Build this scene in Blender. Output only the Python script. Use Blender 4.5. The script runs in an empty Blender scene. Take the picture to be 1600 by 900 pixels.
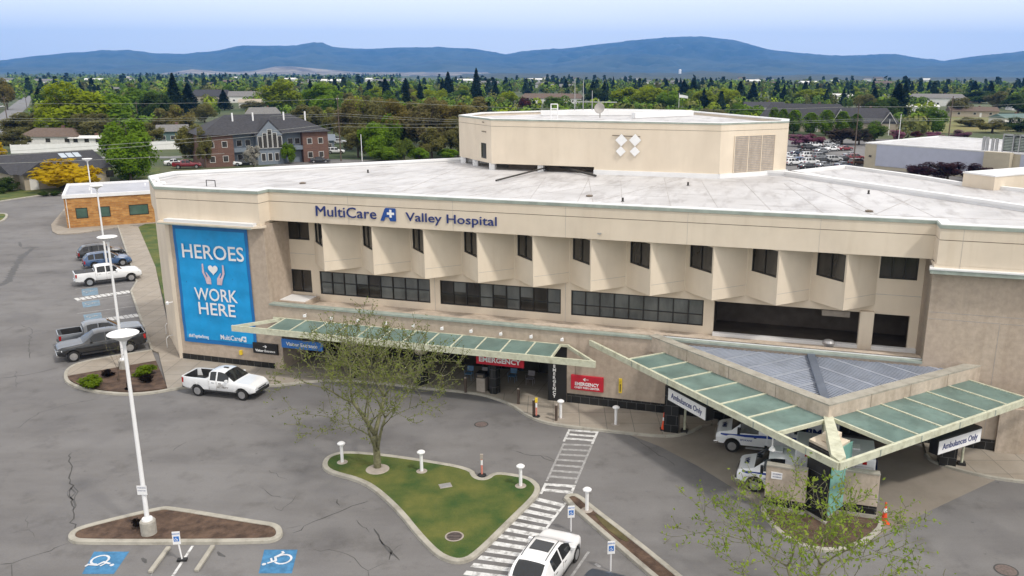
import bpy, bmesh, math, random
import numpy as np
from mathutils import Vector, Matrix, Euler, noise
R = math.radians
S = bpy.context.scene
COL = S.collection

# ------------------------------------------------------------------ camera
F_, CX_, CY_, YH_, H_ = 1300., 865., 450., 114., 20.5      # focal and centre in photo pixels (1600 wide), eye height in m
ROLL = R(0.2)
TH = math.atan((CY_ - YH_) / F_)
_c, _s = math.cos(TH), math.sin(TH)
cam = bpy.data.objects.new('camera', bpy.data.cameras.new('camera')); COL.objects.link(cam)
fwd = Vector((0, _c, -_s)); up0 = Vector((0, _s, _c)); rt0 = Vector((1, 0, 0))
cxv = rt0 * math.cos(ROLL) + up0 * math.sin(ROLL); cyv = up0 * math.cos(ROLL) - rt0 * math.sin(ROLL)
mt = Matrix((cxv, cyv, -fwd)).transposed().to_4x4(); mt.translation = Vector((0, 0, H_)); cam.matrix_world = mt
cam.data.sensor_width = 36; cam.data.sensor_fit = 'HORIZONTAL'; cam.data.lens = 36 * F_ / 1600
cam.data.shift_x = -(CX_ - 800) / 1600; cam.data.clip_start = 0.5; cam.data.clip_end = 60000
S.camera = cam

def ray(px, py):
    u = (px - CX_) / F_; v = (py - CY_) / F_
    a = u * math.cos(ROLL) + v * math.sin(ROLL); b = -u * math.sin(ROLL) + v * math.cos(ROLL)
    return a, _c - b * _s, -_s - b * _c
def G(px, py, z=0.):                      # point of height z seen at a photo pixel
    a, b, c = ray(px, py); t = (z - H_) / c
    return (a * t, b * t)
def zat(x, y, py, px=800):
    a, b, c = ray(px, py); return H_ + c * y / b

# ------------------------------------------------------------------ sky, sun, exposure
w = bpy.data.worlds.new('World'); S.world = w; w.use_nodes = True
nt = w.node_tree; N = nt.nodes; Lk = nt.links
SUN_EL, SUN_AZ = R(52), R(50)             # azimuth of the sun measured from -Y (behind camera) towards +X
sky = N.new('ShaderNodeTexSky'); sky.sky_type = 'NISHITA'; sky.sun_disc = False
sky.sun_elevation = SUN_EL; sky.sun_rotation = math.pi - SUN_AZ; sky.air_density = 1.0; sky.dust_density = 1.0
sd = Vector((math.sin(SUN_AZ) * math.cos(SUN_EL), -math.cos(SUN_AZ) * math.cos(SUN_EL), math.sin(SUN_EL)))
tc = N.new('ShaderNodeTexCoord'); mp = N.new('ShaderNodeMapping'); mp.inputs['Scale'].default_value = (1.1, 1.1, 9.0)
nz = N.new('ShaderNodeTexNoise'); nz.inputs['Scale'].default_value = 1.5; nz.inputs['Detail'].default_value = 6; nz.inputs['Roughness'].default_value = .52
rp = N.new('ShaderNodeValToRGB'); rp.color_ramp.elements[0].position = .36; rp.color_ramp.elements[1].position = .70
rp.color_ramp.elements[0].color = (.80,.80,.80,1); rp.color_ramp.elements[1].color = (.97,.97,.97,1)
mx = N.new('ShaderNodeMix'); mx.data_type = 'RGBA'; mx.inputs[7].default_value = (8.6, 9.1, 10.0, 1)
Lk.new(tc.outputs['Generated'], mp.inputs[0]); Lk.new(mp.outputs[0], nz.inputs['Vector']); Lk.new(nz.outputs['Fac'], rp.inputs[0])
# cloud is bluish white low over the horizon, warmer and denser overhead
sx_ = N.new('ShaderNodeSeparateXYZ'); Lk.new(tc.outputs['Generated'], sx_.inputs[0])
mr = N.new('ShaderNodeMapRange'); mr.inputs['From Min'].default_value = .10; mr.inputs['From Max'].default_value = .45; Lk.new(sx_.outputs[2], mr.inputs['Value'])
cc = N.new('ShaderNodeMix'); cc.data_type = 'RGBA'; cc.inputs[6].default_value = (9.0, 9.1, 9.15, 1); cc.inputs[7].default_value = (9.3, 8.9, 8.5, 1); Lk.new(mr.outputs[0], cc.inputs[0]); Lk.new(cc.outputs[2], mx.inputs[7])
mxx = N.new('ShaderNodeMath'); mxx.operation = 'MAXIMUM'; m9 = N.new('ShaderNodeMath'); m9.operation = 'MULTIPLY'; m9.inputs[1].default_value = .9; Lk.new(mr.outputs[0], m9.inputs[0]); Lk.new(m9.outputs[0], mxx.inputs[0]); Lk.new(rp.outputs[0], mxx.inputs[1])
Lk.new(mxx.outputs[0], mx.inputs[0]); Lk.new(sky.outputs[0], mx.inputs[6]); Lk.new(mx.outputs[2], N['Background'].inputs[0])
N['Background'].inputs[1].default_value = 0.095
sl = bpy.data.lights.new('sun', 'SUN'); sl.energy = 1.5; sl.angle = R(5); sl.color = (1, .94, .86)
so = bpy.data.objects.new('sun', sl); COL.objects.link(so); so.rotation_euler = sd.to_track_quat('Z', 'Y').to_euler()
S.view_settings.view_transform = 'Standard'; S.view_settings.look = 'None'; S.view_settings.exposure = 0.66
HAZE = 6.5e-5; S.view_settings.gamma = 1
S.cycles.max_bounces = 5; S.cycles.diffuse_bounces = 3; S.cycles.transparent_max_bounces = 8; S.cycles.volume_bounces = 1

# ------------------------------------------------------------------ materials
def mat(name, col, rough=.8, var=.12, scale=2., metal=0., coat=0., bump=0., bscale=20., col2=None, tint=False, detail=5, stretch=(1, 1, 1), spec=.5, obj=False, ramp=(.35, .65)):
    m = bpy.data.materials.new(name); m.use_nodes = True; t = m.node_tree; n = t.nodes; l = t.links; p = n['Principled BSDF']
    p.inputs['Roughness'].default_value = rough; p.inputs['Metallic'].default_value = metal
    p.inputs['Coat Weight'].default_value = coat; p.inputs['Specular IOR Level'].default_value = spec
    c = n.new('ShaderNodeTexCoord'); mp = n.new('ShaderNodeMapping'); mp.inputs['Scale'].default_value = stretch
    l.new(c.outputs['Object'], mp.inputs[0])
    z = n.new('ShaderNodeTexNoise'); z.inputs['Scale'].default_value = scale; z.inputs['Detail'].default_value = detail; z.inputs['Roughness'].default_value = .6
    l.new(mp.outputs[0], z.inputs['Vector'])
    r = n.new('ShaderNodeValToRGB'); e = r.color_ramp.elements; e[0].position, e[1].position = ramp
    if col2 is None:
        e[0].color = tuple(k * (1 - var) for k in col) + (1,); e[1].color = tuple(min(1, k * (1 + var)) for k in col) + (1,)
    else:
        e[0].color = tuple(col) + (1,); e[1].color = tuple(col2) + (1,)
    l.new(z.outputs['Fac'], r.inputs[0]); out = r.outputs[0]
    if tint:
        oi = n.new('ShaderNodeObjectInfo'); mm = n.new('ShaderNodeMix'); mm.data_type = 'RGBA'; mm.blend_type = 'MULTIPLY'; mm.inputs[0].default_value = 1
        l.new(out, mm.inputs[6]); l.new(oi.outputs['Color'], mm.inputs[7]); out = mm.outputs[2]
    l.new(out, p.inputs['Base Color'])
    if bump:
        z2 = n.new('ShaderNodeTexNoise'); z2.inputs['Scale'].default_value = bscale; z2.inputs['Detail'].default_value = 4
        b = n.new('ShaderNodeBump'); b.inputs['Strength'].default_value = bump; b.inputs['Distance'].default_value = .03
        l.new(c.outputs['Object'], z2.inputs['Vector']); l.new(z2.outputs['Fac'], b.inputs['Height']); l.new(b.outputs[0], p.inputs['Normal'])
    return m
def layer(m, scale, lo, hi, dark, stretch=(1, 1, 1), amount=1., detail=6, kind='noise'):
    """multiply a second pattern (stains, wear) over a material's colour"""
    t = m.node_tree; n = t.nodes; l = t.links; p = n['Principled BSDF']; src = p.inputs['Base Color'].links[0].from_socket
    c = n.new('ShaderNodeTexCoord'); mp = n.new('ShaderNodeMapping'); mp.inputs['Scale'].default_value = stretch; l.new(c.outputs['Object'], mp.inputs[0])
    z = n.new('ShaderNodeTexNoise'); z.inputs['Scale'].default_value = scale; z.inputs['Detail'].default_value = detail; z.inputs['Roughness'].default_value = .65
    l.new(mp.outputs[0], z.inputs['Vector'])
    r = n.new('ShaderNodeValToRGB'); r.color_ramp.elements[0].position = lo; r.color_ramp.elements[1].position = hi
    r.color_ramp.elements[0].color = tuple(dark) + (1,); r.color_ramp.elements[1].color = (1, 1, 1, 1)
    l.new(z.outputs['Fac'], r.inputs[0])
    mm = n.new('ShaderNodeMix'); mm.data_type = 'RGBA'; mm.blend_type = 'MULTIPLY'; mm.inputs[0].default_value = amount
    l.new(src, mm.inputs[6]); l.new(r.outputs[0], mm.inputs[7]); l.new(mm.outputs[2], p.inputs['Base Color'])
    return m
def brick(name, c1, c2, mortar, bw, bh, rough=.85, rot=0, msize=.012):
    m = bpy.data.materials.new(name); m.use_nodes = True; t = m.node_tree; n = t.nodes; l = t.links; p = n['Principled BSDF']; p.inputs['Roughness'].default_value = rough
    c = n.new('ShaderNodeTexCoord'); sp = n.new('ShaderNodeSeparateXYZ'); ad = n.new('ShaderNodeMath'); ad.operation = 'ADD'; cb = n.new('ShaderNodeCombineXYZ')
    l.new(c.outputs['Object'], sp.inputs[0]); l.new(sp.outputs[0], ad.inputs[0]); l.new(sp.outputs[1], ad.inputs[1]); l.new(ad.outputs[0], cb.inputs[0]); l.new(sp.outputs[2], cb.inputs[1])
    b = n.new('ShaderNodeTexBrick'); b.inputs['Scale'].default_value = 1; b.inputs['Brick Width'].default_value = bw; b.inputs['Row Height'].default_value = bh; b.inputs['Mortar Size'].default_value = msize
    b.inputs['Color1'].default_value = tuple(c1) + (1,); b.inputs['Color2'].default_value = tuple(c2) + (1,); b.inputs['Mortar'].default_value = tuple(mortar) + (1,)
    l.new(cb.outputs[0], b.inputs['Vector']); l.new(b.outputs['Color'], p.inputs['Base Color']); return m

M = {}
M['stucco'] = mat('stucco', (.70, .61, .49), .9, .05, .35, bump=.15, bscale=60)
layer(M['stucco'], .5, .25, .6, (.90, .88, .86), (1, 1, .25), .8)
layer(M['stucco'], 1.7, .30, .44, (.90, .88, .85), (1, 1, .07), .45)
M['stone'] = mat('stone_cladding', (.46, .38, .305), .9, .10, 3, bump=.35, bscale=14, detail=8)
layer(M['stone'], .35, .3, .65, (.90, .89, .88), (1, 1, .5), .9)
layer(M['stone'], 1.6, .30, .50, (.86, .84, .82), (1, 1, .08), .8)
M['concrete_panel'] = mat('precast_concrete', (.52, .44, .36), .9, .10, 4, bump=.2, bscale=25, detail=8)
layer(M['concrete_panel'], 1.2, .33, .6, (.68, .66, .62), (1, 1, .2), .9)
M['coping'] = mat('green_coping', (.30, .345, .305), .6, .15, 1.5)
M['coping_white'] = mat('white_membrane_edge', (.74, .74, .74), .6, .05, .6)
M['roof'] = mat('white_roof_membrane', (.55, .545, .55), .55, .06, .5, detail=8)
layer(M['roof'], .22, .28, .62, (.78, .77, .76), (1, 1, 1), 1.)
layer(M['roof'], 1.1, .32, .50, (.66, .64, .63), (1, .22, 1), .9, 10)
layer(M['roof'], .9, .30, .42, (.58, .56, .55), (.25, 1, 1), .8, 10)
M['seam'] = mat('roof_seam', (.40, .38, .37), .8, .2, 1)
M['groove'] = mat('groove', (.16, .13, .10), .9)
M['dark_frame'] = mat('dark_window_frame', (.018, .017, .016), .4)
def glassmat(name, col, col2, scale, stretch):
    m = mat(name, col, .09, .3, scale, col2=col2, stretch=stretch, spec=.6, ramp=(.3, .7)); return m
M['glass'] = glassmat('tinted_window_glass', (.008, .008, .008), (.06, .055, .048), .7, (1, 1, .3))
M['glass_blind_reflection'] = glassmat('glass_blinds_and_reflection', (.07, .075, .075), (.16, .17, .165), .8, (1, 1, .4))  # blinds behind glass, colour lightened to include the reflected pale band
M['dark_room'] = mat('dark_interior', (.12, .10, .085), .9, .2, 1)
M['black_tile'] = brick('black_stone_tile', (.012, .013, .014), (.022, .023, .024), (.12, .12, .12), .6, .6, .25, msize=.01)
M['black'] = mat('matt_black', (.012, .012, .013), .5)
M['white_paint'] = mat('white_metal_paint', (.78, .78, .78), .45, .04, 2)
M['white'] = mat('white_sign_face', (.80, .80, .80), .5, .03, 2)
M['cream_steel'] = mat('cream_canopy_steel', (.55, .56, .43), .55, .10, 3)
layer(M['cream_steel'], 2, .3, .5, (.6, .58, .5), (1, 1, 1), .7)
M['canopy_glass'] = mat('frosted_green_glass', (.25, .36, .33), .22, .22, .7, spec=.5)
layer(M['canopy_glass'], 5, .33, .45, (.6, .62, .55), (1, 1, 1), .6)
def see_through(m, f, wh=None):
    t_ = m.node_tree; pb_ = t_.nodes['Principled BSDF']; tr_ = t_.nodes.new('ShaderNodeBsdfTranslucent'); ms_ = t_.nodes.new('ShaderNodeMixShader'); ms_.inputs[0].default_value = f
    if wh: tr_.inputs['Color'].default_value = wh + (1,)
    else: t_.links.new(pb_.inputs['Base Color'].links[0].from_socket, tr_.inputs['Color'])
    t_.links.new(pb_.outputs[0], ms_.inputs[1]); t_.links.new(tr_.outputs[0], ms_.inputs[2]); t_.links.new(ms_.outputs[0], t_.nodes['Material Output'].inputs['Surface'])
see_through(M['canopy_glass'], .45, (.50, .62, .58))
M['metal_deck'] = mat('grey_metal_deck', (.17, .20, .26), .42, .12, 1, metal=.35)
M['metal_rib'] = mat('pale_deck_rib', (.40, .44, .52), .4, .10, 1, metal=.3)
M['asphalt'] = mat('asphalt', (.190, .184, .181), .88, .06, .12, bump=.25, bscale=40, detail=8)
layer(M['asphalt'], .09, .3, .6, (.74, .73, .73), (1, 1, 1), 1.)
layer(M['asphalt'], .5, .30, .47, (.70, .69, .68), (1, 1, 1), .9, 9)
layer(M['asphalt'], .35, .30, .55, (.82, .81, .80), (.25, 1, 1), 1., 7)
layer(M['asphalt'], .16, .40, .46, (.90, .90, .91), (1, 1, 1), 1., 2)
layer(M['asphalt'], 1.8, .26, .34, (.55, .54, .53), (1, 1, 1), .8, 4)
layer(M['asphalt'], 12, .25, .7, (.86, .86, .86), (1, 1, 1), 1., 3)
M['apron'] = mat('apron_concrete', (.25, .22, .185), .85, .08, .3, detail=8, bump=.1)
layer(M['apron'], .25, .3, .6, (.76, .74, .72), (1, 1, 1), 1.)
M['walk'] = brick('sidewalk_slabs', (.31, .275, .23), (.34, .30, .25), (.17, .155, .135), 1.6, 1.6, .9, msize=.02)
# slabs lie flat: use x,y instead of x+y,z
for nd in list(M['walk'].node_tree.nodes):
    if nd.type == 'TEX_BRICK':
        tcn = M['walk'].node_tree.nodes.new('ShaderNodeTexCoord'); M['walk'].node_tree.links.new(tcn.outputs['Object'], nd.inputs['Vector']); nd.offset = 0
layer(M['walk'], .6, .3, .62, (.8, .78, .75), (1, 1, 1), .9)
M['kerb'] = mat('kerb_concrete', (.36, .34, .29), .9, .12, 1.2, bump=.2)
layer(M['kerb'], 1.5, .3, .5, (.6, .58, .55), (1, 1, 1), .7)
M['paint'] = mat('road_paint', (.60, .60, .59), .8, .2, 5, ramp=(.3, .7))
layer(M['paint'], 3, .38, .52, (.45, .44, .43), (1, 1, 1), .9, 9)
M['paint_faint'] = mat('worn_road_paint', (.27, .265, .26), .85, .2, 4, col2=(.46, .455, .45), ramp=(.45, .75))
M['paint_blue'] = mat('blue_road_paint', (.05, .19, .36), .8, .2, 3)
layer(M['paint_blue'], 2.2, .3, .58, (.6, .7, .72), (1, 1, 1), .9, 9)
M['paint_blue_faint'] = mat('worn_blue_road_paint', (.13, .17, .21), .85, .2, 3, col2=(.16, .27, .36))
M['symbol'] = mat('white_symbol_paint', (.55, .57, .60), .8, .1, 3)
M['crack'] = mat('asphalt_crack', (.06, .058, .056), .95)
M['sealer'] = mat('crack_sealer', (.075, .073, .072), .7, .2, 3)
M['mulch'] = mat('bark_mulch', (.045, .026, .017), .95, .35, 2, bump=.8, bscale=9, col2=(.12, .075, .05), detail=9)
M['grass'] = mat('lawn', (.034, .080, .010), .95, .3, .45, bump=.9, bscale=25, col2=(.15, .15, .03), detail=10, ramp=(.36, .66))
layer(M['grass'], 20, .3, .7, (.7, .74, .7), (1, 1, 1), 1., 3)
M['earth'] = mat('valley_floor', (.04, .065, .015), .95, .3, .02, col2=(.11, .11, .05), detail=10, ramp=(.4, .68))
layer(M['earth'], .004, .35, .6, (.5, .65, .45), (1, 1, 1), .9)
M['road'] = mat('street_asphalt', (.17, .17, .175), .9, .1, .2)
M['bark'] = mat('bark', (.10, .075, .055), .95, .3, 6, bump=.6, bscale=12)
M['bark_grey'] = mat('grey_green_bark', (.16, .155, .085), .95, .3, 6)
M['leaf'] = mat('foliage', (.6, .6, .6), .75, .25, .35, tint=True, col2=(1.2, 1.2, 1.1), spec=.15, ramp=(.3, .7))
M['bud'] = mat('spring_buds', (.11, .14, .03), .7, .3, 1, col2=(.25, .29, .07), spec=.2)
M['bud_bright'] = mat('fresh_spring_leaves', (.14, .235, .02), .7, .3, 1, col2=(.33, .41, .06), spec=.2)
M['lamp_white'] = mat('lamp_white', (.80, .80, .80), .4, .02, 2)
M['lamp_concrete'] = mat('lamp_base_concrete', (.36, .34, .30), .9, .12, 5)
M['steel'] = mat('galvanised_steel', (.45, .45, .46), .35, .1, 4, metal=.6)
M['rust'] = mat('cast_iron_cover', (.13, .10, .09), .7, .25, 8)
M['tyre'] = mat('tyre_rubber', (.013, .013, .013), .85)
M['rim'] = mat('alloy_rim', (.45, .45, .46), .3, .1, 5, metal=.7)
M['car_paint'] = mat('car_paint', (1, 1, 1), .28, 0, 1, tint=True, coat=.8)
M['car_glass'] = mat('car_glass', (.012, .014, .016), .06, .2, 1, spec=.6)
M['trim'] = mat('black_plastic_trim', (.02, .02, .021), .55)
M['chrome'] = mat('chrome', (.6, .6, .6), .15, 0, 1, metal=.9)
M['tail'] = mat('red_lens', (.35, .012, .012), .25)
M['headlens'] = mat('headlamp_lens', (.62, .64, .66), .12)
M['blue_stripe'] = mat('blue_stripe', (.015, .05, .30), .35)
M['navy'] = mat('navy_letters', (.012, .03, .16), .45)
M['navy2'] = mat('blue_emblem', (.012, .07, .30), .45)
M['red_sign'] = mat('red_sign', (.50, .012, .03), .45)
M['blue_sign'] = mat('blue_sign', (.03, .16, .50), .45)
M['banner'] = mat('banner_cyan', (.005, .30, .66), .5, .10, .8, stretch=(1, 1, 1), bump=.3, bscale=1.2)
M['banner_edge'] = mat('banner_blue_border', (.008, .15, .42), .5, .08, 1)
M['banner_pink'] = mat('banner_pink', (.62, .47, .52), .6)
M['cone'] = mat('cone_orange', (.70, .07, .015), .5)
M['yellow'] = mat('safety_yellow', (.72, .52, .03), .5)
M['bollard_brown'] = mat('bronze_bollard', (.085, .06, .045), .5)
M['louvre'] = mat('louvre_blade', (.36, .34, .32), .7)
M['tan_box'] = mat('tan_box', (.33, .29, .25), .7)
M['chair_blue'] = mat('chair_blue', (.10, .20, .34), .6)
M['chair_grey'] = mat('chair_grey', (.26, .24, .26), .6)
M['green_glass'] = mat('seafoam_glass_panel', (.17, .38, .33), .2, .15, .9)
M['orange_brick'] = brick('orange_brick', (.36, .15, .035), (.56, .29, .085), (.34, .24, .12), .8, .22, msize=.02)
layer(M['orange_brick'], 1.2, .35, .6, (.72, .66, .6), (1, 1, 2.5), .9)
M['red_brick'] = brick('red_brick', (.115, .06, .043), (.15, .078, .055), (.2, .14, .12), .8, .25)
M['shingle'] = mat('dark_shingles', (.040, .040, .046), .9, .25, 2, bump=.3, bscale=10)
M['shingle_brown'] = mat('brown_shingles', (.12, .085, .065), .9, .2, 2)
M['shingle_grey'] = mat('grey_shingles', (.16, .155, .15), .9, .2, 2)
M['siding_grey'] = mat('grey_blue_siding', (.17, .20, .235), .8, .08, 2)
M['siding_tan'] = mat('tan_siding', (.36, .31, .24), .85, .08, 2)
M['siding_white'] = mat('white_siding', (.68, .67, .64), .8, .06, 2)
M['siding_green'] = mat('teal_siding', (.10, .16, .15), .8, .06, 2)
M['lav_panel'] = mat('pale_lavender_panel', (.42, .44, .53), .6, .04, .6)
M['tan_panel'] = mat('tan_panel', (.46, .41, .31), .8, .05, .6)
M['vinyl'] = mat('white_vinyl', (.76, .76, .74), .6, .04, 1)
M['wood_pole'] = mat('weathered_pole', (.11, .08, .06), .9, .2, 3)
M['wire'] = mat('power_wire', (.30, .31, .28), .6)
M['skylight'] = mat('skylight_glass', (.40, .46, .52), .1, .05, 1)
M['green_window'] = mat('green_tinted_window', (.06, .11, .085), .1, .2, 1)

for k_ in ('leaf', 'bud', 'bud_bright'):
    t_ = M[k_].node_tree; pb_ = t_.nodes['Principled BSDF']; tr_ = t_.nodes.new('ShaderNodeBsdfTranslucent'); ms_ = t_.nodes.new('ShaderNodeMixShader'); ms_.inputs[0].default_value = .5
    t_.links.new(pb_.inputs['Base Color'].links[0].from_socket, tr_.inputs['Color']); t_.links.new(pb_.outputs[0], ms_.inputs[1]); t_.links.new(tr_.outputs[0], ms_.inputs[2]); t_.links.new(ms_.outputs[0], t_.nodes['Material Output'].inputs['Surface'])
# ------------------------------------------------------------------ mesh helpers
class MB:
    def __init__(s): s.v = []; s.f = []
    def add(s, vs, fs):
        o = len(s.v); s.v += [tuple(p) for p in vs]; s.f += [tuple(i + o for i in f) for f in fs]; return s
    def box(s, x0, x1, y0, y1, z0, z1, T=None):
        vs = [Vector((x, y, z)) for z in (z0, z1) for x, y in ((x0, y0), (x1, y0), (x1, y1), (x0, y1))]
        if T is not None: vs = [T @ p for p in vs]
        return s.add(vs, [(3, 2, 1, 0), (4, 5, 6, 7), (0, 1, 5, 4), (1, 2, 6, 5), (2, 3, 7, 6), (3, 0, 4, 7)])
    def prism(s, poly, z0, z1, top=True, bot=True):
        n = len(poly); a = sum(poly[i][0] * poly[(i + 1) % n][1] - poly[(i + 1) % n][0] * poly[i][1] for i in range(n))
        if a < 0: poly = list(poly)[::-1]
        zf = (lambda z, p: z(p) if callable(z) else z)
        vs = [(p[0], p[1], zf(z0, p)) for p in poly] + [(p[0], p[1], zf(z1, p)) for p in poly]
        fs = [(i, (i + 1) % n, n + (i + 1) % n, n + i) for i in range(n)]
        if top: fs.append(tuple(range(n, 2 * n)))
        if bot: fs.append(tuple(range(n - 1, -1, -1)))
        return s.add(vs, fs)
    def flat(s, poly, z):
        n = len(poly); a = sum(poly[i][0] * poly[(i + 1) % n][1] - poly[(i + 1) % n][0] * poly[i][1] for i in range(n))
        if a < 0: poly = list(poly)[::-1]
        return s.add([(p[0], p[1], z) for p in poly], [tuple(range(n))])
    def tube(s, p0, p1, r0, r1=None, n=8, caps=True):
        p0 = Vector(p0); p1 = Vector(p1); r1 = r0 if r1 is None else r1
        d = (p1 - p0); 
        if d.length < 1e-6: return s
        d.normalize(); a = d.orthogonal().normalized(); b = d.cross(a)
        vs = [p + (a * math.cos(t) + b * math.sin(t)) * r for p, r in ((p0, r0), (p1, r1)) for t in [2 * math.pi * i / n for i in range(n)]]
        fs = [(i, (i + 1) % n, n + (i + 1) % n, n + i) for i in range(n)]
        if caps: fs += [tuple(range(n - 1, -1, -1)), tuple(range(n, 2 * n))]
        return s.add(vs, fs)
    def path(s, pts, rs, n=6):
        """one bent tapering tube"""
        pts = [Vector(p) for p in pts]; vs = []; k = len(pts)
        d = (pts[-1] - pts[0]).normalized(); a = d.orthogonal().normalized()
        for i, p in enumerate(pts):
            t = (pts[min(i + 1, k - 1)] - pts[max(i - 1, 0)]).normalized(); a = (a - t * a.dot(t)).normalized(); b = t.cross(a)
            vs += [p + (a * math.cos(q) + b * math.sin(q)) * rs[i] for q in [2 * math.pi * j / n for j in range(n)]]
        fs = [(i * n + j, i * n + (j + 1) % n, (i + 1) * n + (j + 1) % n, (i + 1) * n + j) for i in range(k - 1) for j in range(n)]
        fs += [tuple(range(n - 1, -1, -1)), tuple(range((k - 1) * n, k * n))]
        return s.add(vs, fs)
    def lathe(s, prof, c=(0, 0, 0), n=20):
        vs = [(c[0] + r * math.cos(2 * math.pi * i / n), c[1] + r * math.sin(2 * math.pi * i / n), c[2] + z) for r, z in prof for i in range(n)]
        k = len(prof); fs = [(j * n + i, j * n + (i + 1) % n, (j + 1) * n + (i + 1) % n, (j + 1) * n + i) for j in range(k - 1) for i in range(n)]
        fs += [tuple(range(n - 1, -1, -1)), tuple(range((k - 1) * n, k * n))]
        return s.add(vs, fs)
    def beam(s, p0, p1, wd, ht):
        """rectangular bar, top edge along p0-p1"""
        p0 = Vector(p0); p1 = Vector(p1); d = (p1 - p0).normalized(); sd_ = d.cross(Vector((0, 0, 1))).normalized() * wd / 2
        dn = Vector((0, 0, -ht))
        vs = [p0 - sd_ + dn, p0 + sd_ + dn, p1 + sd_ + dn, p1 - sd_ + dn, p0 - sd_, p0 + sd_, p1 + sd_, p1 - sd_]
        return s.add(vs, [(3, 2, 1, 0), (4, 5, 6, 7), (0, 1, 5, 4), (1, 2, 6, 5), (2, 3, 7, 6), (3, 0, 4, 7)])
    def mesh(s, name, m, smooth=False, fix=True):
        me = bpy.data.meshes.new(name); me.from_pydata(s.v, [], s.f)
        if fix:
            bm = bmesh.new(); bm.from_mesh(me); bmesh.ops.recalc_face_normals(bm, faces=bm.faces); bm.to_mesh(me); bm.free()
        if m is not None: me.materials.append(m)
        if smooth:
            me.polygons.foreach_set('use_smooth', [True] * len(me.polygons))
        return me
    def build(s, name, m, parent=None, smooth=False, fix=True, bevel=0, loc=None, rotz=0, kind=None, label=None):
        o = bpy.data.objects.new(name, s.mesh(name, m, smooth, fix)); COL.objects.link(o)
        if parent is not None: o.parent = parent
        if loc is not None: o.location = loc
        if rotz: o.rotation_euler.z = rotz
        if bevel:
            b = o.modifiers.new('bevel', 'BEVEL'); b.width = bevel; b.segments = 2; b.limit_method = 'ANGLE'
        if kind: o['kind'] = kind
        if label: o['label'] = label
        return o
def tag(o, label, cat, group=None, kind=None):
    o['label'] = label; o['category'] = cat
    if group: o['group'] = group
    if kind: o['kind'] = kind
    return o
def thing(name, label, cat, loc=(0, 0, 0), rotz=0, group=None):
    o = bpy.data.objects.new(name, None); COL.objects.link(o); o.location = loc if len(loc) == 3 else (loc[0], loc[1], 0); o.rotation_euler = (0, 0, rotz); o.empty_display_size = .2
    return tag(o, label, cat, group)
def dup(root, loc=None, rotz=None, label=None, group=None, scale=None, color=None, cat=None):
    r = root.copy(); COL.objects.link(r)
    if loc is not None: r.location = loc if len(loc) == 3 else (loc[0], loc[1], 0)
    if rotz is not None: r.rotation_euler.z = rotz
    if scale is not None: r.scale = scale
    if label: r['label'] = label
    if group: r['group'] = group
    if cat: r['category'] = cat
    for ch in KIDS.get(root.name, root.children):
        c = ch.copy(); COL.objects.link(c); c.parent = r
        if color is not None: c.color = color + (1,)
        for g in KIDS.get(ch.name, ch.children):
            d = g.copy(); COL.objects.link(d); d.parent = c
            if color is not None: d.color = color + (1,)
    return r
KIDS = {}
def bake_kids(root):
    KIDS[root.name] = [c for c in bpy.data.objects if c.parent == root]
    for c in KIDS[root.name]: KIDS[c.name] = [g for g in bpy.data.objects if g.parent == c]
def paint(root, col):
    for c in bpy.data.objects:
        if c.parent == root or (c.parent and c.parent.parent == root): c.color = tuple(col) + (1,)
def text_mb(s, size, bold=0., ext=.015, align='CENTER', spacing=1., shear=0):
    cu = bpy.data.curves.new('txt', 'FONT'); cu.body = s; cu.size = size; cu.align_x = align; cu.align_y = 'CENTER'; cu.extrude = ext; cu.offset = bold; cu.space_character = spacing; cu.resolution_u = 3; cu.shear = shear
    o = bpy.data.objects.new('txt', cu); COL.objects.link(o); bpy.context.view_layer.update()
    me = bpy.data.meshes.new_from_object(o.evaluated_get(bpy.context.evaluated_depsgraph_get()))
    vs = [tuple(v.co) for v in me.vertices]; fs = [tuple(p.vertices) for p in me.polygons]
    bpy.data.objects.remove(o); bpy.data.curves.remove(cu); bpy.data.meshes.remove(me)
    mb = MB(); mb.v = vs; mb.f = fs; return mb
def lettering(s, size, m, parent, pos, rot=0, width=None, name='lettering', bold=0., ext=.012, face='wall', spacing=1.):
    """letters standing on a wall plane facing -y (face='wall') or lying flat (face='flat'); pos local to parent"""
    t = text_mb(s, size, bold, ext, spacing=spacing)
    xs = [p[0] for p in t.v]; cx = (min(xs) + max(xs)) / 2; k = (width / (max(xs) - min(xs))) if width else 1
    if face == 'wall': t.v = [((p[0] - cx) * k, -p[2], p[1]) for p in t.v]
    else: t.v = [((p[0] - cx) * k, p[1], p[2]) for p in t.v]
    return t.build(name, m, parent, fix=False, loc=pos, rotz=rot)

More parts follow.
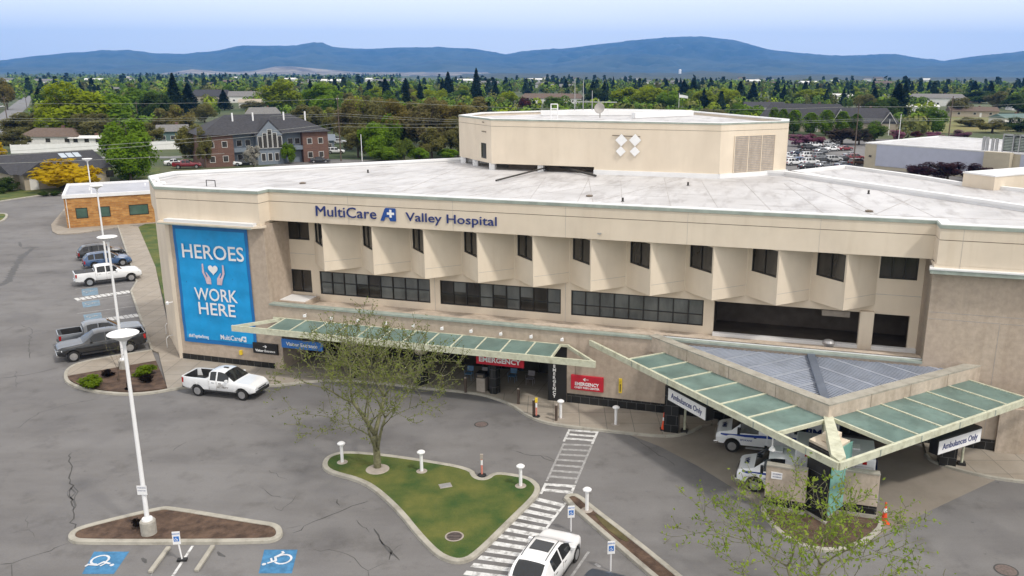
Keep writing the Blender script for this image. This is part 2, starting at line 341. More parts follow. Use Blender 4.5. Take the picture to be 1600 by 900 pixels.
A0 = Vector((-27.41, 57.88, 0)); ANG = R(-16.1)
ex = Vector((math.cos(ANG), math.sin(ANG), 0)); ny = Vector((-ex.y, ex.x, 0))
def HW(u, v, z=0.): p = A0 + ex * u + ny * v; return (p.x, p.y, z)        # hospital grid to world
def toUV(p): d = Vector((p[0] - A0.x, p[1] - A0.y, 0)); return (d.dot(ex), d.dot(ny))
def PU(px, py, z=0.): return toUV(G(px, py, z))
def GP(pts, z=0.): return [G(x, y, z) for x, y in pts]
def smooth(poly, it=2):
    for _ in range(it):
        q = []
        for i in range(len(poly)):
            a, b = poly[i], poly[(i + 1) % len(poly)]
            q += [(a[0] * .75 + b[0] * .25, a[1] * .75 + b[1] * .25), (a[0] * .25 + b[0] * .75, a[1] * .25 + b[1] * .75)]
        poly = q
    return poly
def inset(poly, d):
    n = len(poly); a = sum(poly[i][0] * poly[(i + 1) % n][1] - poly[(i + 1) % n][0] * poly[i][1] for i in range(n))
    if a < 0: poly = list(poly)[::-1]
    out = []
    for i in range(n):
        p0, p1, p2 = (Vector(poly[i - 1]), Vector(poly[i]), Vector(poly[(i + 1) % n]))
        n1 = (p1 - p0).normalized(); n2 = (p2 - p1).normalized(); n1 = Vector((-n1.y, n1.x)); n2 = Vector((-n2.y, n2.x))
        m_ = (n1 + n2); m_ = m_ / max(.35, m_.dot(n1)) if m_.length > 1e-6 else n1
        q = p1 + m_ * d; out.append((q.x, q.y))
    return out
# ------------------------------------------------------------------ ground, lots, walks
def struct(name, mb, m, kind='structure', label=None, **k):
    o = mb.build(name, m, **k); o['kind'] = kind
    if label: o['label'] = label
    return o
def arcfan(c, r, a0, a1, n=14): return [(c[0] + r * math.cos(a0 + (a1 - a0) * i / n), c[1] + r * math.sin(a0 + (a1 - a0) * i / n)) for i in range(n + 1)]
# one sheet to the horizon (rings, so that precision stays good)
g = MB(); rr = [3, 60, 160, 400, 1000, 2500, 6000, 14000, 30000]; nn = 48
g.v = [(0, 0, -.03)] + [(r * math.cos(2 * math.pi * i / nn), r * math.sin(2 * math.pi * i / nn), -.03) for r in rr for i in range(nn)]
g.f = [(0, 1 + i, 1 + (i + 1) % nn) for i in range(nn)] + [(1 + j * nn + i, 1 + (j + 1) * nn + i, 1 + (j + 1) * nn + (i + 1) % nn, 1 + j * nn + (i + 1) % nn) for j in range(len(rr) - 1) for i in range(nn)]
struct('ground', g, M['earth'], label='brown and green valley floor reaching the hills')
# asphalt of the hospital lots
lotpoly = [(-75, 4), (60, 4), (75, 60), (118, 200), (125, 262), (60, 262), (40, 190), (-20, 160)] + GP([(1000, 258)]) + [(-62, 205), (-70, 150)] + GP([(250, 292), (100, 300), (60, 306), (0, 313)]) + [(-140, 140), (-120, 60)]
struct('parking_lot', MB().flat([(-150, 2), (70, 2), (90, 60), (128, 205), (128, 275), (56, 275), (30, 190), (-60, 205), G(250, 290), G(100, 300), G(60, 306), G(0, 314), (-150, 150)], 0.0), M['asphalt'], label='cracked grey asphalt of the hospital parking lot')
def slab(name, pts, m, z0=-.02, z1=.13, world=False, label=None, sm=0):
    p = pts if world else GP(pts)
    if sm: p = smooth(p, sm)
    return struct(name, MB().prism(p, z0, z1), m, label=label)
def kerbline(pts, wd=.16, z=.15, closed=False, sm=2, name='kerb', ground=False):
    P = list(pts)
    if closed: P = smooth(P, sm)
    else:
        for _ in range(sm):
            q = [P[0]]
            for a, b in zip(P[:-1], P[1:]): q += [(a[0] * .75 + b[0] * .25, a[1] * .75 + b[1] * .25), (a[0] * .25 + b[0] * .75, a[1] * .25 + b[1] * .75)]
            P = q + [P[-1]]
    V = [Vector(p) for p in P]; n = len(V); mb = MB(); L = []
    for i in range(n):
        a = V[(i - 1) % n] if (closed or i > 0) else V[i]; b = V[(i + 1) % n] if (closed or i < n - 1) else V[i]
        t = (b - a).normalized(); L.append(Vector((-t.y, t.x)) * wd / 2)
    vs = []
    for i in range(n):
        for s_, zz, k in ((-1, -.02, 1.25), (-1, z - .02, 1.05), (-1, z, .8), (1, z, .8), (1, z - .02, 1.05), (1, -.02, 1.25)): q = V[i] + L[i] * s_ * k; vs.append((q.x, q.y, zz))
    m_ = n if closed else n - 1
    fs = [(i * 6 + j, i * 6 + j + 1, ((i + 1) % n) * 6 + j + 1, ((i + 1) % n) * 6 + j) for i in range(m_) for j in range(5)]
    if not closed: fs += [tuple(range(6)), tuple(range((n - 1) * 6 + 5, (n - 1) * 6 - 1, -1))]
    mb.add(vs, fs); return struct(name, mb, M['kerb'])
# sidewalk in front of the facade: kerb from the white pickup round to the ambulance bay
front = GP([(262, 611), (300, 605), (412, 606), (475, 599), (517, 595), (600, 600), (660, 608), (710, 612), (750, 617), (775, 624), (800, 634), (822, 650), (850, 662), (890, 668), (940, 674), (985, 679), (1040, 684), (1072, 680), (1095, 668)])
walkpoly = front + [HW(39, -.5)[:2], HW(39, .4)[:2], HW(-.4, .4)[:2], HW(-.6, .2)[:2]] + GP([(268, 560), (247, 549)])
slab('sidewalk', walkpoly, M['walk'], world=True, label='tan concrete sidewalk along the hospital front')
kerbline(front)
left_w = GP([(184, 353), (212, 436), (207, 456), (238, 549)]) + [HW(-.4, -.2)[:2], HW(-.05, .05)[:2], HW(-4.9, 4.6)[:2], HW(-5.1, 7.6)[:2], HW(2, 15)[:2]] + GP([(240, 352), (232, 352)])
slab('sidewalk', GP([(184, 353), (214, 440), (205, 456), (238, 549), (269, 562), (275, 560)]) + [HW(-.02, -.02)[:2], HW(-4.95, 4.75)[:2]] + GP([(243, 418), (216, 355)]), M['walk'], z1=.122, world=True, label='brown sidewalk beside the parked cars')
kerbline(GP([(184, 353), (214, 441), (205, 456), (238, 549)]), sm=0)
# lawn strip left of the tower
slab('lawn', GP([(216, 356), (243, 418)]) + [HW(-4.95, 5)[:2], HW(-5.15, 7.7)[:2], HW(4, 17)[:2]] + GP([(241, 345)]), M['grass'], z1=.11, world=True, label='green lawn strip beside the hospital tower')
# strip and mulch bed at the left corner
slab('bed_paving', [(104, 590), (108, 578), (125, 568), (237, 549), (244, 566), (105, 591)], M['walk'], z1=.12, label='pale paving strip beside the mulch bed')
bed = GP([(106, 590), (244, 566), (262, 609), (225, 613), (200, 615), (160, 612), (125, 604), (108, 596)])
slab('mulch_bed', bed, M['mulch'], z1=.135, world=True, label='brown mulch bed at the parking corner')
kerbline(GP([(238, 549), (180, 558), (125, 568), (106, 578), (102, 590), (107, 600), (130, 609), (160, 615), (205, 618), (240, 615), (262, 611)]), wd=.22, sm=2)
# mulch island with the tall lamp
isl = GP([(112, 845), (113, 835), (130, 826), (250, 797), (268, 797), (400, 819), (430, 823), (438, 833), (434, 843), (415, 848), (130, 849)])
slab('mulch_island', smooth(isl, 2), M['mulch'], z1=.10, world=True, label='brown mulch island round the tall lamp')
kerbline(isl, closed=True, wd=.26)
# lawn island
gi = [(507, 726), (515, 715), (540, 709), (600, 714), (650, 721), (735, 735), (741, 750), (760, 753), (773, 742), (800, 745), (825, 750), (838, 760), (840, 768), (834, 780), (800, 813), (742, 871), (720, 880), (700, 876), (682, 866), (655, 838), (625, 800), (587, 765), (560, 751), (525, 742), (510, 735)]
GI = GP(gi)
slab('lawn_island', smooth(GI, 2), M['grass'], z1=.13, world=True, label='green lawn island with the budding tree')
kerbline(GI, closed=True, wd=.26)
# long strip island
st = GP([(883, 782), (890, 776), (903, 777), (925, 796), (985, 842), (1060, 903), (1082, 922), (1045, 922), (1000, 884), (940, 832)])
slab('planting_strip', smooth(st, 1), M['mulch'], z1=.11, world=True, label='narrow strip of dry grass and mulch')
kerbline(st, closed=True, wd=.24, sm=1)
slab('strip_grass', smooth(GP([(925, 802), (955, 822), (985, 848), (975, 850), (945, 828)]), 1), mat('dry_grass', (.06, .055, .02), .95, .3, 1, col2=(.13, .10, .04), bump=.8, bscale=15), z1=.125, world=True, label='dry grass in the planting strip')
# concrete apron under the ambulance canopy
slab('driveway_apron', GP([(985, 680), (1030, 697), (1090, 728), (1150, 765), (1200, 800), (1260, 850), (1300, 862), (1345, 852), (1387, 830), (1470, 790), (1560, 748), (1610, 752)]) + [HW(60, -.3)[:2], HW(36, -.3)[:2]], M['apron'], z0=-.01, z1=.004, world=True, label='brownish concrete drive below the ambulance canopy')
# island round the canopy column
ci = GP([(1192, 800), (1200, 812), (1222, 838), (1255, 856), (1300, 863), (1340, 854), (1372, 832), (1378, 816), (1366, 808), (1310, 800), (1262, 806), (1215, 792), (1195, 790)])
slab('mulch_island', smooth(ci, 1), M['mulch'], z1=.12, world=True, label='mulch bed round the canopy column')
kerbline(ci, closed=True, wd=.22, sm=1)
# right sidewalk
rw = GP([(1447, 712), (1455, 722), (1480, 731), (1520, 742), (1560, 750), (1620, 757), (1680, 763)])
slab('sidewalk', rw + [HW(62, .3)[:2], HW(50.6, .3)[:2]], M['walk'], world=True, label='tan sidewalk beside the right wing'); kerbline(rw)
# kerbed island and grass at far left
slab('lawn', [(-60, 322), (0, 314), (45, 308), (97, 300), (96, 291), (0, 299), (-60, 304)], M['grass'], z1=.1, label='green verge beyond the far lot entrance')
kerbline(GP([(-60, 324), (0, 315), (60, 306), (98, 301)]), wd=.3)
slab('lawn', [(-20, 336), (8, 335), (12, 338), (3, 346), (-20, 349)], M['grass'], z1=.1, label='small green island at the left edge'); kerbline(GP([(-20, 335), (8, 334), (12, 338), (3, 347), (-20, 350)]), wd=.3)
# walk round the brick office
slab('sidewalk', [(82, 363), (80, 352), (100, 328), (108, 322), (260, 322), (245, 350), (215, 352), (120, 366), (90, 367)], M['walk'], label='pale sidewalk round the orange brick office')

# painted marks -----------------------------------------------------
def line(p, q, wd, m=M['paint'], z=.006, name='road_marking', world=False, lab=None):
    a, b = (Vector(p), Vector(q)) if world else (Vector(G(*p)), Vector(G(*q)))
    n = (b - a).normalized(); n = Vector((-n.y, n.x)) * wd / 2
    return struct(name, MB().flat([tuple(a - n), tuple(b - n), tuple(b + n), tuple(a + n)], z), m, label=lab)
def lerp(a, b, t): return (a[0] + (b[0] - a[0]) * t, a[1] + (b[1] - a[1]) * t)
def bars(name, L0, L1, R0, R1, n, fill, m, edge=None, z=.006, label=None, world=False):
    L0, L1, R0, R1 = (Vector(G(*q)) for q in (L0, L1, R0, R1)) if not world else map(Vector, (L0, L1, R0, R1)); mb = MB()
    for i in range(n):
        t0 = i / n; t1 = (i + fill) / n
        mb.flat([tuple(L0.lerp(L1, t0)), tuple(L0.lerp(L1, t1)), tuple(R0.lerp(R1, t1)), tuple(R0.lerp(R1, t0))], z)
    if edge:
        for a, b in ((L0, L1), (R0, R1)):
            t = (b - a).normalized(); nn_ = Vector((-t.y, t.x)) * edge / 2; mb.flat([tuple(a - nn_), tuple(b - nn_), tuple(b + nn_), tuple(a + nn_)], z + .003)
    return struct(name, mb, m, label=label)
bars('crosswalk', (838, 777), (705, 917), (884, 788), (778, 924), 13, .52, M['paint'], label='white barred crosswalk beside the lawn island')
line((884, 786), (780, 922), .12, z=.012)
bars('crosswalk', (890, 671), (881, 690), (934, 674), (925, 694), 3, .42, M['paint'], .14, label='fresh end of the crosswalk at the kerb')
bars('crosswalk', (881, 693), (854, 752), (925, 695), (899, 756), 7, .34, M['paint_faint'], .12, label='worn middle of the crosswalk')
bars('crosswalk', (853, 755), (845, 772), (898, 758), (890, 777), 2, .45, M['paint'], .14, label='crosswalk bars by the lawn corner')
# parking stall lines, left lot
for a, b in (((118, 452), (213, 441)), ((120, 472), (205, 461)), ((120, 490), (213, 478)), ((127, 505), (220, 493)), ((150, 512), (222, 505)), ((170, 542), (236, 531))):
    line(a, b, .12, M['paint_faint'])
def lozenges(p, q, wd, n, name='road_marking'):
    mb = MB(); p0, q0 = Vector(G(*p)), Vector(G(*q)); t = (q0 - p0).normalized(); nn_ = Vector((-t.y, t.x)) * wd / 2; L_ = (q0 - p0).length
    for i in range(n):
        a = p0 + t * (L_ * i / n); b = p0 + t * (L_ * (i + .58) / n); mb.flat([tuple(a - nn_ * 1), tuple(b - nn_ + t * .1), tuple(b + nn_), tuple(a + nn_ - t * .1)], .007)
    struct(name, mb, M['paint'], label='row of white hatch blocks between stalls')
lozenges((119, 468), (206, 455), 1.1, 11); lozenges((132, 504), (218, 492), 1.1, 11)
def blue_square(cx, cy, pts, faint=False, rot=0, size=1.):
    m = M['paint_blue_faint'] if faint else M['paint_blue']
    struct('accessible_marking', MB().flat(GP(pts), .005), m, label='blue painted square with white wheelchair symbol')
    # wheelchair symbol from strokes, lying on the asphalt
    c = Vector(G(cx, cy)); Rm = Matrix.Rotation(rot, 2)
    zc_ = [0]
    def stroke(ps, wd):
        ps = [c + Rm @ (Vector(p) * size) for p in ps]; mb = MB()
        for a, b in zip(ps[:-1], ps[1:]):
            t = (b - a).normalized(); n2 = Vector((-t.y, t.x)) * wd / 2 * size; e2 = t * wd * .3 * size; mb.flat([tuple(a - n2 - e2), tuple(b - n2 + e2), tuple(b + n2 + e2), tuple(a + n2 - e2)], .010 + .0011 * zc_[0]); zc_[0] += 1
        return mb
    mb = stroke([(.15 * math.cos(t) * 2.2 - .05, -.18 + .15 * math.sin(t) * 2.2) for t in np.linspace(R(100), R(390), 14)], .09)
    mb.add(*(lambda s: (s.v, s.f))(stroke([(-.06, .42), (-.02, .10), (.25, .08), (.40, -.28), (.52, -.26)], .10)))
    q = stroke([(-.02, .26), (.22, .25)], .08); mb.add(q.v, q.f)
    h = MB().flat([tuple(c + Rm @ (Vector((-.05 + .09 * math.cos(t), .58 + .09 * math.sin(t))) * size)) for t in np.linspace(0, 6.28, 9)[:-1]], .010); mb.add(h.v, h.f)
    struct('wheelchair_symbol', mb, M['symbol'] if not faint else M['paint_faint'])
blue_square(159, 878, [(147, 862), (202, 862), (178, 897), (128, 897)], rot=R(-118), size=1.05)
blue_square(435, 875, [(413, 859), (465, 859), (456, 896), (404, 896)], rot=R(118), size=1.05)
blue_square(140, 455, [(127, 452), (152, 449), (154, 460), (129, 463)], True, R(-60))
blue_square(143, 474, [(128, 472), (155, 468), (157, 477), (130, 481)], True, R(-60))
blue_square(146, 494, [(130, 492), (158, 488), (160, 499), (133, 503)], True, R(-60))
line((301, 853), (268, 903), .12); line((250, 868), (236, 900), .02, M['paint_faint'])
line((920, 862), (885, 912), .12, M['paint_faint']); line((930, 881), (938, 886), .15, M['paint_faint'])
# wheel stops (blocks of concrete)
for i, (a, b) in enumerate((((264, 857), (235, 896)), ((333, 855), (307, 894)))):
    p, q = Vector(G(*a)).to_3d(), Vector(G(*b)).to_3d(); mb = MB(); mb.beam(p + Vector((0, 0, .13)), q + Vector((0, 0, .13)), .2, .13)
    o = mb.build('wheel_stop', M['kerb'], bevel=.03)
    tag(o, ('left' if i == 0 else 'right') + ' of the two concrete wheel stops at the bottom by the sign post', 'wheel stop', 'concrete wheel stops')
# cracks -------------------------------------------------------------
random.seed(4)
def crack(pts, wd=.03, m=M['crack'], jit=.12, label=None):
    wd *= .8; P = [Vector(p) for p in GP(pts)]; Q = [P[0]]
    for a, b in zip(P[:-1], P[1:]):
        k = max(2, int((b - a).length / .35))
        for i in range(1, k + 1):
            q = a.lerp(b, i / k)
            if i < k: q += Vector((random.uniform(-1, 1), random.uniform(-1, 1))) * jit
            Q.append(q)
    mb = MB(); L = []; n = len(Q)
    for i in range(n):
        t = (Q[min(i + 1, n - 1)] - Q[max(i - 1, 0)]).normalized(); wv = wd * random.uniform(.5, 1.4) * (1 if 0 < i < n - 1 else .3); L.append(Vector((-t.y, t.x)) * wv / 2)
    vs = [(q.x, q.y, .005) for i in range(n) for q in (Q[i] - L[i], Q[i] + L[i])]
    mb.add(vs, [(2 * i, 2 * i + 2, 2 * i + 3, 2 * i + 1) for i in range(n - 1)]); struct('asphalt_crack', mb, m, label=label)
for pts, wd in (([(0, 591), (40, 586), (90, 575)], .07), ([(25, 670), (60, 645), (100, 633), (150, 623)], .04), ([(457, 833), (490, 815), (530, 800), (576, 783)], .06),
                ([(0, 882), (20, 880), (60, 866), (108, 848)], .06), ([(112, 707), (110, 750), (113, 790), (114, 832)], .07), ([(33, 508), (50, 515), (45, 540), (46, 560)], .05),
                ([(584, 826), (598, 850), (612, 862), (608, 875)], .1), ([(612, 862), (625, 876)], .1), ([(612, 862), (630, 850)], .03), ([(490, 858), (530, 862), (560, 880), (575, 892), (600, 880)], .03), ([(575, 892), (578, 905)], .03),
                ([(420, 734), (435, 745), (450, 750)], .03), ([(405, 760), (425, 775), (440, 778)], .03), ([(428, 790), (440, 798), (462, 775)], .03), ([(800, 703), (820, 710), (845, 712), (870, 722)], .05), ([(845, 712), (860, 716), (874, 726)], .04),
                ([(848, 758), (870, 760), (905, 765)], .04), ([(980, 678), (1000, 690), (1030, 712), (1055, 728)], .04), ([(120, 470), (80, 466), (35, 470)], .03), ([(527, 780), (531, 790)], .08), ([(557, 812), (577, 832)], .04), ([(446, 826), (470, 821)], .05),
                ([(20, 510), (0, 520)], .03), ([(1520, 640), (1540, 650)], .02), ([(24, 580), (26, 605)], .03), ([(42, 825), (44, 806)], .02), ([(20, 833), (45, 828), (54, 840)], .03), ([(870, 690), (880, 700), (878, 715)], .02), ([(18, 882), (19, 905)], .05),
                ([(82, 512), (135, 507)], .04), ([(640, 760), (655, 790)], .01), ([(270, 705), (292, 690)], .05), ([(735, 652), (760, 660)], .02)):
    crack(pts, wd)
for pts, wd in (([(0, 447), (12, 440), (22, 420), (35, 400), (52, 388)], .9), ([(34, 388), (62, 386)], .7), ([(30, 378), (33, 386)], .4), ([(110, 762), (118, 770), (110, 778), (118, 790), (112, 798)], .10), ([(106, 768), (115, 760), (122, 768), (116, 782), (108, 778), (106, 768)], .06), ([(592, 842), (603, 856), (614, 868)], .18), ([(340, 862), (352, 870)], .3), ([(222, 872), (228, 880)], .3)):
    crack(pts, wd, M['sealer'], .05, 'dark tar repair patch')
# ------------------------------------------------------------------ hospital
hosp = thing('hospital', 'large cream stucco hospital with white flat roof and sawtooth row of upper windows', 'hospital', tuple(A0), ANG)
def ring(mb, outer, wd, z0, z1):
    inn = inset(outer, wd); n = len(outer)
    a = sum(outer[i][0] * outer[(i + 1) % n][1] - outer[(i + 1) % n][0] * outer[i][1] for i in range(n)); out = list(outer) if a > 0 else list(outer)[::-1]
    vs = [(p[0], p[1], z) for z in (z0, z1) for ps in (out, inn) for p in ps]
    fs = []
    for i in range(n):
        j = (i + 1) % n
        fs += [(i, j, 2 * n + j, 2 * n + i), (n + j, n + i, 3 * n + i, 3 * n + j), (2 * n + i, 2 * n + j, 3 * n + j, 3 * n + i), (j, i, n + i, n + j)]
    return mb.add(vs, fs)
def wall_holes(mb, u0, u1, z0, z1, v, depth, holes):
    us = sorted({u0, u1, *[h[0] for h in holes], *[h[1] for h in holes]}); zs = sorted({z0, z1, *[h[2] for h in holes], *[h[3] for h in holes]})
    for a, b in zip(us[:-1], us[1:]):
        for c, d in zip(zs[:-1], zs[1:]):
            if any(h[0] <= a and b <= h[1] and h[2] <= c and d <= h[3] for h in holes): continue
            mb.add([(a, v, c), (b, v, c), (b, v, d), (a, v, d)], [(0, 1, 2, 3)])
    for h in holes:
        a, b, c, d = h[:4]; y = v + depth
        mb.add([(a, v, c), (b, v, c), (b, v, d), (a, v, d), (a, y, c), (b, y, c), (b, y, d), (a, y, d)], [(0, 1, 5, 4), (1, 2, 6, 5), (2, 3, 7, 6), (3, 0, 4, 7)])
    return mb
rnd = random.Random(3)
def window(parent, u0, u1, z0, z1, v, n, gl='glass', rail=None, T=None, rec=.10, blinds=False):
    """frame bars as the window, its panes a sub-part (panes recessed behind the frame)"""
    fr = MB(); y0, y1 = v + rec - .06, v + rec + .05; b = .07
    fr.box(u0, u1, y0, y1, z0, z0 + b, T); fr.box(u0, u1, y0, y1, z1 - b, z1, T); fr.box(u0, u0 + b, y0, y1, z0 + b, z1 - b, T); fr.box(u1 - b, u1, y0, y1, z0 + b, z1 - b, T)
    for i in range(1, n):
        x = u0 + (u1 - u0) * i / n; fr.box(x - .03, x + .03, y0 + .005, y1, z0 + b, z1 - b, T)
    if rail:
        zr = z0 + (z1 - z0) * rail; fr.box(u0 + b, u1 - b, y0 + .008, y1, zr - .025, zr + .025, T)
    f = fr.build('window', M['dark_frame'], parent, fix=T is None)
    p = MB(); p.box(u0 + .02, u1 - .02, y1 - .03, y1 + .01, z0 + .02, z1 - .02, T); p.build('pane', M[gl], f, fix=T is None)
    if blinds:
        for i in range(n):
            q = MB()
            if rnd.random() < .55:
                x = u0 + (u1 - u0) * i / n; dz = rnd.choice((.45, .6, 1.)) * (z1 - z0); q.box(x + .05, x + (u1 - u0) / n - .05, y1 - .036, y1 - .031, z1 - dz, z1 - .08, T)
            if q.v: q.build('blind_reflection', M['glass_blind_reflection'], f, fix=T is None)  # pale blind, also painting in the reflection on the pane
    return f
Z_T, Z_R = 12.8, 12.42
# body volumes
MB().prism([(.25, 0), (8.0, 0), (8.0, 7), (.25, 7)], 0, 10.42).build('tower_wall', M['stone'], hosp)
MB().prism([(.25, .04), (.02, .04), (-4.93, 4.62), (-5.25, 7.55), (12.35, 24.75), (41.65, 22.85), (64.6, -.02), (64.6, 7.3), (7.9, 7.3), (7.9, 7.1), (.25, 7.1)], 0, 10.8).build('rear_wall', M['stucco'], hosp)
# plinth, posts at chamfer
MB().box(.26, 8.02, -.03, .3, .12, .55).build('black_base', M['black_tile'], hosp)
MB().box(.26, 8.04, -.06, .3, 0, .14).build('plinth', M['kerb'], hosp)
MB().prism([(-.02, -.02), (.30, -.02), (.30, .3), (-.16, .14)], 0, 10.42).build('corner_post', M['stucco'], hosp)
# upper wall plane
ops = [(10.29, 18.85, 5.07, 6.76), (19.6, 28.2, 5.07, 6.76), (28.9, 37.5, 5.07, 6.76), (7.95, 9.62, 5.1, 6.76), (38.15, 46.72, 4.62, 6.76), (47.5, 49.5, 4.62, 6.74), (7.95, 9.68, 8.95, 10.45), (47.58, 49.65, 8.9, 10.45)]
mb = MB(); wall_holes(mb, 7.8, 50.0, 4.1, 10.62, 2.87, .35, ops); mb.build('upper_wall', M['stucco'], hosp, fix=False)
for u in (7.8, 50.0): MB().add([(u, .02, 4.1), (u, 2.88, 4.1), (u, 2.88, 10.62), (u, .02, 10.62)], [(0, 1, 2, 3)]).build('return_wall', M['stucco'], hosp, fix=False)
# soffit above recess
MB().box(7.8, 50.0, 1.2, 7.2, 10.62, 10.8).build('soffit', M['stucco'], hosp)
window(hosp, 10.29, 18.85, 5.07, 6.76, 2.87, 9, rail=.52, blinds=True)
window(hosp, 19.6, 28.2, 5.07, 6.76, 2.87, 9, rail=.42, blinds=True)
window(hosp, 28.9, 37.5, 5.07, 6.76, 2.87, 9, rail=.42, gl='glass_blind_reflection', blinds=True)  # panes here carry blinds and painted reflection in their colour
window(hosp, 7.95, 9.62, 5.1, 6.76, 2.87, 2); window(hosp, 7.95, 9.68, 8.95, 10.45, 2.87, 2); window(hosp, 47.58, 49.65, 8.9, 10.45, 2.87, 3)
# joint lines on the upper wall
for u0, u1, z0, z1 in ((7.82, 10.0, 7.93, 7.955), (47.5, 49.98, 7.93, 7.955), (9.95, 9.975, 4.15, 5.05), (19.2, 19.22, 4.15, 7.2), (28.5, 28.52, 4.15, 7.2)): MB().box(u0, u1, 2.862, 2.88, z0, z1).build('wall_joint', M['seam'], hosp)
# deep dark terrace behind the openings
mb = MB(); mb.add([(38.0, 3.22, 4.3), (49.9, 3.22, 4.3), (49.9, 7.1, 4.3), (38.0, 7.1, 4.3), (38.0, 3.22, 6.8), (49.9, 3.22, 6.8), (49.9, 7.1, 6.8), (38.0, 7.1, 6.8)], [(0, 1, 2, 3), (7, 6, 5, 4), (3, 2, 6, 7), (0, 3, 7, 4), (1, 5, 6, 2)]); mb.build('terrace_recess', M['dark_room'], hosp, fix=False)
MB().box(38.15, 49.98, 2.55, 2.865, 4.5, 4.80).build('terrace_kerb', M['coping_white'], hosp)
MB().box(46.72, 47.5, 2.5, 2.9, 4.12, 6.9).build('terrace_pier', M['stucco'], hosp)
MB().box(44.6, 46.2, 3.3, 5.2, 6.25, 6.6).build('duct', M['tan_box'], hosp)
# sawtooth bays
th = math.atan2(1.03 - 2.87, 1.87); Lw = math.hypot(1.87, 1.84)
for k in range(10):
    uo = 11.88 + 3.75 * k; a = (uo - 1.87, 2.89); b = (uo, 1.03); c = (uo + 1.88, 2.89)
    T = Matrix.Translation((a[0], a[1], 0)) @ Matrix.Rotation(math.atan2(b[1] - a[1], b[0] - a[0]), 4, 'Z')
    mb = MB(); L_ = (Vector(b) - Vector(a)).length; w0, w1 = L_ * .14, L_ * .95
    # left face with a hole, built in its own frame
    t2 = MB(); wall_holes(t2, 0, L_, 7.27, 10.63, 0, .2, [(w0, w1, 8.9, 10.5)]); t2.v = [tuple(T @ Vector(p)) for p in t2.v]; mb.add(t2.v, t2.f)
    mb.add([(b[0], b[1], 7.27), (c[0], c[1], 7.27), (c[0], c[1], 10.63), (b[0], b[1], 10.63), (a[0], a[1], 7.27)], [(0, 1, 2, 3), (4, 1, 0)])
    q1 = Vector(b).lerp(Vector(c), .02); q2 = Vector(b).lerp(Vector(c), .98)
    bay = mb.build('window_bay', M['stucco'], hosp, fix=False)
    nrm = Vector((1, -1, 0)).normalized() * .004
    j = MB(); j.add([(q1.x + nrm.x, q1.y + nrm.y, 7.93), (q2.x + nrm.x, q2.y + nrm.y, 7.93), (q2.x + nrm.x, q2.y + nrm.y, 7.95), (q1.x + nrm.x, q1.y + nrm.y, 7.95)], [(0, 1, 2, 3)]); j.build('joint', M['louvre'], bay, fix=False)
    fr = MB(); bb = .07
    for (x0, x1, z0, z1) in ((w0, w1, 8.9, 8.97), (w0, w1, 10.43, 10.5), (w0, w0 + bb, 8.97, 10.43), (w1 - bb, w1, 8.97, 10.43), ((w0 + w1) / 2 - .03, (w0 + w1) / 2 + .03, 8.97, 10.43)): fr.box(x0, x1, .04, .14, z0, z1, T)
    fr.build('window', M['dark_frame'], bay)
    MB().box(w0 + .02, w1 - .02, .10, .13, 8.92, 10.48, T).build('pane', M['glass'], bay)
# roof band (fascia) and parapet
O = [(-.32, -.25), (7.95, -.25), (7.95, .95), (50.05, .95), (50.05, -.4), (65.0, -.4), (41.8, 23.1), (12.2, 25.0), (-5.35, 7.6), (-5.0, 4.5)]
mb = MB(); ring(mb, O, .45, 10.62, 11.93); ring(mb, O, .45, 11.97, 12.6); mb.build('roof_band', M['stucco'], hosp, fix=False)
mb = MB(); ring(mb, inset(O, .03), .4, 11.92, 11.98); mb.build('band_groove', M['groove'], hosp, fix=False)
mb = MB(); ring(mb, inset(O, -.05), .14, 12.58, 12.76); mb.build('coping', M['coping'], hosp, fix=False)
mb = MB(); ring(mb, inset(O, .02), .55, 12.61, 12.80); mb.build('parapet_cap', M['coping_white'], hosp, fix=False)
mb = MB(); ring(mb, inset(O, .44), .06, 12.38, 12.62); mb.build('parapet_lining', M['coping_white'], hosp, fix=False)
mb = MB(); mb.prism(inset(O, .46), 12.2, Z_R); mb.build('roof', M['roof'], hosp)
for u in (14.0, 21.5, 29.0, 36.5, 44.0): MB().box(u, u + .014, .943, .96, 10.62, 12.55).build('band_joint', M['louvre'], hosp)
for u in (51.2, 55.0, 58.9): MB().box(u, u + .014, -.407, -.39, 10.4, 12.55).build('band_joint', M['louvre'], hosp)
# roof seams: welded sheets, drains, vents
mb = MB(); rs = random.Random(8)
def seam(u0, v0, u1, v1, wd=.045): mb.beam((u0, v0, Z_R + .012), (u1, v1, Z_R + .012), wd, .02)
for i in range(17): u = 2 + i * 3.05 + rs.uniform(-.2, .2); seam(u, 1.6 if u > 7.9 else .4, u + (7 if u < 26 else -3), min(17 + rs.uniform(-2, 2), 18), .035)
for a, b in (((26, 18.8), (30, 4)), ((30, 4), (34, 18.8)), ((50, 12), (47, 4)), ((47, 4), (42, 20)), ((14, 20), (16, 5)), ((47, 4), (58, 5))): seam(*a, *b, .05)
mb.build('roof_seam', M['seam'], hosp)
for i, (px, py) in enumerate(((921, 307), (1358, 331), (473, 287))):
    u, v = PU(px, py, Z_R); MB().lathe([(.22, 0), (.25, .08), (.1, .12)], (u, v, Z_R), 12).build('roof_drain', M['groove'], hosp)
for px, py in ((973, 315), (1357, 303), (575, 270), (1075, 290)):
    u, v = PU(px, py, Z_R); mb = MB(); mb.lathe([(.12, 0), (.07, .06), (.07, .26)], (u, v, Z_R), 10); mb.build('vent_pipe', M['dark_frame'], hosp)
u, v = PU(323, 291, Z_R); mb = MB()
for s_ in (0, .75): mb.tube((u + s_, v, Z_R), (u + s_, v, Z_R + .45), .03)
mb.tube((u, v, Z_R + .45), (u + .75, v, Z_R + .45), .03); mb.build('hatch_rail', M['dark_frame'], hosp)
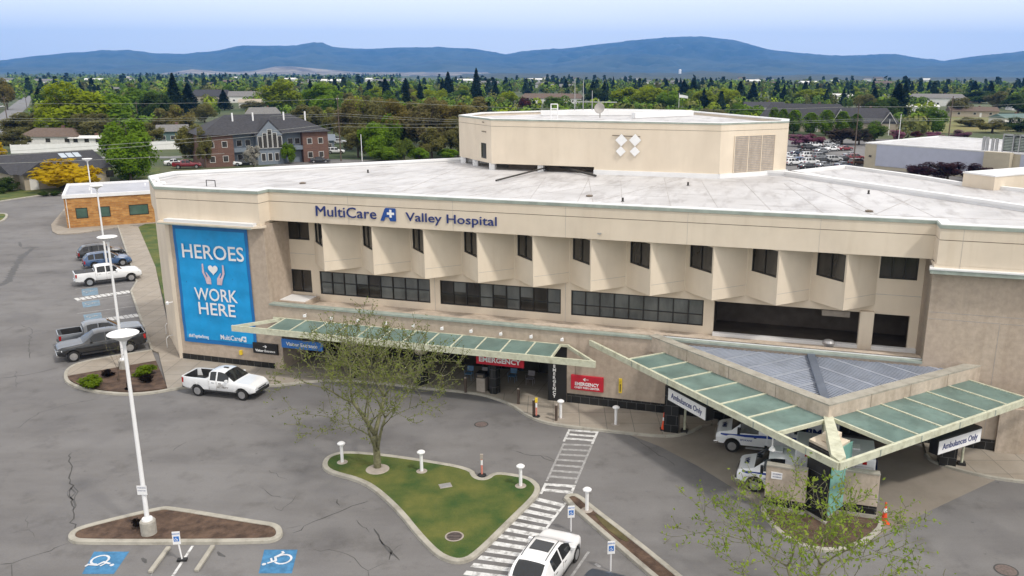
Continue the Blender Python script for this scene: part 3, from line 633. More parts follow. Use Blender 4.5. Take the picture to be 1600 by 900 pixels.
for px, py in ((238, 284), (249, 289)):
    u, v = PU(px, py, 12.8); mb = MB(); mb.box(u, u + .28, v, v + .2, 12.8, 13.05); mb.tube((u + .15, v + .1, 12.9), (u + .45, v + .05, 12.95), .09); mb.build('roof_camera', M['lamp_white'], hosp)
# tower cornice and canopy tray over the banner
mb = MB(); mb.prism([(-.32, -.25), (7.95, -.25), (7.95, .3), (-.32, .3)], 10.43, 10.62); mb.build('tower_band_base', M['stucco'], hosp)
MB().prism([(.0, -.75), (7.6, -.75), (8.2, -.2), (8.2, .1), (-.3, .1)], 10.28, 10.42).build('cornice', M['stucco'], hosp)
MB().box(.55, 7.7, -.72, -.27, 10.42, 10.62).build('light_trough', M['coping_white'], hosp)
mb = MB(); mb.beam((.0, -.76, 10.32), (7.62, -.76, 10.32), .03, .08); mb.build('cornice_edge', M['coping'], hosp)
# right block
MB().prism([(50.0, 0), (64.6, 0), (64.6, 7), (50.0, 7)], 0, 10.42).build('right_wall', M['stone'], hosp)
MB().prism([(49.95, -.38), (64.9, -.38), (64.9, .3), (49.95, .3)], 10.43, 10.62).build('right_band_base', M['stucco'], hosp)
MB().prism([(49.7, -.7), (65, -.7), (65, .1), (49.8, .1)], 10.36, 10.44).build('cornice', M['coping_white'], hosp)
MB().prism([(49.75, -.66), (65, -.66), (65, .1), (49.8, .1)], 10.14, 10.35).build('cornice_edge', M['coping'], hosp)
for bx_ in ((50.02, 64.5, -.008, .02, 7.84, 7.865), (50.02, 64.5, -.008, .02, 7.46, 7.485), (53.6, 53.62, -.008, .02, .8, 7.4)): MB().box(*bx_).build('wall_joint', M['louvre'], hosp)
MB().box(50.02, 55.0, -.04, .3, .12, .75).build('black_base', M['black_tile'], hosp)
for u in (54.2, 57.6): MB().box(u, u + 1.25, -.22, .3, .1, 2.75).build('pilaster', M['concrete_panel'], hosp)
# podium
mb = MB(); mb.box(28.3, 50.0, 0, .4, .1, 4.84); mb.box(8.0, 28.3, 0, .4, 3.35, 4.84); mb.box(8.0, 8.75, 0, 2.8, .1, 3.35); mb.build('podium_wall', M['stone'], hosp)
mb = MB(); mb.box(8.02, 34.6, -.10, .46, 4.84, 4.96); mb.box(34.6, 49.98, -.10, .46, 4.84, 4.96); mb.build('podium_coping', M['coping'], hosp)
mb = MB(); mb.box(27.1, 49.98, .3, .9, 4.965, 5.02); mb.build('podium_flashing', M['concrete_panel'], hosp)
MB().box(8.0, 50.0, .46, 2.9, 3.9, 4.58).build('podium_roof', M['concrete_panel'], hosp)
mb = MB(); mb.prism([(7.9, 1.0), (10.2, 1.0), (10.2, 2.8), (7.9, 2.8)], 4.5, 4.9); mb.build('podium_skylight', M['concrete_panel'], hosp)
MB().box(8.05, 10.05, 1.15, 2.65, 4.9, 4.94).build('skylight_lid', M['coping_white'], hosp)
for (u0, u1) in ((8.74, 28.25),):
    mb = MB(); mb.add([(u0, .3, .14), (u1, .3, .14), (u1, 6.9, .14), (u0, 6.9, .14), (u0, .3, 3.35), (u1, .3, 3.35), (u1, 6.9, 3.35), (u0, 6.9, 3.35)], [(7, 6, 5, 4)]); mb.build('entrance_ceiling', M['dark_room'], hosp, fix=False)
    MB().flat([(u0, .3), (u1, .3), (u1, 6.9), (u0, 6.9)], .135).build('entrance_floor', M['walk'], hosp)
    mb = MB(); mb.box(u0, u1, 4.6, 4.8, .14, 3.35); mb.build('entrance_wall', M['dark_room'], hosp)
    f = MB(); 
    for i in range(14): x = u0 + .6 + i * 1.4; f.box(x, x + .07, 4.5, 4.62, .14, 3.0)
    f.box(u0 + .5, u1 - .3, 4.5, 4.62, 2.3, 2.38); fo = f.build('storefront', M['dark_frame'], hosp)
    MB().box(u0 + .6, u1 - .4, 4.56, 4.585, .16, 2.98).build('pane', M['glass'], fo)
MB().box(36.03, 50.0, -.03, .3, .1, .72).build('black_base', M['black_tile'], hosp); MB().box(29.45, 36.03, -.035, .3, .1, .74).build('black_base', M['black_tile'], hosp)
MB().box(28.2, 29.42, -.06, .5, .1, 3.95).build('black_pillar', M['black'], hosp)
t = MB()
for i, ch in enumerate('EMERGENCY'):
    q = text_mb(ch, .30, .010, .01); xs = [p[0] for p in q.v]; c0 = (min(xs) + max(xs)) / 2; ys = [p[1] for p in q.v]; c1 = (min(ys) + max(ys)) / 2
    t.add([(28.62 + (p[0] - c0) * .95, -.075 - p[2], 2.48 - i * .252 + (p[1] - c1) * .92) for p in q.v], q.f)
t.build('lettering', M['white'], hosp, fix=False)
# entrance columns: black foot, beige head
for u, v in ((24.35, .35), (19.2, .35), (14.0, .35)):
    MB().prism([(u - .42, v), (u - .1, v - .45), (u + .3, v - .45), (u + .45, v), (u, v + .4)], .13, 2.3).build('entrance_column', M['black_tile'], hosp)
    MB().lathe([(.38, 2.3), (.5, 2.6), (.52, 3.4)], (u, v, 0), 16).build('column_head', M['stucco'], hosp, smooth=True)
for i in range(10):
    u = 10.9 + i * 2.03
    mb = MB(); mb.tube((u, -.02, 4.45), (u, -.22, 4.45), .02, n=6); mb.box(u - .09, u + .09, -.36, -.2, 4.28, 4.45); mb.build('wall_floodlight', M['lamp_white'], hosp, bevel=.015)
# lettering on the band
lettering('MultiCare', 1.0, M['navy'], hosp, (13.82, .93, 11.42), width=4.5, bold=.0, ext=.04)
lettering('Valley Hospital', .82, M['navy'], hosp, (21.35, .93, 11.36), width=6.3, bold=.002, ext=.04)
def emblem(parent, u, v, z, h, m, m2, name='emblem'):
    """slanted square with a white cross"""
    s_ = h
    o = MB(); pts = [(-.72, -.5), (-.34, .40), (-.24, .5), (.52, .5), (.58, .42), (.58, -.5), (.1, -.5), (-.02, -.22), (-.30, -.22), (-.42, -.5)]
    o.add([(u + a * s_, v - .05, z + b * s_) for a, b in pts] + [(u + a * s_, v, z + b * s_) for a, b in pts], [tuple(range(len(pts)))] + [(i, (i + 1) % len(pts), len(pts) + (i + 1) % len(pts), len(pts) + i) for i in range(len(pts))])
    e = o.build(name, m, parent); c = MB(); cx, cz = u + .16 * s_, z + .08 * s_
    c.box(cx - .09 * s_, cx + .09 * s_, v - .065, v - .052, cz - .3 * s_, cz + .3 * s_); c.box(cx - .3 * s_, cx - .09 * s_, v - .065, v - .052, cz - .09 * s_, cz + .09 * s_); c.box(cx + .09 * s_, cx + .3 * s_, v - .065, v - .052, cz - .09 * s_, cz + .09 * s_)
    c.build('cross', m2, e)
emblem(hosp, 17.0, .93, 11.47, .86, M['navy2'], M['white'])
# bracket left after a lost light on the band
u = 31.2; mb = MB(); mb.tube((u, .94, 10.9), (u, .78, 11.0), .02); mb.box(u - .12, u + .12, .72, .80, 10.98, 11.06); mb.build('light_bracket', M['steel'], hosp)
# penthouse
PO = [(12.4, 24.3), (17.4, 19.3), (36.6, 19.3), (41.6, 24.3), (41.6, 27.5), (30.5, 42.5), (22, 42.5), (12.4, 30)]
ZP = 16.75
pent = MB(); pent.prism([(26.4, 19.3), (36.6, 19.3), (41.6, 24.3), (41.6, 27), (26.4, 40)], 12.42, 16.1); pent.prism([(12.4, 24.3), (17.4, 19.3), (26.4, 19.3), (26.4, 40), (22, 42), (12.4, 30)], 12.98, 16.1); pent.build('penthouse', M['stucco'], hosp)
mb = MB(); ring(mb, inset(PO, -.0), .5, 16.13, ZP - .12); mb.build('penthouse_band', M['stucco'], hosp, fix=False)
mb = MB(); ring(mb, inset(PO, .04), .4, 16.09, 16.14); mb.build('band_groove', M['groove'], hosp, fix=False)
mb = MB(); ring(mb, inset(PO, -.04), .12, ZP - .14, ZP - .02); mb.build('penthouse_coping', M['coping'], hosp, fix=False)
mb = MB(); ring(mb, inset(PO, .01), .6, ZP - .11, ZP); mb.build('penthouse_cap', M['coping_white'], hosp, fix=False)
MB().prism(inset(PO, .45), 16.1, 16.42).build('penthouse_roof', M['roof'], hosp)
mb = MB(); mb.box(26.4, 36.7, 19.12, 19.31, Z_R, Z_R + .35); mb.prism([(36.6, 19.1), (41.8, 24.2), (41.5, 24.4), (36.5, 19.35)], Z_R, Z_R + .35); mb.build('penthouse_kerb', M['coping_white'], hosp)
for u, v in ((12.9, 24.0), (14.8, 22.2), (17.3, 19.7), (21.7, 19.6)): MB().box(u - .25, u + .25, v - .1, v + .4, Z_R, 12.98).build('pier', M['coping_white'], hosp)
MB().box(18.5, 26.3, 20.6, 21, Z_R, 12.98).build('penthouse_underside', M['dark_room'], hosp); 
mb = MB(); a, b = PU(775, 284, Z_R), PU(855, 268, Z_R); mb.tube((*a, Z_R + .1), (*b, Z_R + .35), .07); a, b = PU(873, 267, Z_R), PU(931, 277, Z_R); mb.tube((*a, Z_R + .4), (*b, Z_R + .12), .09); mb.build('roof_pipe', M['dark_frame'], hosp)
# penthouse door on the diagonal face, louvres on the right diagonal
Tl = Matrix.Translation((12.4, 24.3, 0)) @ Matrix.Rotation(R(-45), 4, 'Z')
MB().box(5.35, 6.0, -.03, .02, 13.3, 14.6, Tl).build('access_door', M['dark_frame'], hosp); MB().box(5.0, 5.35, -.03, .02, 13.3, 14.6, Tl).build('door_leaf', M['glass'], hosp)
for x, z in ((5.3, 16.35), (5.2, 15.55), (5.7, 15.55)): MB().box(x, x + .35, -.06, .0, z, z + .07, Tl).build('wall_light', M['groove'], hosp)
Tr = Matrix.Translation((36.6, 19.3, 0)) @ Matrix.Rotation(R(45), 4, 'Z')
lv = MB(); 
for i in range(3):
    x0 = 1.45 + i * 1.42
    for j in range(20): zz = 12.85 + j * .14; lv.box(x0, x0 + 1.34, -.05, .0, zz, zz + .075, Tr)
lo = lv.build('louvre', M['concrete_panel'], hosp); MB().box(1.43, 5.65, -.015, -.004, 12.8, 15.65, Tr).build('louvre_back', M['louvre'], lo)
mb = MB()
for x in (1.38, 2.80, 4.22, 5.64): mb.box(x, x + .07, -.07, .0, 12.78, 15.7, Tr)
mb.box(1.38, 5.71, -.06, .0, 15.66, 15.72, Tr); mb.box(1.38, 5.71, -.06, .0, 12.72, 12.79, Tr); mb.build('louvre_frame', M['stucco'], lo)
# four white diamonds (flat panels standing off the wall)
for i, (px, py, r_) in enumerate(((971, 219, .36), (992.5, 219, .36), (970, 236.3, .30), (992, 236.7, .30))):
    a, b, c = ray(px, py); den = a * ny.x + b * ny.y; tt = (A0.x * ny.x + A0.y * ny.y + 19.2) / den; x, y, z = a * tt, b * tt, H_ + c * tt; u, v = toUV((x, y)); r_ *= 1.38
    mb = MB(); pts = [(u - r_, z), (u, z - r_), (u + r_, z), (u, z + r_)]
    mb.add([(p, 19.14, q) for p, q in pts] + [(p, 19.2, q) for p, q in pts], [(0, 1, 2, 3), (7, 6, 5, 4)] + [(k, (k + 1) % 4, 4 + (k + 1) % 4, 4 + k) for k in range(4)]); mb.tube((u, 19.2, z), (u, 19.3, z), .05)
    mb.build('diamond_antenna', M['white'], hosp)
mb = MB(); mb.tube((27.9, 19.22, 15.6), (30.2, 19.22, 15.55), .035); mb.build('antenna_conduit', M['groove'], hosp)
# rooftop: raised inner parapet, antennas, dish, ladder
zz = 16.42
u0, v0 = PU(905, 181, zz)
mb = MB(); mb.beam((*PU(845, 173, 16.9), 16.95), (*PU(1081, 173, 16.9), 16.95), .5, .5); mb.beam((*PU(1081, 173.5, 16.9), 16.95), (*PU(990, 177, 16.9), 16.95), .5, .5); mb.build('inner_parapet', M['coping_white'], hosp)
for px, h in ((898, 3.6), (911, 3.4), (925, 2.4), (934.5, 1.6)):
    u, v = PU(px, 180, zz); mb = MB(); mb.tube((u, v, zz), (u, v, zz + h), .05, .03); 
    if px == 934.5: mb.box(u - 2.6, u + 1.9, v - .04, v + .04, zz + 1.25, zz + 1.33)
    mb.build('antenna_mast', M['steel'], hosp)
u, v = PU(937, 184, zz); mb = MB(); mb.lathe([(.04, 0), (.27, .05), (.46, .15), (.50, .2), (.45, .17), (.23, .08), (.02, .04)], (0, 0, 0), 20); Tm = Matrix.Translation((u, v, zz + .85)) @ Matrix.Rotation(R(75), 4, 'X'); mb.v = [tuple(Tm @ Vector(p)) for p in mb.v]; mb.tube((u, v + .1, zz), (u, v + .1, zz + .9), .05); mb.build('satellite_dish', M['louvre'], hosp, smooth=True)
u, v = PU(866, 184, 16.75); mb = MB()
for s_ in (-.3, .3): mb.tube((u + s_, v, zz), (u + s_, v, 17.9), .05)
for z_ in (17.9, 17.5, 17.1): mb.tube((u - .3, v, z_), (u + .3, v, z_), .04)
mb.build('roof_ladder', M['lamp_white'], hosp)
# rear wing with lower roof, seen past the right parapet
wing = [PU(1236, 268, 11.6), PU(1300, 261, 11.6), PU(1320, 259, 11.6), PU(1430, 274, 11.6), PU(1505, 286, 11.6), PU(1640, 300, 11.6)] + [(64.5, 3)]
MB().prism(wing, 0, 11.35).build('rear_wing', M['stucco'], hosp); mb = MB(); ring(mb, wing, .5, 11.35, 11.7); mb.build('wing_parapet', M['coping_white'], hosp, fix=False)
MB().prism(inset(wing, .45), 11.3, 11.42).build('wing_roof', M['roof'], hosp)
a_, b_, c_ = PU(1503, 291, 11.4), PU(1552, 298, 11.4), PU(1700, 284, 11.4)
MB().prism([a_, b_, c_, (c_[0] + a_[0] - b_[0], c_[1] + a_[1] - b_[1])], 11.4, 12.5).build('wing_block', M['stucco'], hosp); MB().prism(inset([a_, b_, c_, (c_[0] + a_[0] - b_[0], c_[1] + a_[1] - b_[1])], -.05), 12.5, 12.62).build('block_cap', M['coping_white'], hosp)
# ------------------------------------------------------------------ canopies
class LB(MB):
    """mesh in hospital grid coordinates, shifted so that (u0, v0) is the thing's base"""
    def put(s, name, m, parent, u0, v0, **k):
        s.v = [(p[0] - u0, p[1] - v0, p[2]) for p in s.v]; return s.build(name, m, parent, **k)
def hthing(name, label, cat, u, v, z=0., group=None): return thing(name, label, cat, HW(u, v, z), ANG, group)
# visitor canopy
vc = hthing('glass_canopy', 'long green glass canopy on cream steel along the visitor and emergency entrance', 'canopy', 18, 0)
zc = 3.88
b = LB(); b.beam((6.5, -2.25, zc), (31.8, -2.25, zc), .14, .40); b.put('front_beam', M['cream_steel'], vc, 18, 0)
b = LB(); b.beam((6.65, -2.2, zc - .01), (8.9, -.06, zc + .10), .13, .22); b.beam((8.3, -.12, zc + .14), (29.6, -.12, zc + .14), .12, .16); b.beam((31.65, -2.2, zc - .01), (29.5, -.06, zc + .10), .13, .22); b.put('rear_beam', M['cream_steel'], vc, 18, 0)
N_R = 12
for i in range(N_R + 1):
    u = 9.3 + (29.05 - 9.3) * i / N_R
    b = LB(); b.beam((u, -.17, zc + .16), (u, -2.2, zc + .03), .10, .16); b.put('rafter', M['cream_steel'], vc, 18, 0)
    if i < N_R:
        u1 = 9.3 + (29.05 - 9.3) * (i + 1) / N_R; b = LB()
        b.add([(u + .05, -.2, zc + .11), (u1 - .05, -.2, zc + .11), (u1 - .05, -2.19, zc - .01), (u + .05, -2.19, zc - .01), (u + .05, -.2, zc + .13), (u1 - .05, -.2, zc + .13), (u1 - .05, -2.19, zc + .01), (u + .05, -2.19, zc + .01)], [(3, 2, 1, 0), (4, 5, 6, 7), (0, 1, 5, 4), (1, 2, 6, 5), (2, 3, 7, 6), (3, 0, 4, 7)])
        b.put('glass_panel', M['canopy_glass'], vc, 18, 0)
for u in (12.6, 16.5, 20.4, 24.6, 28.5):
    b = LB(); b.box(u - .03, u + .03, -2.33, -2.31, zc - .4, zc); b.put('joint_plate', M['cream_steel'], vc, 18, 0)
# hanging signs of the entrance
s_ = hthing('hanging_sign', 'blue Visitor Entrance sign hanging under the left end of the glass canopy', 'sign', 10.75, -.6, 2.05)
MB().box(-1.6, 1.6, -.06, .06, 0, .62).build('sign_board', M['blue_sign'], s_, bevel=.01)
lettering('Visitor Entrance', .36, M['white'], s_, (0, -.07, .3), width=2.45, bold=.006)
s_ = hthing('hanging_sign', 'red EMERGENCY sign hanging under the middle of the glass canopy', 'sign', 25.3, -1.0, 2.5)
MB().box(-1.6, 1.6, -.06, .06, 0, .62).build('sign_board', M['red_sign'], s_, bevel=.01)
lettering('EMERGENCY', .44, M['white'], s_, (0, -.07, .32), width=2.8, bold=.012)
s_ = hthing('wall_sign', 'black Visitor Entrance sign with white arrow beside the banner', 'sign', 7.42, 0, 1.22)
MB().box(-1.0, 1.0, -.14, -.01, 0, .78).build('sign_board', M['black'], s_, bevel=.01)
lettering('Visitor Entrance', .24, M['white'], s_, (0, -.15, .22), width=1.6, bold=.004)
mb = MB(); mb.box(-.16, .10, -.155, -.145, .53, .56); mb.add([(.17, -.15, .545), (.03, -.15, .65), (-.02, -.15, .62), (.08, -.15, .545), (-.02, -.15, .47), (.03, -.15, .44)], [(0, 1, 2, 3), (3, 4, 5, 0)]); mb.build('arrow', M['white'], s_, fix=False)
s_ = hthing('wall_sign', 'red EMERGENCY CHEST PAIN CENTER sign with left arrow on the stone wall', 'sign', 30.78, 0, 1.08)
MB().box(-1.05, 1.05, -.16, -.01, 0, .98).build('sign_board', M['red_sign'], s_, bevel=.02)
lettering('EMERGENCY', .30, M['white'], s_, (0, -.17, .42), width=1.55, bold=.008); lettering('CHEST PAIN CENTER', .17, M['white'], s_, (0, -.17, .18), width=1.62, bold=.004)
mb = MB(); mb.box(-.2, .1, -.175, -.165, .73, .76); mb.add([(-.27, -.17, .745), (-.13, -.17, .64), (-.08, -.17, .67), (-.18, -.17, .745), (-.08, -.17, .82), (-.13, -.17, .85)], [(0, 1, 2, 3), (3, 4, 5, 0)]); mb.build('arrow', M['white'], s_, fix=False)
mb = MB(); mb.tube((-.78, -.03, .98), (-.78, -.03, 1.75), .012, n=5); mb.build('conduit', M['groove'], s_)
s_ = hthing('wall_marker', 'narrow yellow marker board on the stone wall right of the red sign', 'sign', 32.9, 0, 1.15)
MB().box(-.10, .10, -.09, -.01, 0, .95).build('board', M['yellow'], s_, bevel=.01); MB().box(-.03, .03, -.1, -.091, .1, .6).build('slot', M['black'], s_); MB().lathe([(.04, 0), (.04, .01)], (0, -.1, .75), 8).build('dot', M['black'], s_)
# banner
bn = hthing('banner', 'huge cyan HEROES WORK HERE banner on the stone tower', 'banner', 3.6, 0, 1.5)
mb = MB(); nx_, nz_ = 14, 22
rb = random.Random(5)
def wav(x, z): return -.055 - .02 * math.sin(x * 1.7 + z * .8) - .014 * math.sin(x * 4.1 - z * 2.3) - .01 * math.sin(z * 5 + x)
X0, X1, Z0, Z1 = -2.96, 3.12, .02, 8.62
P = [(X0 + (X1 - X0) * i / nx_, wav(i * .4, j * .4), Z0 + (Z1 - Z0) * j / nz_) for j in range(nz_ + 1) for i in range(nx_ + 1)]
mb.add(P, [(j * (nx_ + 1) + i, j * (nx_ + 1) + i + 1, (j + 1) * (nx_ + 1) + i + 1, (j + 1) * (nx_ + 1) + i) for j in range(nz_) for i in range(nx_)]); mb.build('border', M['banner_edge'], bn, smooth=True, fix=False)
x0, x1, z0, z1 = X0 + .24, X1 - .24, Z0 + .3, Z1 - .28
mb = MB(); nx_, nz_ = 26, 38
P = [(x0 + (x1 - x0) * i / nx_, wav((x0 + (x1 - x0) * i / nx_ - X0) * 14 / (X1 - X0) * .4, (z0 + (z1 - z0) * j / nz_) * 22 / (Z1 - Z0) * .4) - .008, z0 + (z1 - z0) * j / nz_) for j in range(nz_ + 1) for i in range(nx_ + 1)]
mb.add(P, [(j * (nx_ + 1) + i, j * (nx_ + 1) + i + 1, (j + 1) * (nx_ + 1) + i + 1, (j + 1) * (nx_ + 1) + i) for j in range(nz_) for i in range(nx_)]); mb.build('field', M['banner'], bn, smooth=True, fix=False)
for txt, u, z, wd, sz in (('HEROES', 3.83, 8.25, 5.05, 1.42), ('WORK', 3.75, 5.18, 3.55, 1.28), ('HERE', 3.72, 4.12, 3.05, 1.28)): lettering(txt, sz, M['white'], bn, (u - 3.6, -.13, z - 1.5), width=wd, bold=.012, ext=.004)
lettering('#InItTogetherStrong', .34, M['white'], bn, (1.93 - 3.6, -.12, .52), width=1.68, bold=.004, ext=.004); lettering('MultiCare', .5, M['white'], bn, (4.62 - 3.6, -.12, .62), width=1.65, bold=.004, ext=.004)
emblem(bn, 5.7 - 3.6, -.105, .64, .38, M['white'], M['banner'])
# heart between two open hands
hp = [(math.sin(t) ** 3 * .40, (13 * math.cos(t) - 5 * math.cos(2 * t) - 2 * math.cos(3 * t) - math.cos(4 * t)) / 16 * .40) for t in np.linspace(0, 2 * math.pi, 25)[:-1]]
MB().add([(x + .12, -.125, z + 5.58) for x, z in hp], [tuple(range(24))]).build('heart', M['white'], bn, fix=False)
for s_ in (-1, 1):
    pts = [(.78, .62), (.90, .58), (.93, .0), (.72, -.48), (.62, -.85), (.24, -.85), (.26, -.42), (.55, -.02), (.66, .02), (.50, -.32), (.58, -.36), (.74, -.05)]
    MB().add([(s_ * x + .12, -.122 - .001 * s_, z + 5.35) for x, z in pts], [tuple(range(len(pts)))]).build('open_hand', M['banner_pink'], bn, fix=False)
# rooftop pipe and hose bibs on the tower
s_ = hthing('wall_camera', 'small white camera on the hospital corner post', 'camera', -.1, -.02, 4.3)
mb = MB(); mb.tube((0, 0, .1), (-.1, -.3, .1), .03); mb.lathe([(.1, -.1), (.12, .05), (.05, .12)], (-.15, -.35, .1), 12); mb.build('housing', M['lamp_white'], s_)
s_ = hthing('wall_lantern', 'small brass bell light low on the stone tower under the banner', 'lamp', 5.35, 0, .95)
mb = MB(); mb.box(-.09, .09, -.2, 0, 0, .32); mb.build('housing', M['yellow'], s_, bevel=.02)
# chairs, bin
def chair(m, label, u, v):
    t = hthing('outdoor_chair', label, 'chair', u, v, .135, 'stacking chairs under the canopy')
    MB().box(-.24, .24, -.24, .22, .42, .46).build('seat', m, t, bevel=.02)
    T = Matrix.Translation((0, .22, .46)) @ Matrix.Rotation(R(-10), 4, 'X'); MB().box(-.24, .24, 0, .04, .06, .42, T).build('backrest', m, t, bevel=.02)
    for x in (-.22, .22):
        for y in (-.22, .2): mb = MB(); mb.tube((x * 1.05, y, 0), (x, y, .43), .014, n=6); mb.build('leg', m, t)
    for x in (-.27, .27): mb = MB(); mb.tube((x, -.2, .43), (x, -.2, .64), .012, n=6); mb.tube((x, -.2, .64), (x, .24, .66), .018, n=6); mb.build('armrest', m, t)
chair(M['chair_blue'], 'blue chair left of the grey chair under the canopy', 21.95, 2.0); chair(M['chair_grey'], 'grey chair just right of the leftmost blue chair', 23.05, 2.0)
chair(M['chair_blue'], 'blue chair partly behind the entrance column', 24.95, 2.4); chair(M['chair_grey'], 'grey chair at the right end of the chair row', 26.25, 2.3)
t = hthing('litter_bin', 'dark litter bin against the entrance column', 'bin', 23.55, .3, .135)
MB().box(-.3, .3, -.3, .3, 0, .95).build('body', M['tan_box'], t, bevel=.03); MB().box(-.33, .33, -.33, .33, .96, 1.3).build('hood', M['black'], t, bevel=.04); MB().box(-.2, .2, -.34, -.331, 1.03, 1.2).build('flap', M['groove'], t)
# ambulance canopy
U0, V0 = 44.8, -9.6
ac = hthing('ambulance_canopy', 'triangular concrete and green glass canopy over the ambulance bay', 'canopy', U0, V0)
zt = 5.05; PL, PA, PR = Vector((34.6, .05)), Vector((44.8, -8.35)), Vector((53.1, .12))
def strip(a, b, w0, z0, z1, inward=1):
    a, b = Vector(a), Vector(b); t = (b - a).normalized(); n = Vector((-t.y, t.x)) * w0 * inward; return [tuple(a), tuple(b), tuple(b + n), tuple(a + n)]
nl = (PA - PL).normalized(); nl = Vector((-nl.y, nl.x)); nr = (PR - PA).normalized(); nr = Vector((-nr.y, nr.x))
wB = .62
# mitred inner apex
def isect(p, d, q, e):
    k = d.x * e.y - d.y * e.x; r = q - p; t = (r.x * e.y - r.y * e.x) / k; return p + d * t
IA = isect(PL + nl * wB, PA - PL, PA + nr * wB, PR - PA)
LP = [tuple(PL), tuple(PA), tuple(IA), tuple(PL + nl * wB + (PA - PL).normalized() * .0)]; RP = [tuple(PA), tuple(PR), tuple(PR + nr * wB), tuple(IA)]
for nme, pp in (('left', LP), ('right', RP)):
    b = LB(); b.prism(pp, 4.05, 4.97); b.put('concrete_beam', M['concrete_panel'], ac, U0, V0)
    cc = Vector(((pp[0][0] + pp[1][0]) / 2, (pp[0][1] + pp[1][1]) / 2))
    b = LB(); b.prism(pp, 4.972, 5.05); b.put('beam_cap', M['kerb'], ac, U0, V0)
for P0_, P1_, nn_ in ((PL, PA, nl), (PA, PR, nr)):
    for f_ in (.25, .5, .75):
        q = P0_.lerp(P1_, f_) - nn_ * .006; t = (P1_ - P0_).normalized() * .012; b = LB(); b.prism([tuple(q - t), tuple(q + t), tuple(q + t + nn_ * .02), tuple(q - t + nn_ * .02)], 4.06, 5.04); b.put('beam_joint', M['groove'], ac, U0, V0)
# deck
dk = [tuple(PL + nl * wB + Vector((.3, 0))), tuple(IA), tuple(PR + nr * wB - Vector((.3, 0)))]
back = .35
ridge = (44.0, back)
zdeck = lambda p: 4.70
b = LB(); b.prism([(35.6, back), tuple(IA), (52.2, back)], 4.5, 4.62); b.put('deck', M['metal_deck'], ac, U0, V0)
def clip(poly, p, d):
    ts = []
    for i in range(len(poly)):
        a, c = Vector(poly[i]), Vector(poly[(i + 1) % len(poly)]); e = c - a; k = d.x * e.y - d.y * e.x
        if abs(k) < 1e-9: continue
        r = a - p; t = (r.x * e.y - r.y * e.x) / k; s2 = (r.x * d.y - r.y * d.x) / k
        if -1e-9 <= s2 <= 1 + 1e-9: ts.append(t)
    return (min(ts), max(ts)) if len(ts) > 1 and max(ts) - min(ts) > .15 else None
for side, tri, d in ((0, [(35.7, back), tuple(IA), ridge], (PR - PA).normalized()), (1, [ridge, tuple(IA), (52.1, back)], (PA - PL).normalized())):
    nn_ = Vector((-d.y, d.x)); c0 = [nn_.dot(Vector(p)) for p in tri]; s_ = min(c0) + .05; b = LB(); b2 = LB(); i = 0
    while s_ < max(c0) - .05:
        r_ = clip(tri, nn_ * s_, d)
        if r_:
            a, c = nn_ * s_ + d * r_[0], nn_ * s_ + d * r_[1]
            (b2 if i % 9 == 4 else b).beam((a.x, a.y, 4.68 if i % 9 != 4 else 4.70), (c.x, c.y, 4.68 if i % 9 != 4 else 4.70), .09 if i % 9 != 4 else .16, .07)
        s_ += .19; i += 1
    b.put('deck_ribs', M['metal_rib'], ac, U0, V0)
    if b2.v: b2.put('deck_seam', M['coping_white'] if 0 else M['metal_rib'], ac, U0, V0)
b = LB(); b.beam((ridge[0], ridge[1], 4.86), (IA.x - .05, IA.y + .1, 4.86), .42, .2); b.put('ridge_flashing', M['metal_deck'], ac, U0, V0)
b = LB(); b.beam((35.4, back, 5.02), (52.3, back, 5.02), .12, .3); b.put('rear_flashing', M['coping_white'], ac, U0, V0)
# glass skirt and outer steel
zo = 4.42; QL, QA, QR = Vector((30.9, .02)), Vector((45.1, -13.35)), Vector((57.2, -.1))
b = LB(); b.beam((QL.x, QL.y, zo), (QA.x, QA.y, zo), .16, .34); b.put('outer_beam', M['cream_steel'], ac, U0, V0); b = LB(); b.beam((QA.x, QA.y, zo + .002), (QR.x, QR.y, zo + .002), .16, .34); b.put('outer_beam', M['cream_steel'], ac, U0, V0)
def rafters(O0, O1, I0, I1, n):
    """O = on the outer beam, I = on the concrete beam (grid coordinates)"""
    for i in range(n + 1):
        o, q = Vector(O0).lerp(Vector(O1), i / n), Vector(I0).lerp(Vector(I1), i / n)
        b = LB(); b.beam((o.x, o.y, zo + .02), (q.x, q.y, 4.38), .10, .2); b.put('rafter', M['cream_steel'], ac, U0, V0)
        if i < n:
            o2, q2 = Vector(O0).lerp(Vector(O1), (i + 1) / n), Vector(I0).lerp(Vector(I1), (i + 1) / n); t = (o2 - o).normalized() * .05
            vs = [(o + t), (o2 - t), (q2 - t), (q + t)]; b = LB(); zz_ = (zo - .05, zo - .05, 4.31, 4.31)
            b.add([(p.x, p.y, z) for p, z in zip(vs, zz_)] + [(p.x, p.y, z + .02) for p, z in zip(vs, zz_)], [(3, 2, 1, 0), (4, 5, 6, 7), (0, 1, 5, 4), (1, 2, 6, 5), (2, 3, 7, 6), (3, 0, 4, 7)]); b.put('glass_panel', M['canopy_glass'], ac, U0, V0)
eL = (QA - QL).normalized(); rL = Vector((-eL.y, eL.x)); eR = (QR - QA).normalized(); rR = Vector((-eR.y, eR.x))
def onbeam(o, r, P0_, P1_): return isect(Vector(o), r, P0_, P1_ - P0_)
Oa, Ob = QL + eL * 4.1, QL + eL * 15.9; rafters(Oa, Ob, onbeam(Oa, rL, PL, PA), onbeam(Ob, rL, PL, PA), 6)
Oa, Ob = QA + eR * 3.7, QA + eR * 14.25; rafters(Oa, Ob, onbeam(Oa, rR, PA, PR), onbeam(Ob, rR, PA, PR), 6)
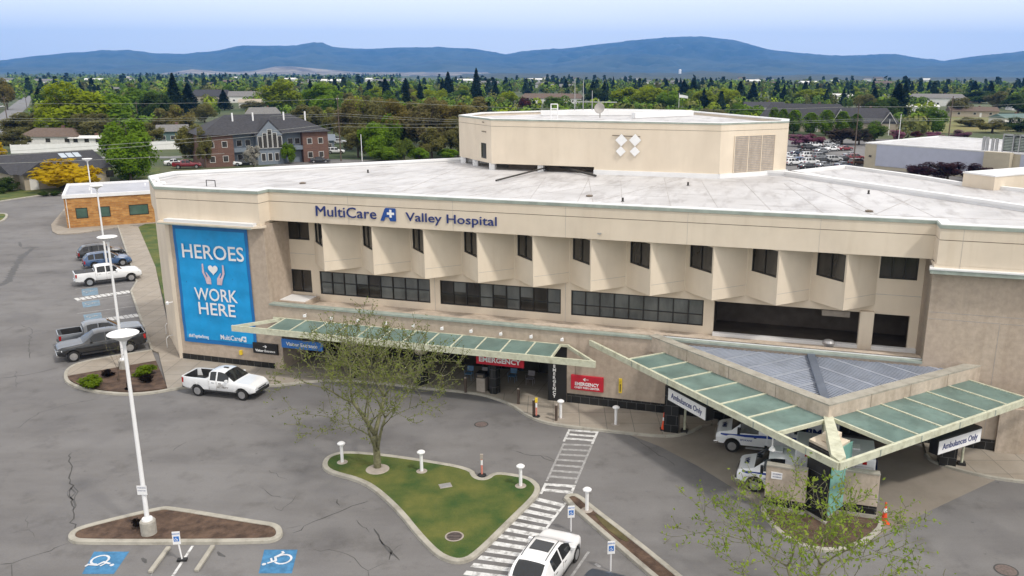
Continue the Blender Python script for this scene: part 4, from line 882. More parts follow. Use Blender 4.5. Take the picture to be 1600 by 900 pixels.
for i in range(5):
    for q, e_ in ((QL + eL * (4.5 + 3.3 * i), eL), (QA + eR * (2.6 + 2.9 * i), eR)):
        b = LB(); o = Vector((-e_.y, e_.x)) * -.085; b.beam((q.x + o.x, q.y + o.y, zo - .005), (q.x + e_.x * .06 + o.x, q.y + e_.y * .06 + o.y, zo - .005), .02, .33); b.put('joint_plate', M['coping'], ac, U0, V0)
b = LB(); b.add([(PA.x - .22, PA.y + .3, 4.4), (PA.x + .22, PA.y + .3, 4.4), (QA.x + .3, QA.y + .55, 4.5), (QA.x - .3, QA.y + .55, 4.5), (PA.x - .22, PA.y + .3, 3.7), (PA.x + .22, PA.y + .3, 3.7), (QA.x + .3, QA.y + .55, 4.25), (QA.x - .3, QA.y + .55, 4.25), (QA.x, QA.y + .1, 4.48), (QA.x, QA.y + .1, 4.2)], [(0, 1, 2, 8, 3), (7, 9, 6, 5, 4), (0, 3, 7, 4), (1, 5, 6, 2), (0, 4, 5, 1), (2, 6, 9, 8), (3, 8, 9, 7)]); b.put('apex_strut', M['cream_steel'], ac, U0, V0)
# column: black tiled wedge with a seafoam glass blade
b = LB(); b.prism([(43.95, -9.9), (44.95, -10.85), (45.35, -9.3), (44.7, -8.9)], .1, 3.7); b.put('column', M['black_tile'], ac, U0, V0)
b = LB(); b.prism([(44.98, -10.93), (45.03, -10.93), (45.95, -9.35), (45.9, -9.35)], .55, 3.75); b.put('glass_blade', M['green_glass'], ac, U0, V0)
b = LB(); b.prism([(43.95, -9.85), (44.95, -10.85), (45.8, -9.45), (44.7, -8.8)], 3.7, 3.82); b.prism([(44.5, -9.9), (45.0, -10.3), (45.4, -9.5), (44.8, -9.1)], 3.85, 4.2); b.put('column_capital', M['stucco'], ac, U0, V0)
b = LB(); b.prism([(43.85, -9.9), (44.95, -10.98), (45.5, -9.3), (44.7, -8.8)], 0, .22); b.put('column_plinth', M['kerb'], ac, U0, V0)
for nme, p0, p1 in (('left', (42.1, -10.2), (44.0, -10.35)), ('right', (45.4, -9.75), (47.25, -9.75))):
    t = hthing('low_wall', nme + ' stone panel wall beside the canopy column' + (' with a small white notice' if nme == 'left' else ''), 'wall', (p0[0] + p1[0]) / 2, p0[1])
    cu, cv = (p0[0] + p1[0]) / 2, p0[1]; d = (Vector(p1) - Vector(p0)).normalized(); n2 = Vector((-d.y, d.x)) * .3
    q = [Vector(p0), Vector(p1), Vector(p1) + n2, Vector(p0) + n2]
    b = LB(); b.prism([tuple(x) for x in q], .72, 2.35); b.put('stone_panel', M['concrete_panel'], t, cu, cv, bevel=.03)
    b = LB(); b.prism([tuple(x + n2.normalized() * (-.03 if i < 2 else .03)) for i, x in enumerate(q)], 2.35, 2.45); b.put('wall_cap', M['kerb'], t, cu, cv, bevel=.02)
    b = LB(); b.prism([tuple(x + n2.normalized() * (.03 if i < 2 else -.03)) for i, x in enumerate(q)], .3, .715); b.put('black_base', M['black_tile'], t, cu, cv)
    b = LB(); b.prism([tuple(x + n2.normalized() * (-.03 if i < 2 else .03)) for i, x in enumerate(q)], 0, .3); b.put('plinth', M['kerb'], t, cu, cv)
    if nme == 'left':
        b = LB(); b.box(42.35, 42.9, -10.26, -10.235, 1.75, 2.1); no = b.put('notice', M['white'], t, cu, cv); lettering('NO SMOKING', .1, M['navy'], no, (42.62 - cu, -10.265 - cv, 2.0), width=.4, ext=.002); lettering('NO PARKING', .1, M['navy'], no, (42.62 - cu, -10.265 - cv, 1.86), width=.4, ext=.002)
# gooseneck lamp hanging under the canopy
t = hthing('hanging_lamp', 'white hanging bell lamp under the ambulance canopy', 'lamp', 42.3, -9.7, 3.0)
mb = MB(); mb.tube((0, 0, .1), (0, 0, 1.25), .035, n=8); mb.lathe([(.03, .2), (.14, .05), (.16, -.04), (.02, -.05)], (0, 0, 0), 14); mb.build('lamp_body', M['lamp_white'], t)
# Ambulances Only signs on black pillars
def amb_sign(u, v, rot, label, ud, vd, zb):
    t = thing('pillar_sign', label, 'sign', HW(u, v), ANG, 'Ambulances Only signs')
    MB().box(-.42, .42, -.3, .45, .1, 3.0).build('black_pillar', M['black_tile'], t)
    mb = MB(); mb.tube((.75, .1, .1), (.75, .1, 4.2), .07); mb.build('steel_post', M['cream_steel'], t); MB().box(.55, .95, -.1, .3, .1, .25).build('post_foot', M['black'], t)
    T = Matrix.Translation((ud, vd, zb)) @ Matrix.Rotation(rot, 4, 'Z'); sb = MB(); sb.box(-1.72, 1.72, -.05, .42, 0, .82, T); so_ = sb.build('sign_box', M['black'], t)
    MB().box(-1.66, 1.66, -.075, -.052, .03, .74, T).build('sign_face', M['white'], so_)
    tx = text_mb('Ambulances Only', .46, .004, .006); xs = [p[0] for p in tx.v]; c0 = (min(xs) + max(xs)) / 2; k = 2.75 / (max(xs) - min(xs)); tx.v = [tuple(T @ Vector(((p[0] - c0) * k, -.085 - p[2], p[1] + .38))) for p in tx.v]; tx.build('lettering', M['navy'], so_, fix=False)
amb_sign(36.5, -2.5, R(-45), 'Ambulances Only sign on a black pillar left of the ambulances', 1.1, -2.2, 2.45)
amb_sign(51.4, -2.5, R(45), 'Ambulances Only sign on a black pillar right of the ambulance canopy', .0, -2.25, 2.05)
t = hthing('roof_exhaust', 'round steel exhaust cap on the low roof behind the metal deck', 'exhaust', PU(1294, 553, 4.58)[0], 1.6, 4.58)
mb = MB(); mb.lathe([(.28, 0), (.28, .45)], (0, 0, 0), 18); mb.build('pipe', M['steel'], t, smooth=False); mb = MB(); mb.lathe([(.36, .42), (.38, .55), (.25, .66), (.05, .7)], (0, 0, 0), 18); mb.build('cap', M['steel'], t)

# ------------------------------------------------------------------ lamps, bollards, signs on posts, cones
def tall_lamp(px, py, label, base_h=.55, sign=False, h=None, top=None, concrete=True):
    x, y = G(px, py); z = zat(x, y, top[1], top[0])
    t = thing('parking_lamp', label, 'street lamp', (x, y, 0), 0, 'white mast lamps in the parking lot')
    z0 = 0
    if concrete: MB().lathe([(.34, 0), (.34, .72), (.30, .78)], (0, 0, 0), 20).build('concrete_base', M['lamp_concrete'], t); z0 = .78
    mb = MB(); mb.lathe([(.24, z0), (.22, z0 + .1), (.1, z0 + .14)], (0, 0, 0), 16); mb.tube((0, 0, z0), (0, 0, z - .35), .105, .072, 14); mb.build('mast', M['lamp_white'], t)
    mb = MB(); mb.lathe([(.09, -.5), (.12, -.34), (.5, -.1), (.62, -.03), (.64, .0), (.60, .03), (.03, .06)], (0, 0, z), 28); mb.build('lamp_head', M['lamp_white'], t, smooth=False)
    if sign:
        MB().box(-.22, .22, -.135, -.125, 2.1, 2.55).build('notice', M['white'], t); lettering('PARKING', .09, M['navy'], t, (0, -.137, 2.44), width=.36, ext=.002); lettering('PATIENTS ONLY', .07, M['navy'], t, (0, -.137, 2.3), width=.38, ext=.002)
    return t
tall_lamp(233.5, 836, 'tall white mast lamp standing in the triangular mulch island', sign=True, top=(197, 521))
tall_lamp(195, 578, 'white mast lamp in the mulch bed beside the dark pickup', top=(168, 370))
tall_lamp(168, 420, 'white mast lamp behind the blue and black cars', top=(143, 290), concrete=False)
tall_lamp(150, 352, 'farthest white mast lamp, beside the orange brick office', top=(137, 248), concrete=False)
def lamp_bollard(px, py, label, z=.0):
    x, y = G(px, py, z); t = thing('mushroom_bollard', label, 'bollard light', (x, y, z), 0, 'white mushroom lights')
    MB().lathe([(.085, 0), (.085, 1.02)], (0, 0, 0), 16).build('post', M['lamp_white'], t); MB().lathe([(.10, 1.0), (.205, 1.05), (.215, 1.11), (.14, 1.17), (.02, 1.19)], (0, 0, 0), 22).build('cap', M['lamp_white'], t)
    if z: MB().lathe([(.30, -.01), (.28, .012), (.02, .014)], (0, 0, 0), 16).build('soil_ring', M['tan_box'], t)
for px, py, lb, z in ((535, 722, 'white mushroom light at the left tip of the lawn island', .13), (659, 736, 'white mushroom light in the middle of the lawn island', .13), (813.5, 759, 'white mushroom light at the right corner of the lawn island', .13), (917, 797, 'white mushroom light in the planting strip', .11), (876, 653, 'white mushroom light on the sidewalk near the brown bollards', .12), (962, 663, 'white mushroom light on the sidewalk under the yellow marker', .12)): lamp_bollard(px, py, lb, z)
for px, py, lb in ((692, 609, 'brown bollard nearest the tree, by the entrance kerb'), (727.5, 613, 'brown bollard left of the entrance column'), (810, 631, 'brown bollard right of the entrance column'), (834, 649, 'brown bollard beside the pink delineator post'), (869, 657, 'brown bollard beside the white mushroom light')):
    x, y = G(px, py, .13); t = thing('brown_bollard', lb, 'bollard', (x, y, .13), 0, 'bronze bollards along the kerb'); MB().lathe([(.085, 0), (.085, 1.0)], (0, 0, 0), 14).build('post', M['bollard_brown'], t); MB().lathe([(.085, 1.0), (.07, 1.05), (.02, 1.08)], (0, 0, 0), 14).build('cap', M['tan_box'], t)
def delin(px, py, label, z, topy, col):
    x, y = G(px, py, z); t = thing('delineator_post', label, 'traffic post', (x, y, z)); mb = MB(); mb.lathe([(.24, 0), (.24, .05), (.1, .1)], (0, 0, 0), 8); mb.build('rubber_base', M['black'], t)
    MB().lathe([(.055, .05), (.05, .95)], (0, 0, 0), 10).build('post', mat('faded_pink_plastic', (.62, .22, .17), .6), t); MB().lathe([(.057, .62), (.057, .9)], (0, 0, 0), 10).build('reflective_band', M['white'], t)
    MB().box(-.08, .08, -.06, .06, .95, 1.22).build('cap', M[col], t)
delin(838, 651, 'pink delineator post with a yellow cap on the sidewalk edge', .12, 621, 'yellow'); delin(753, 743, 'faded pink delineator post in the notch of the lawn island', .0, 708, 'tan_box')
def cone(px, py, label, z=0.):
    x, y = G(px, py, z); t = thing('traffic_cone', label, 'traffic cone', (x, y, z), 0, 'tall orange cones'); mb = MB(); mb.box(-.22, .22, -.22, .22, 0, .05); mb.build('foot', M['black'] if z else M['cone'], t, bevel=.02)
    MB().lathe([(.16, .05), (.10, .45), (.045, .95), (.05, 1.05), (.02, 1.08)], (0, 0, 0), 16).build('body', M['cone'], t, smooth=False); MB().lathe([(.088, .58), (.066, .78)], (0, 0, 0), 16).build('reflective_band', M['white'], t)
cone(1037, 671, 'orange cone left of the black Ambulances Only pillar', .12); cone(1381, 817, 'orange cone at the right end of the low wall by the canopy column')
def pole_sign(px, py, topy, label, z=0., lean=0, foot=False):
    x, y = G(px, py, z); zt_ = zat(x, y, topy, px) - z; t = thing('parking_sign', label, 'sign', (x, y, z), R(8), 'accessible parking signs')
    mb = MB(); mb.tube((0, 0, 0), (lean, 0, zt_ - .1), .035, n=8); mb.build('post', M['lamp_white'], t)
    T = Matrix.Translation((lean, -.045, zt_ - .62)); mb = MB(); mb.box(-.16, .16, -.01, .01, 0, .6, T); sb = mb.build('sign_plate', M['white'], t)
    MB().box(-.11, .11, -.018, -.012, .14, .38, T).build('blue_panel', M['blue_sign'], sb); q = text_mb('RESERVED', .07, 0, .002); q.v = [tuple(T @ Vector((p[0], -.02 - p[2], p[1] + .5))) for p in q.v]; q.build('lettering', M['blue_sign'], sb, fix=False)
    mb = MB(); c0 = Vector((-.01, -.02, .23)); 
    for a in np.linspace(R(100), R(390), 9)[:-1]: 
        a2 = a + R(33); mb.tube(T @ (c0 + Vector((.06 * math.cos(a), 0, .06 * math.sin(a)))), T @ (c0 + Vector((.06 * math.cos(a2), 0, .06 * math.sin(a2)))), .009, n=4)
    mb.tube(T @ Vector((-.01, -.02, .33)), T @ Vector((0, -.02, .25)), .012, n=4); mb.tube(T @ Vector((0, -.02, .25)), T @ Vector((.06, -.02, .2)), .012, n=4); mb.build('wheelchair_symbol', M['white'], sb)
    if foot: MB().box(-.2, .2, -.1, .1, 0, .1).build('foot', M['black'], t)
pole_sign(285, 876, 829, 'accessible parking sign leaning over the two wheel stops', lean=-.12, foot=True); pole_sign(892, 830, 789, 'accessible parking sign in front of the white car'); pole_sign(954, 892, 844, 'accessible parking sign above the dark blue car')
# covers
def cover(px, py, r, label, name='manhole_cover', z=.006, grate=False):
    x, y = G(px, py, z); t = thing(name, label, 'cover', (x, y, z)); MB().lathe([(r, 0), (r, .008), (.01, .01)], (0, 0, 0), 28).build('lid', M['rust'], t); mb = MB(); mb.lathe([(r + .07, 0), (r + .07, .005), (r, .006)], (0, 0, 0), 28); mb.build('collar', M['crack'] if not grate else M['tan_box'], t)
    if grate:
        for i in range(5): k = -r * .7 + i * r * .35; MB().box(-math.sqrt(r * r - k * k) * .9, math.sqrt(r * r - k * k) * .9, k - .02, k + .02, .011, .02).build('bar', M['black'], t)
cover(752, 663, .36, 'round manhole cover in the drive beyond the lawn island'); cover(1572, 891, .42, 'round manhole cover at the lower right corner'); cover(710, 838, .36, 'drain grate sunk in the lawn island', 'drain_grate', .14, True)
for px, py in ((590, 733),): 
    x, y = G(px, py, .13); struct('soil_ring', MB().lathe([(.62, 0), (.55, .03), (.05, .05)], (x, y, .13), 22), M['tan_box'])
x, y = G(696, 759, .13); t = thing('valve_box', 'small grey valve box lid in the lawn island', 'cover', (x, y, .13), R(20)); MB().box(-.28, .28, -.2, .2, 0, .04).build('lid', M['steel'], t, bevel=.01); MB().box(-.31, .31, -.23, .23, 0, .02).build('rim', M['tan_box'], t)
# bike rack hoops beside the tower
for i, (px, py, lb) in enumerate(((268, 541, 'nearest'), (266, 520, 'farthest'))):
    x, y = G(px, py, .13); t = thing('bike_rack', lb + ' white hoop rack against the side wall of the tower', 'bike rack', (x, y, .13), R(60), 'white hoop racks'); mb = MB(); mb.path([(-.35, 0, 0), (-.35, 0, .7), (-.2, 0, .85), (.2, 0, .85), (.35, 0, .7), (.35, 0, 0)], [.03] * 6); mb.build('hoop', M['lamp_white'], t)
# ------------------------------------------------------------------ vehicles
def interp(x, pts):
    for (a, b), (c, d) in zip(pts[:-1], pts[1:]):
        if x <= c: t = max(0, (x - a) / (c - a)) if c > a else 1; t = t * t * (3 - 2 * t) if abs(d - b) > .25 and (c - a) > .5 and False else t; return b + (d - b) * t
    return pts[-1][1]
def vehicle(name, label, cat, spec, color, loc, rotz, group=None):
    """loft along the car: x forward, y left. spec keys: L, W, top (centre-line profile), belt, roof range, wheels"""
    t = thing(name, label, cat, loc, rotz, group)
    Lh, Wh = spec['L'] / 2, spec['W'] / 2; wr = spec['wr']; xf, xr = spec['wheels']; top = spec['top']; belt = spec['belt']; roofh = spec['H']; ra, rb = spec['cab']  # cab rear and front base x
    bed = spec.get('bed'); floor = spec.get('sill', .32); rin = spec.get('tumble', .13)
    xs = set(np.round(np.linspace(-Lh, Lh, 31), 3)) | {round(p[0], 3) for p in top}
    for w_ in (xf, xr):
        for a in np.linspace(-1, 1, 9): xs.add(round(w_ + a * (wr + .09), 3))
    for g in spec.get('glass', []): xs |= {round(g[0], 3), round(g[1], 3)}
    xs = sorted(x for x in xs if -Lh <= x <= Lh); q = [xs[0]]
    for x in xs[1:]:
        if x - q[-1] > .025: q.append(x)
        elif round(x, 3) in {round(p[0], 3) for p in top}: q[-1] = x
    xs = q
    def hw(x):
        e = max(0, abs(x) - (Lh - .75)) / .75; return Wh * (1 - spec.get('taper', .13) * e ** 2.2)
    def zb(x):
        z = floor + .10 * max(0, (abs(x) - (Lh - .35)) / .35)
        for w_ in (xf, xr):
            d = abs(x - w_); rr = wr + .085
            if d < rr: z = max(z, wr * .98 + math.sqrt(max(0, rr * rr - d * d)))
        return z
    def ringpts(x):
        h = hw(x); b = zb(x); tp = interp(x, top); bl = min(interp(x, belt), tp - .03) if tp < interp(x, belt) + .06 else interp(x, belt)
        tt = max(0, min(1, (tp - bl) / max(.01, roofh - bl))); b2 = min(b, bl - .12)
        rh = h * .90 - rin * tt - .02
        md = (floor + bl) / 2
        p = [(h * .90, b2), (h * .985, max(b2 + .04, floor + .10) if b2 < floor + .2 else b2 + .01), (h, max(b2 + .03, md)), (h * .985, max(b2 + .06, bl - .08)), (h * .94, bl), (rh + (h * .90 - rh) * (1 - tt) * .5, bl + (tp - bl) * .88 - .0), (rh * .86, tp - .035 * tt - .012), (rh * .45, tp - .004), (0, tp)]
        return p
    def bedring(x):
        h = hw(x); b = zb(x); rl = spec['rail']; b2 = min(b, rl - .15)
        return [(h * .90, b2), (h * .985, max(b2 + .04, floor + .10) if b2 < floor + .2 else b2 + .01), (h, max(b2 + .03, (floor + rl) / 2)), (h * .985, max(b2 + .06, rl - .06)), (h * .96, rl), (h * .88, rl), (h * .86, spec['rail'] - .50), (h * .4, rl - .50), (0, rl - .50)]
    def loft(stations, fn, capA=True, capB=True):
        V = []; n = 17
        for x in stations:
            p = fn(x); full = [(x, y, z) for y, z in p] + [(x, -y, z) for y, z in p[-2::-1]]; V += full
        return V, n
    cabx = [x for x in xs if x >= (bed if bed else -9)]
    if bed: cabx = [bed] + [x for x in cabx if x > bed + .02]
    V, n = loft(cabx, ringpts); body = MB(); gl = {'windscreen': MB(), 'rear_window': MB(), 'side_window': []}
    body.v = list(V); ws = spec['ws']; rw_ = spec.get('rw'); sidew = [MB() for _ in range(2 * len(spec['glass']))]
    for i in range(len(cabx) - 1):
        x0, x1 = cabx[i], cabx[i + 1]; xm = (x0 + x1) / 2
        for j in range(n - 1):
            f = (i * n + j, i * n + j + 1, (i + 1) * n + j + 1, (i + 1) * n + j); jj = j if j < 8 else 15 - j; tgt = body
            if jj in (5, 6, 7) and ws[0] < xm < ws[1]: tgt = gl['windscreen']
            elif rw_ and jj in (6, 7) and rw_[0] < xm < rw_[1]: tgt = gl['rear_window']
            elif jj == 4:
                for k, g in enumerate(spec['glass']):
                    if g[0] < xm < g[1]: tgt = sidew[2 * k + (0 if j < 8 else 1)]
            if tgt is body: body.f.append(f)
            else: o = len(tgt.v); tgt.v += [V[k] for k in f]; tgt.f.append((o, o + 1, o + 2, o + 3))
    body.f.append(tuple(range(n))); body.f.append(tuple(range((len(cabx) - 1) * n, len(cabx) * n)))
    for i in range(len(cabx) - 1): body.f.append((i * n, (i + 1) * n, (i + 1) * n + n - 1, i * n + n - 1))
    P = M['car_paint']
    def col(o): o.color = tuple(color) + (1,); return o
    bo = body.build('body', P, t, smooth=True); col(bo); es = bo.modifiers.new('es', 'EDGE_SPLIT'); es.split_angle = R(38)
    for nm in ('windscreen', 'rear_window'):
        if gl[nm].v: gl[nm].build(nm, M['car_glass'], t)
    for s_ in sidew:
        if s_.v: s_.build('side_window', M['car_glass'], t)
    if bed:
        bx = [x for x in xs if x < bed - .03] + [bed - .02]; V, n = loft(bx, bedring); b = MB(); b.v = list(V)
        for i in range(len(bx) - 1):
            for j in range(n - 1): b.f.append((i * n + j, i * n + j + 1, (i + 1) * n + j + 1, (i + 1) * n + j))
            b.f.append((i * n, (i + 1) * n, (i + 1) * n + n - 1, i * n + n - 1))
        b.f += [tuple(range(n)), tuple(range((len(bx) - 1) * n, len(bx) * n))]
        o = b.build('cargo_bed', P, t, smooth=True); col(o); es = o.modifiers.new('es', 'EDGE_SPLIT'); es.split_angle = R(35)
        h = hw(-Lh) ; mb = MB(); mb.box(-Lh - .02, -Lh + .06, -h * .94, h * .94, floor + .2, spec['rail'] + .01); col(mb.build('tailgate', P, t, bevel=.015))
        mb = MB(); mb.box(bed - .08, bed - .025, -Wh * .9, Wh * .9, spec['rail'] - .5, spec['rail'] + .02); col(mb.build('bed_front', P, t))
        if spec.get('cover'):
            mb = MB(); mb.box(-Lh + .08, bed - .1, -Wh * .87, Wh * .87, spec['rail'] - .02, spec['rail'] + .035); mb.build('bed_cover', M['trim'], t, bevel=.02)
        else:
            mb = MB(); x0, x1, yy, zf = -Lh + .09, bed - .1, Wh * .835, spec['rail'] - .485
            mb.add([(x0, -yy, zf), (x1, -yy, zf), (x1, yy, zf), (x0, yy, zf), (x0, -yy, zf + .46), (x1, -yy, zf + .46), (x1, yy, zf + .46), (x0, yy, zf + .46)], [(0, 1, 2, 3), (0, 4, 5, 1), (1, 5, 6, 2), (2, 6, 7, 3), (3, 7, 4, 0)]); mb.build('bed_liner', M['trim'], t, fix=False)
        zc_ = interp(bed + .1, top); mb = MB(); mb.box(bed - .035, bed - .004, -Wh * .62, Wh * .62, interp(bed, belt) + .1, zc_ - .16); mb.build('rear_window', M['car_glass'], t, bevel=.01)
    # wheels
    for x in (xf, xr):
        for s_ in (1, -1):
            y = s_ * (Wh - .13); T = Matrix.Translation((x, y, wr)) @ Matrix.Rotation(R(90) * -s_, 4, 'X')
            prof = [(wr * .62, .115), (wr * .66, .125), (wr * .93, .115), (wr, .08), (wr, -.08), (wr * .93, -.11), (wr * .4, -.11)]
            m1 = MB(); m1.lathe(prof, n=26); m1.v = [tuple(T @ Vector(p)) for p in m1.v]; ty = m1.build('wheel', M['tyre'], t)
            m2 = MB(); m2.lathe([(wr * .64, .118), (wr * .60, .09), (wr * .2, .085), (wr * .16, .11), (.01, .112)], n=20)
            m2.v = [tuple(T @ Vector(p)) for p in m2.v]; m2.build('rim', M['rim'], ty)
            m3 = MB()
            for k in range(6):
                a = k * math.pi / 3; m3.add([(wr * .22 * math.cos(a - .5), wr * .22 * math.sin(a - .5), .094), (wr * .58 * math.cos(a - .22), wr * .58 * math.sin(a - .22), .102), (wr * .58 * math.cos(a + .22), wr * .58 * math.sin(a + .22), .102)], [(0, 1, 2)])
            m3.v = [tuple(T @ Vector(p)) for p in m3.v]; m3.build('rim_slots', M['black'], ty, fix=False)
    # arch liners
    for x in (xf, xr):
        for s_ in (1, -1): mb = MB(); mb.box(x - wr, x + wr, s_ * (Wh - .3) - .02, s_ * (Wh - .3) + .02, floor, wr * 2 + .02); mb.build('arch_liner', M['black'], t)
    zf, zr_ = interp(Lh - .1, belt), interp(-Lh + .1, belt) if not bed else spec['rail']
    hf, hr = hw(Lh), hw(-Lh)
    lh = spec.get('lamp_h', .62 * zf + .1)
    for s_ in (1, -1):
        mb = MB(); mb.add([(Lh + .012, s_ * hf * .58, lh), (Lh + .012, s_ * hf * .58, lh + .17), (Lh - .0, s_ * hf * .93, lh + .2), (Lh - .0, s_ * hf * .93, lh + .01), (Lh - .32, s_ * (hw(Lh - .3) + .008), lh + .09), (Lh - .32, s_ * (hw(Lh - .3) + .008), lh + .2)], [(0, 1, 2, 3), (3, 2, 5, 4)]); mb.build('headlight', M['headlens'], t, fix=False)
        mb = MB(); zt_ = zr_ - .08; th_ = .34 if bed or spec.get('tall_tail') else .17
        mb.box(-Lh - .015, -Lh + .05, s_ * hr * .80 - .1, s_ * hr * .80 + .1, zt_ - th_, zt_); mb.box(-Lh + .03, -Lh + .2, s_ * (hw(-Lh + .1) - .03), s_ * (hw(-Lh + .1) - .03) + s_ * .045, zt_ - th_, zt_); mb.build('taillight', M['tail'], t)
        mb = MB(); xm_ = spec['glass'][-1][1] - .05; zm = interp(xm_, belt) + .02; mb.box(xm_ - .09, xm_ + .06, s_ * (Wh + .06) - .1, s_ * (Wh + .06) + .1, zm, zm + .17); col(mb.build('mirror', P if not spec.get('dark_mirror') else M['trim'], t, bevel=.03))
        for g in spec['glass'][-2:]:
            xh = g[0] + .12; zh = interp(xh, belt) - .16; mb = MB(); mb.box(xh, xh + .2, s_ * (Wh * .985) - .012, s_ * (Wh * .985) + .012, zh, zh + .035); mb.build('door_handle', M['trim'], t)
        for g in spec['glass'][-2:]:
            mb = MB(); xs_ = g[0] - .03; mb.box(xs_ - .006, xs_ + .006, s_ * Wh * .99 - .008, s_ * Wh * .99 + .008, floor + .08, interp(xs_, belt) - .02); mb.build('door_gap', M['groove'], t)
        mb = MB(); mb.box(xr + wr + .12, xf - wr - .12, s_ * Wh * .93 - .04, s_ * Wh * .93 + .04, floor - .06, floor + .05); mb.build('rocker_trim', M['trim'], t, bevel=.01)
    mb = MB(); mb.box(Lh - .1, Lh + .05, -hf * .96, hf * .96, floor - .02, floor + .20); mb.build('front_bumper', M['chrome'] if spec.get('chrome') else M['trim'], t, bevel=.04)
    mb = MB(); mb.box(-Lh - .07, -Lh + .1, -hr * .96, hr * .96, floor - .0, floor + .2); mb.build('rear_bumper', M['chrome'] if spec.get('chrome') else M['trim'], t, bevel=.04)
    mb = MB(); mb.box(Lh - .04, Lh + .02, -hf * .55, hf * .55, floor + .24, lh + .14); mb.build('grille', M['trim'], t, bevel=.01)
    mb = MB(); mb.box(-Lh - .085, -Lh - .07, -.16, .16, floor + .03, floor + .15); mb.build('number_plate', M['white'], t)
    if spec.get('rails'):
        for s_ in (1, -1):
            y = s_ * (Wh * .90 - rin - .12); mb = MB(); pr_ = [(x, y, interp(x, top) + .045) for x in np.linspace(spec['rails'][0], spec['rails'][1], 6)]; mb.path(pr_, [.018] * 6, 6); mb.build('roof_rail', M['trim'], t)
    if spec.get('sunroof'):
        a, b = spec['sunroof']; mb = MB(); mb.box(a, b, -.42, .42, roofh - .03, roofh + .008); mb.build('sunroof', M['car_glass'], t, bevel=.006)
    return t
PICK = dict(L=5.9, W=2.03, H=1.93, wr=.41, wheels=(1.95, -1.75), sill=.48, rail=1.38, bed=-1.15, cab=(-1.1, 1.3), tumble=.16,
            top=[(-2.95, 1.4), (-1.15, 1.80), (-1.1, 1.86), (-.7, 1.93), (.1, 1.93), (.45, 1.87), (1.25, 1.30), (1.45, 1.25), (2.6, 1.18), (2.85, 1.08), (2.95, .95)],
            belt=[(-2.95, 1.30), (0, 1.27), (1.3, 1.22), (2.6, 1.12), (2.95, .92)], ws=(.45, 1.25), glass=[(-1.0, -.28), (-.18, .78)], lamp_h=.78, chrome=True)
TACO = dict(PICK, L=5.35, W=1.88, H=1.80, wr=.385, wheels=(1.75, -1.5), rail=1.27, sill=.46, bed=-.62, top=[(-2.67, 1.3), (-.62, 1.68), (-.58, 1.74), (-.3, 1.80), (.2, 1.80), (.5, 1.74), (1.2, 1.22), (1.35, 1.18), (2.3, 1.10), (2.55, 1.0), (2.67, .88)], belt=[(-2.67, 1.2), (0, 1.18), (1.3, 1.14), (2.3, 1.04), (2.67, .86)], ws=(.5, 1.2), glass=[(-.52, -.1), (0, .82)], lamp_h=.64, chrome=False, taper=.17)
CREW = dict(PICK, bed=-1.25)
SUVS = dict(L=4.6, W=1.86, H=1.68, wr=.36, wheels=(1.38, -1.33), sill=.32, cab=(-2.2, 1.0), tumble=.17,
            top=[(-2.3, .95), (-2.22, 1.15), (-1.85, 1.55), (-1.55, 1.64), (-.4, 1.68), (.1, 1.65), (.35, 1.58), (1.1, 1.10), (1.3, 1.05), (2.0, .96), (2.2, .86), (2.3, .70)],
            belt=[(-2.3, 1.0), (-1.5, 1.04), (0, 1.0), (1.1, .98), (2.0, .88), (2.3, .66)], ws=(.35, 1.1), rw=(-2.2, -1.85), glass=[(-1.85, -1.3), (-1.2, -.35), (-.25, .72)], lamp_h=.50, taper=.24, rails=(-1.6, 0), tall_tail=True)
SEDAN = dict(L=4.6, W=1.82, H=1.45, wr=.33, wheels=(1.38, -1.33), sill=.26, cab=(-1.9, 1.0), tumble=.2,
             top=[(-2.3, .82), (-2.2, .98), (-1.75, 1.02), (-1.5, 1.06), (-.8, 1.40), (-.4, 1.45), (0, 1.43), (.25, 1.38), (1.1, .98), (1.3, .93), (2.0, .82), (2.2, .74), (2.3, .6)],
             belt=[(-2.3, .86), (-1.5, .93), (0, .90), (1.1, .88), (2.0, .76), (2.3, .58)], ws=(.25, 1.1), rw=(-1.5, -.8), glass=[(-1.05, -.35), (-.25, .7)], lamp_h=.42, taper=.24)
HATCH = dict(SUVS, H=1.60, L=4.62, W=1.83, top=[(-2.3, .92), (-2.2, 1.10), (-1.55, 1.46), (-1.1, 1.55), (-.3, 1.60), (.1, 1.58), (.35, 1.50), (1.1, 1.06), (1.3, 1.0), (2.0, .90), (2.2, .8), (2.3, .66)], rw=(-2.1, -1.45), glass=[(-1.2, -.35), (-.25, .72)], sunroof=(-.75, -.05), rails=(-1.3, .1))
def by_wheels(front, rear, wb_half_off, spec, left_near):
    f, r = Vector(G(*front)), Vector(G(*rear)); h = (f - r).normalized(); L_ = Vector((-h.y, h.x)); off = (spec['W'] / 2 - .1) * (-1 if left_near else 1)
    mid_w = (spec['wheels'][0] + spec['wheels'][1]) / 2; c = (f + r) / 2 + L_ * off - h * mid_w; return (c.x, c.y, 0), math.atan2(h.y, h.x)
WHITE, BLACK, GREY = (.74, .75, .76), (.012, .013, .015), (.17, .18, .195)
p_, a_ = by_wheels((206, 439.5), (141, 447.5), 0, PICK, False); vehicle('pickup_truck', 'white crew cab pickup with a dark bed cover next to the blue suv', 'pickup truck', dict(PICK, cover=True), WHITE, p_, a_)
ROW = a_
p_, a_ = by_wheels((113, 566), (207, 550.5), 0, CREW, True); silv = vehicle('pickup_truck', 'black crew cab pickup parked nose out beside the mulch bed', 'pickup truck', CREW, BLACK, p_, a_)
sx = Vector(p_); hd = Vector((math.cos(a_), math.sin(a_), 0)); lf = Vector((-hd.y, hd.x, 0))
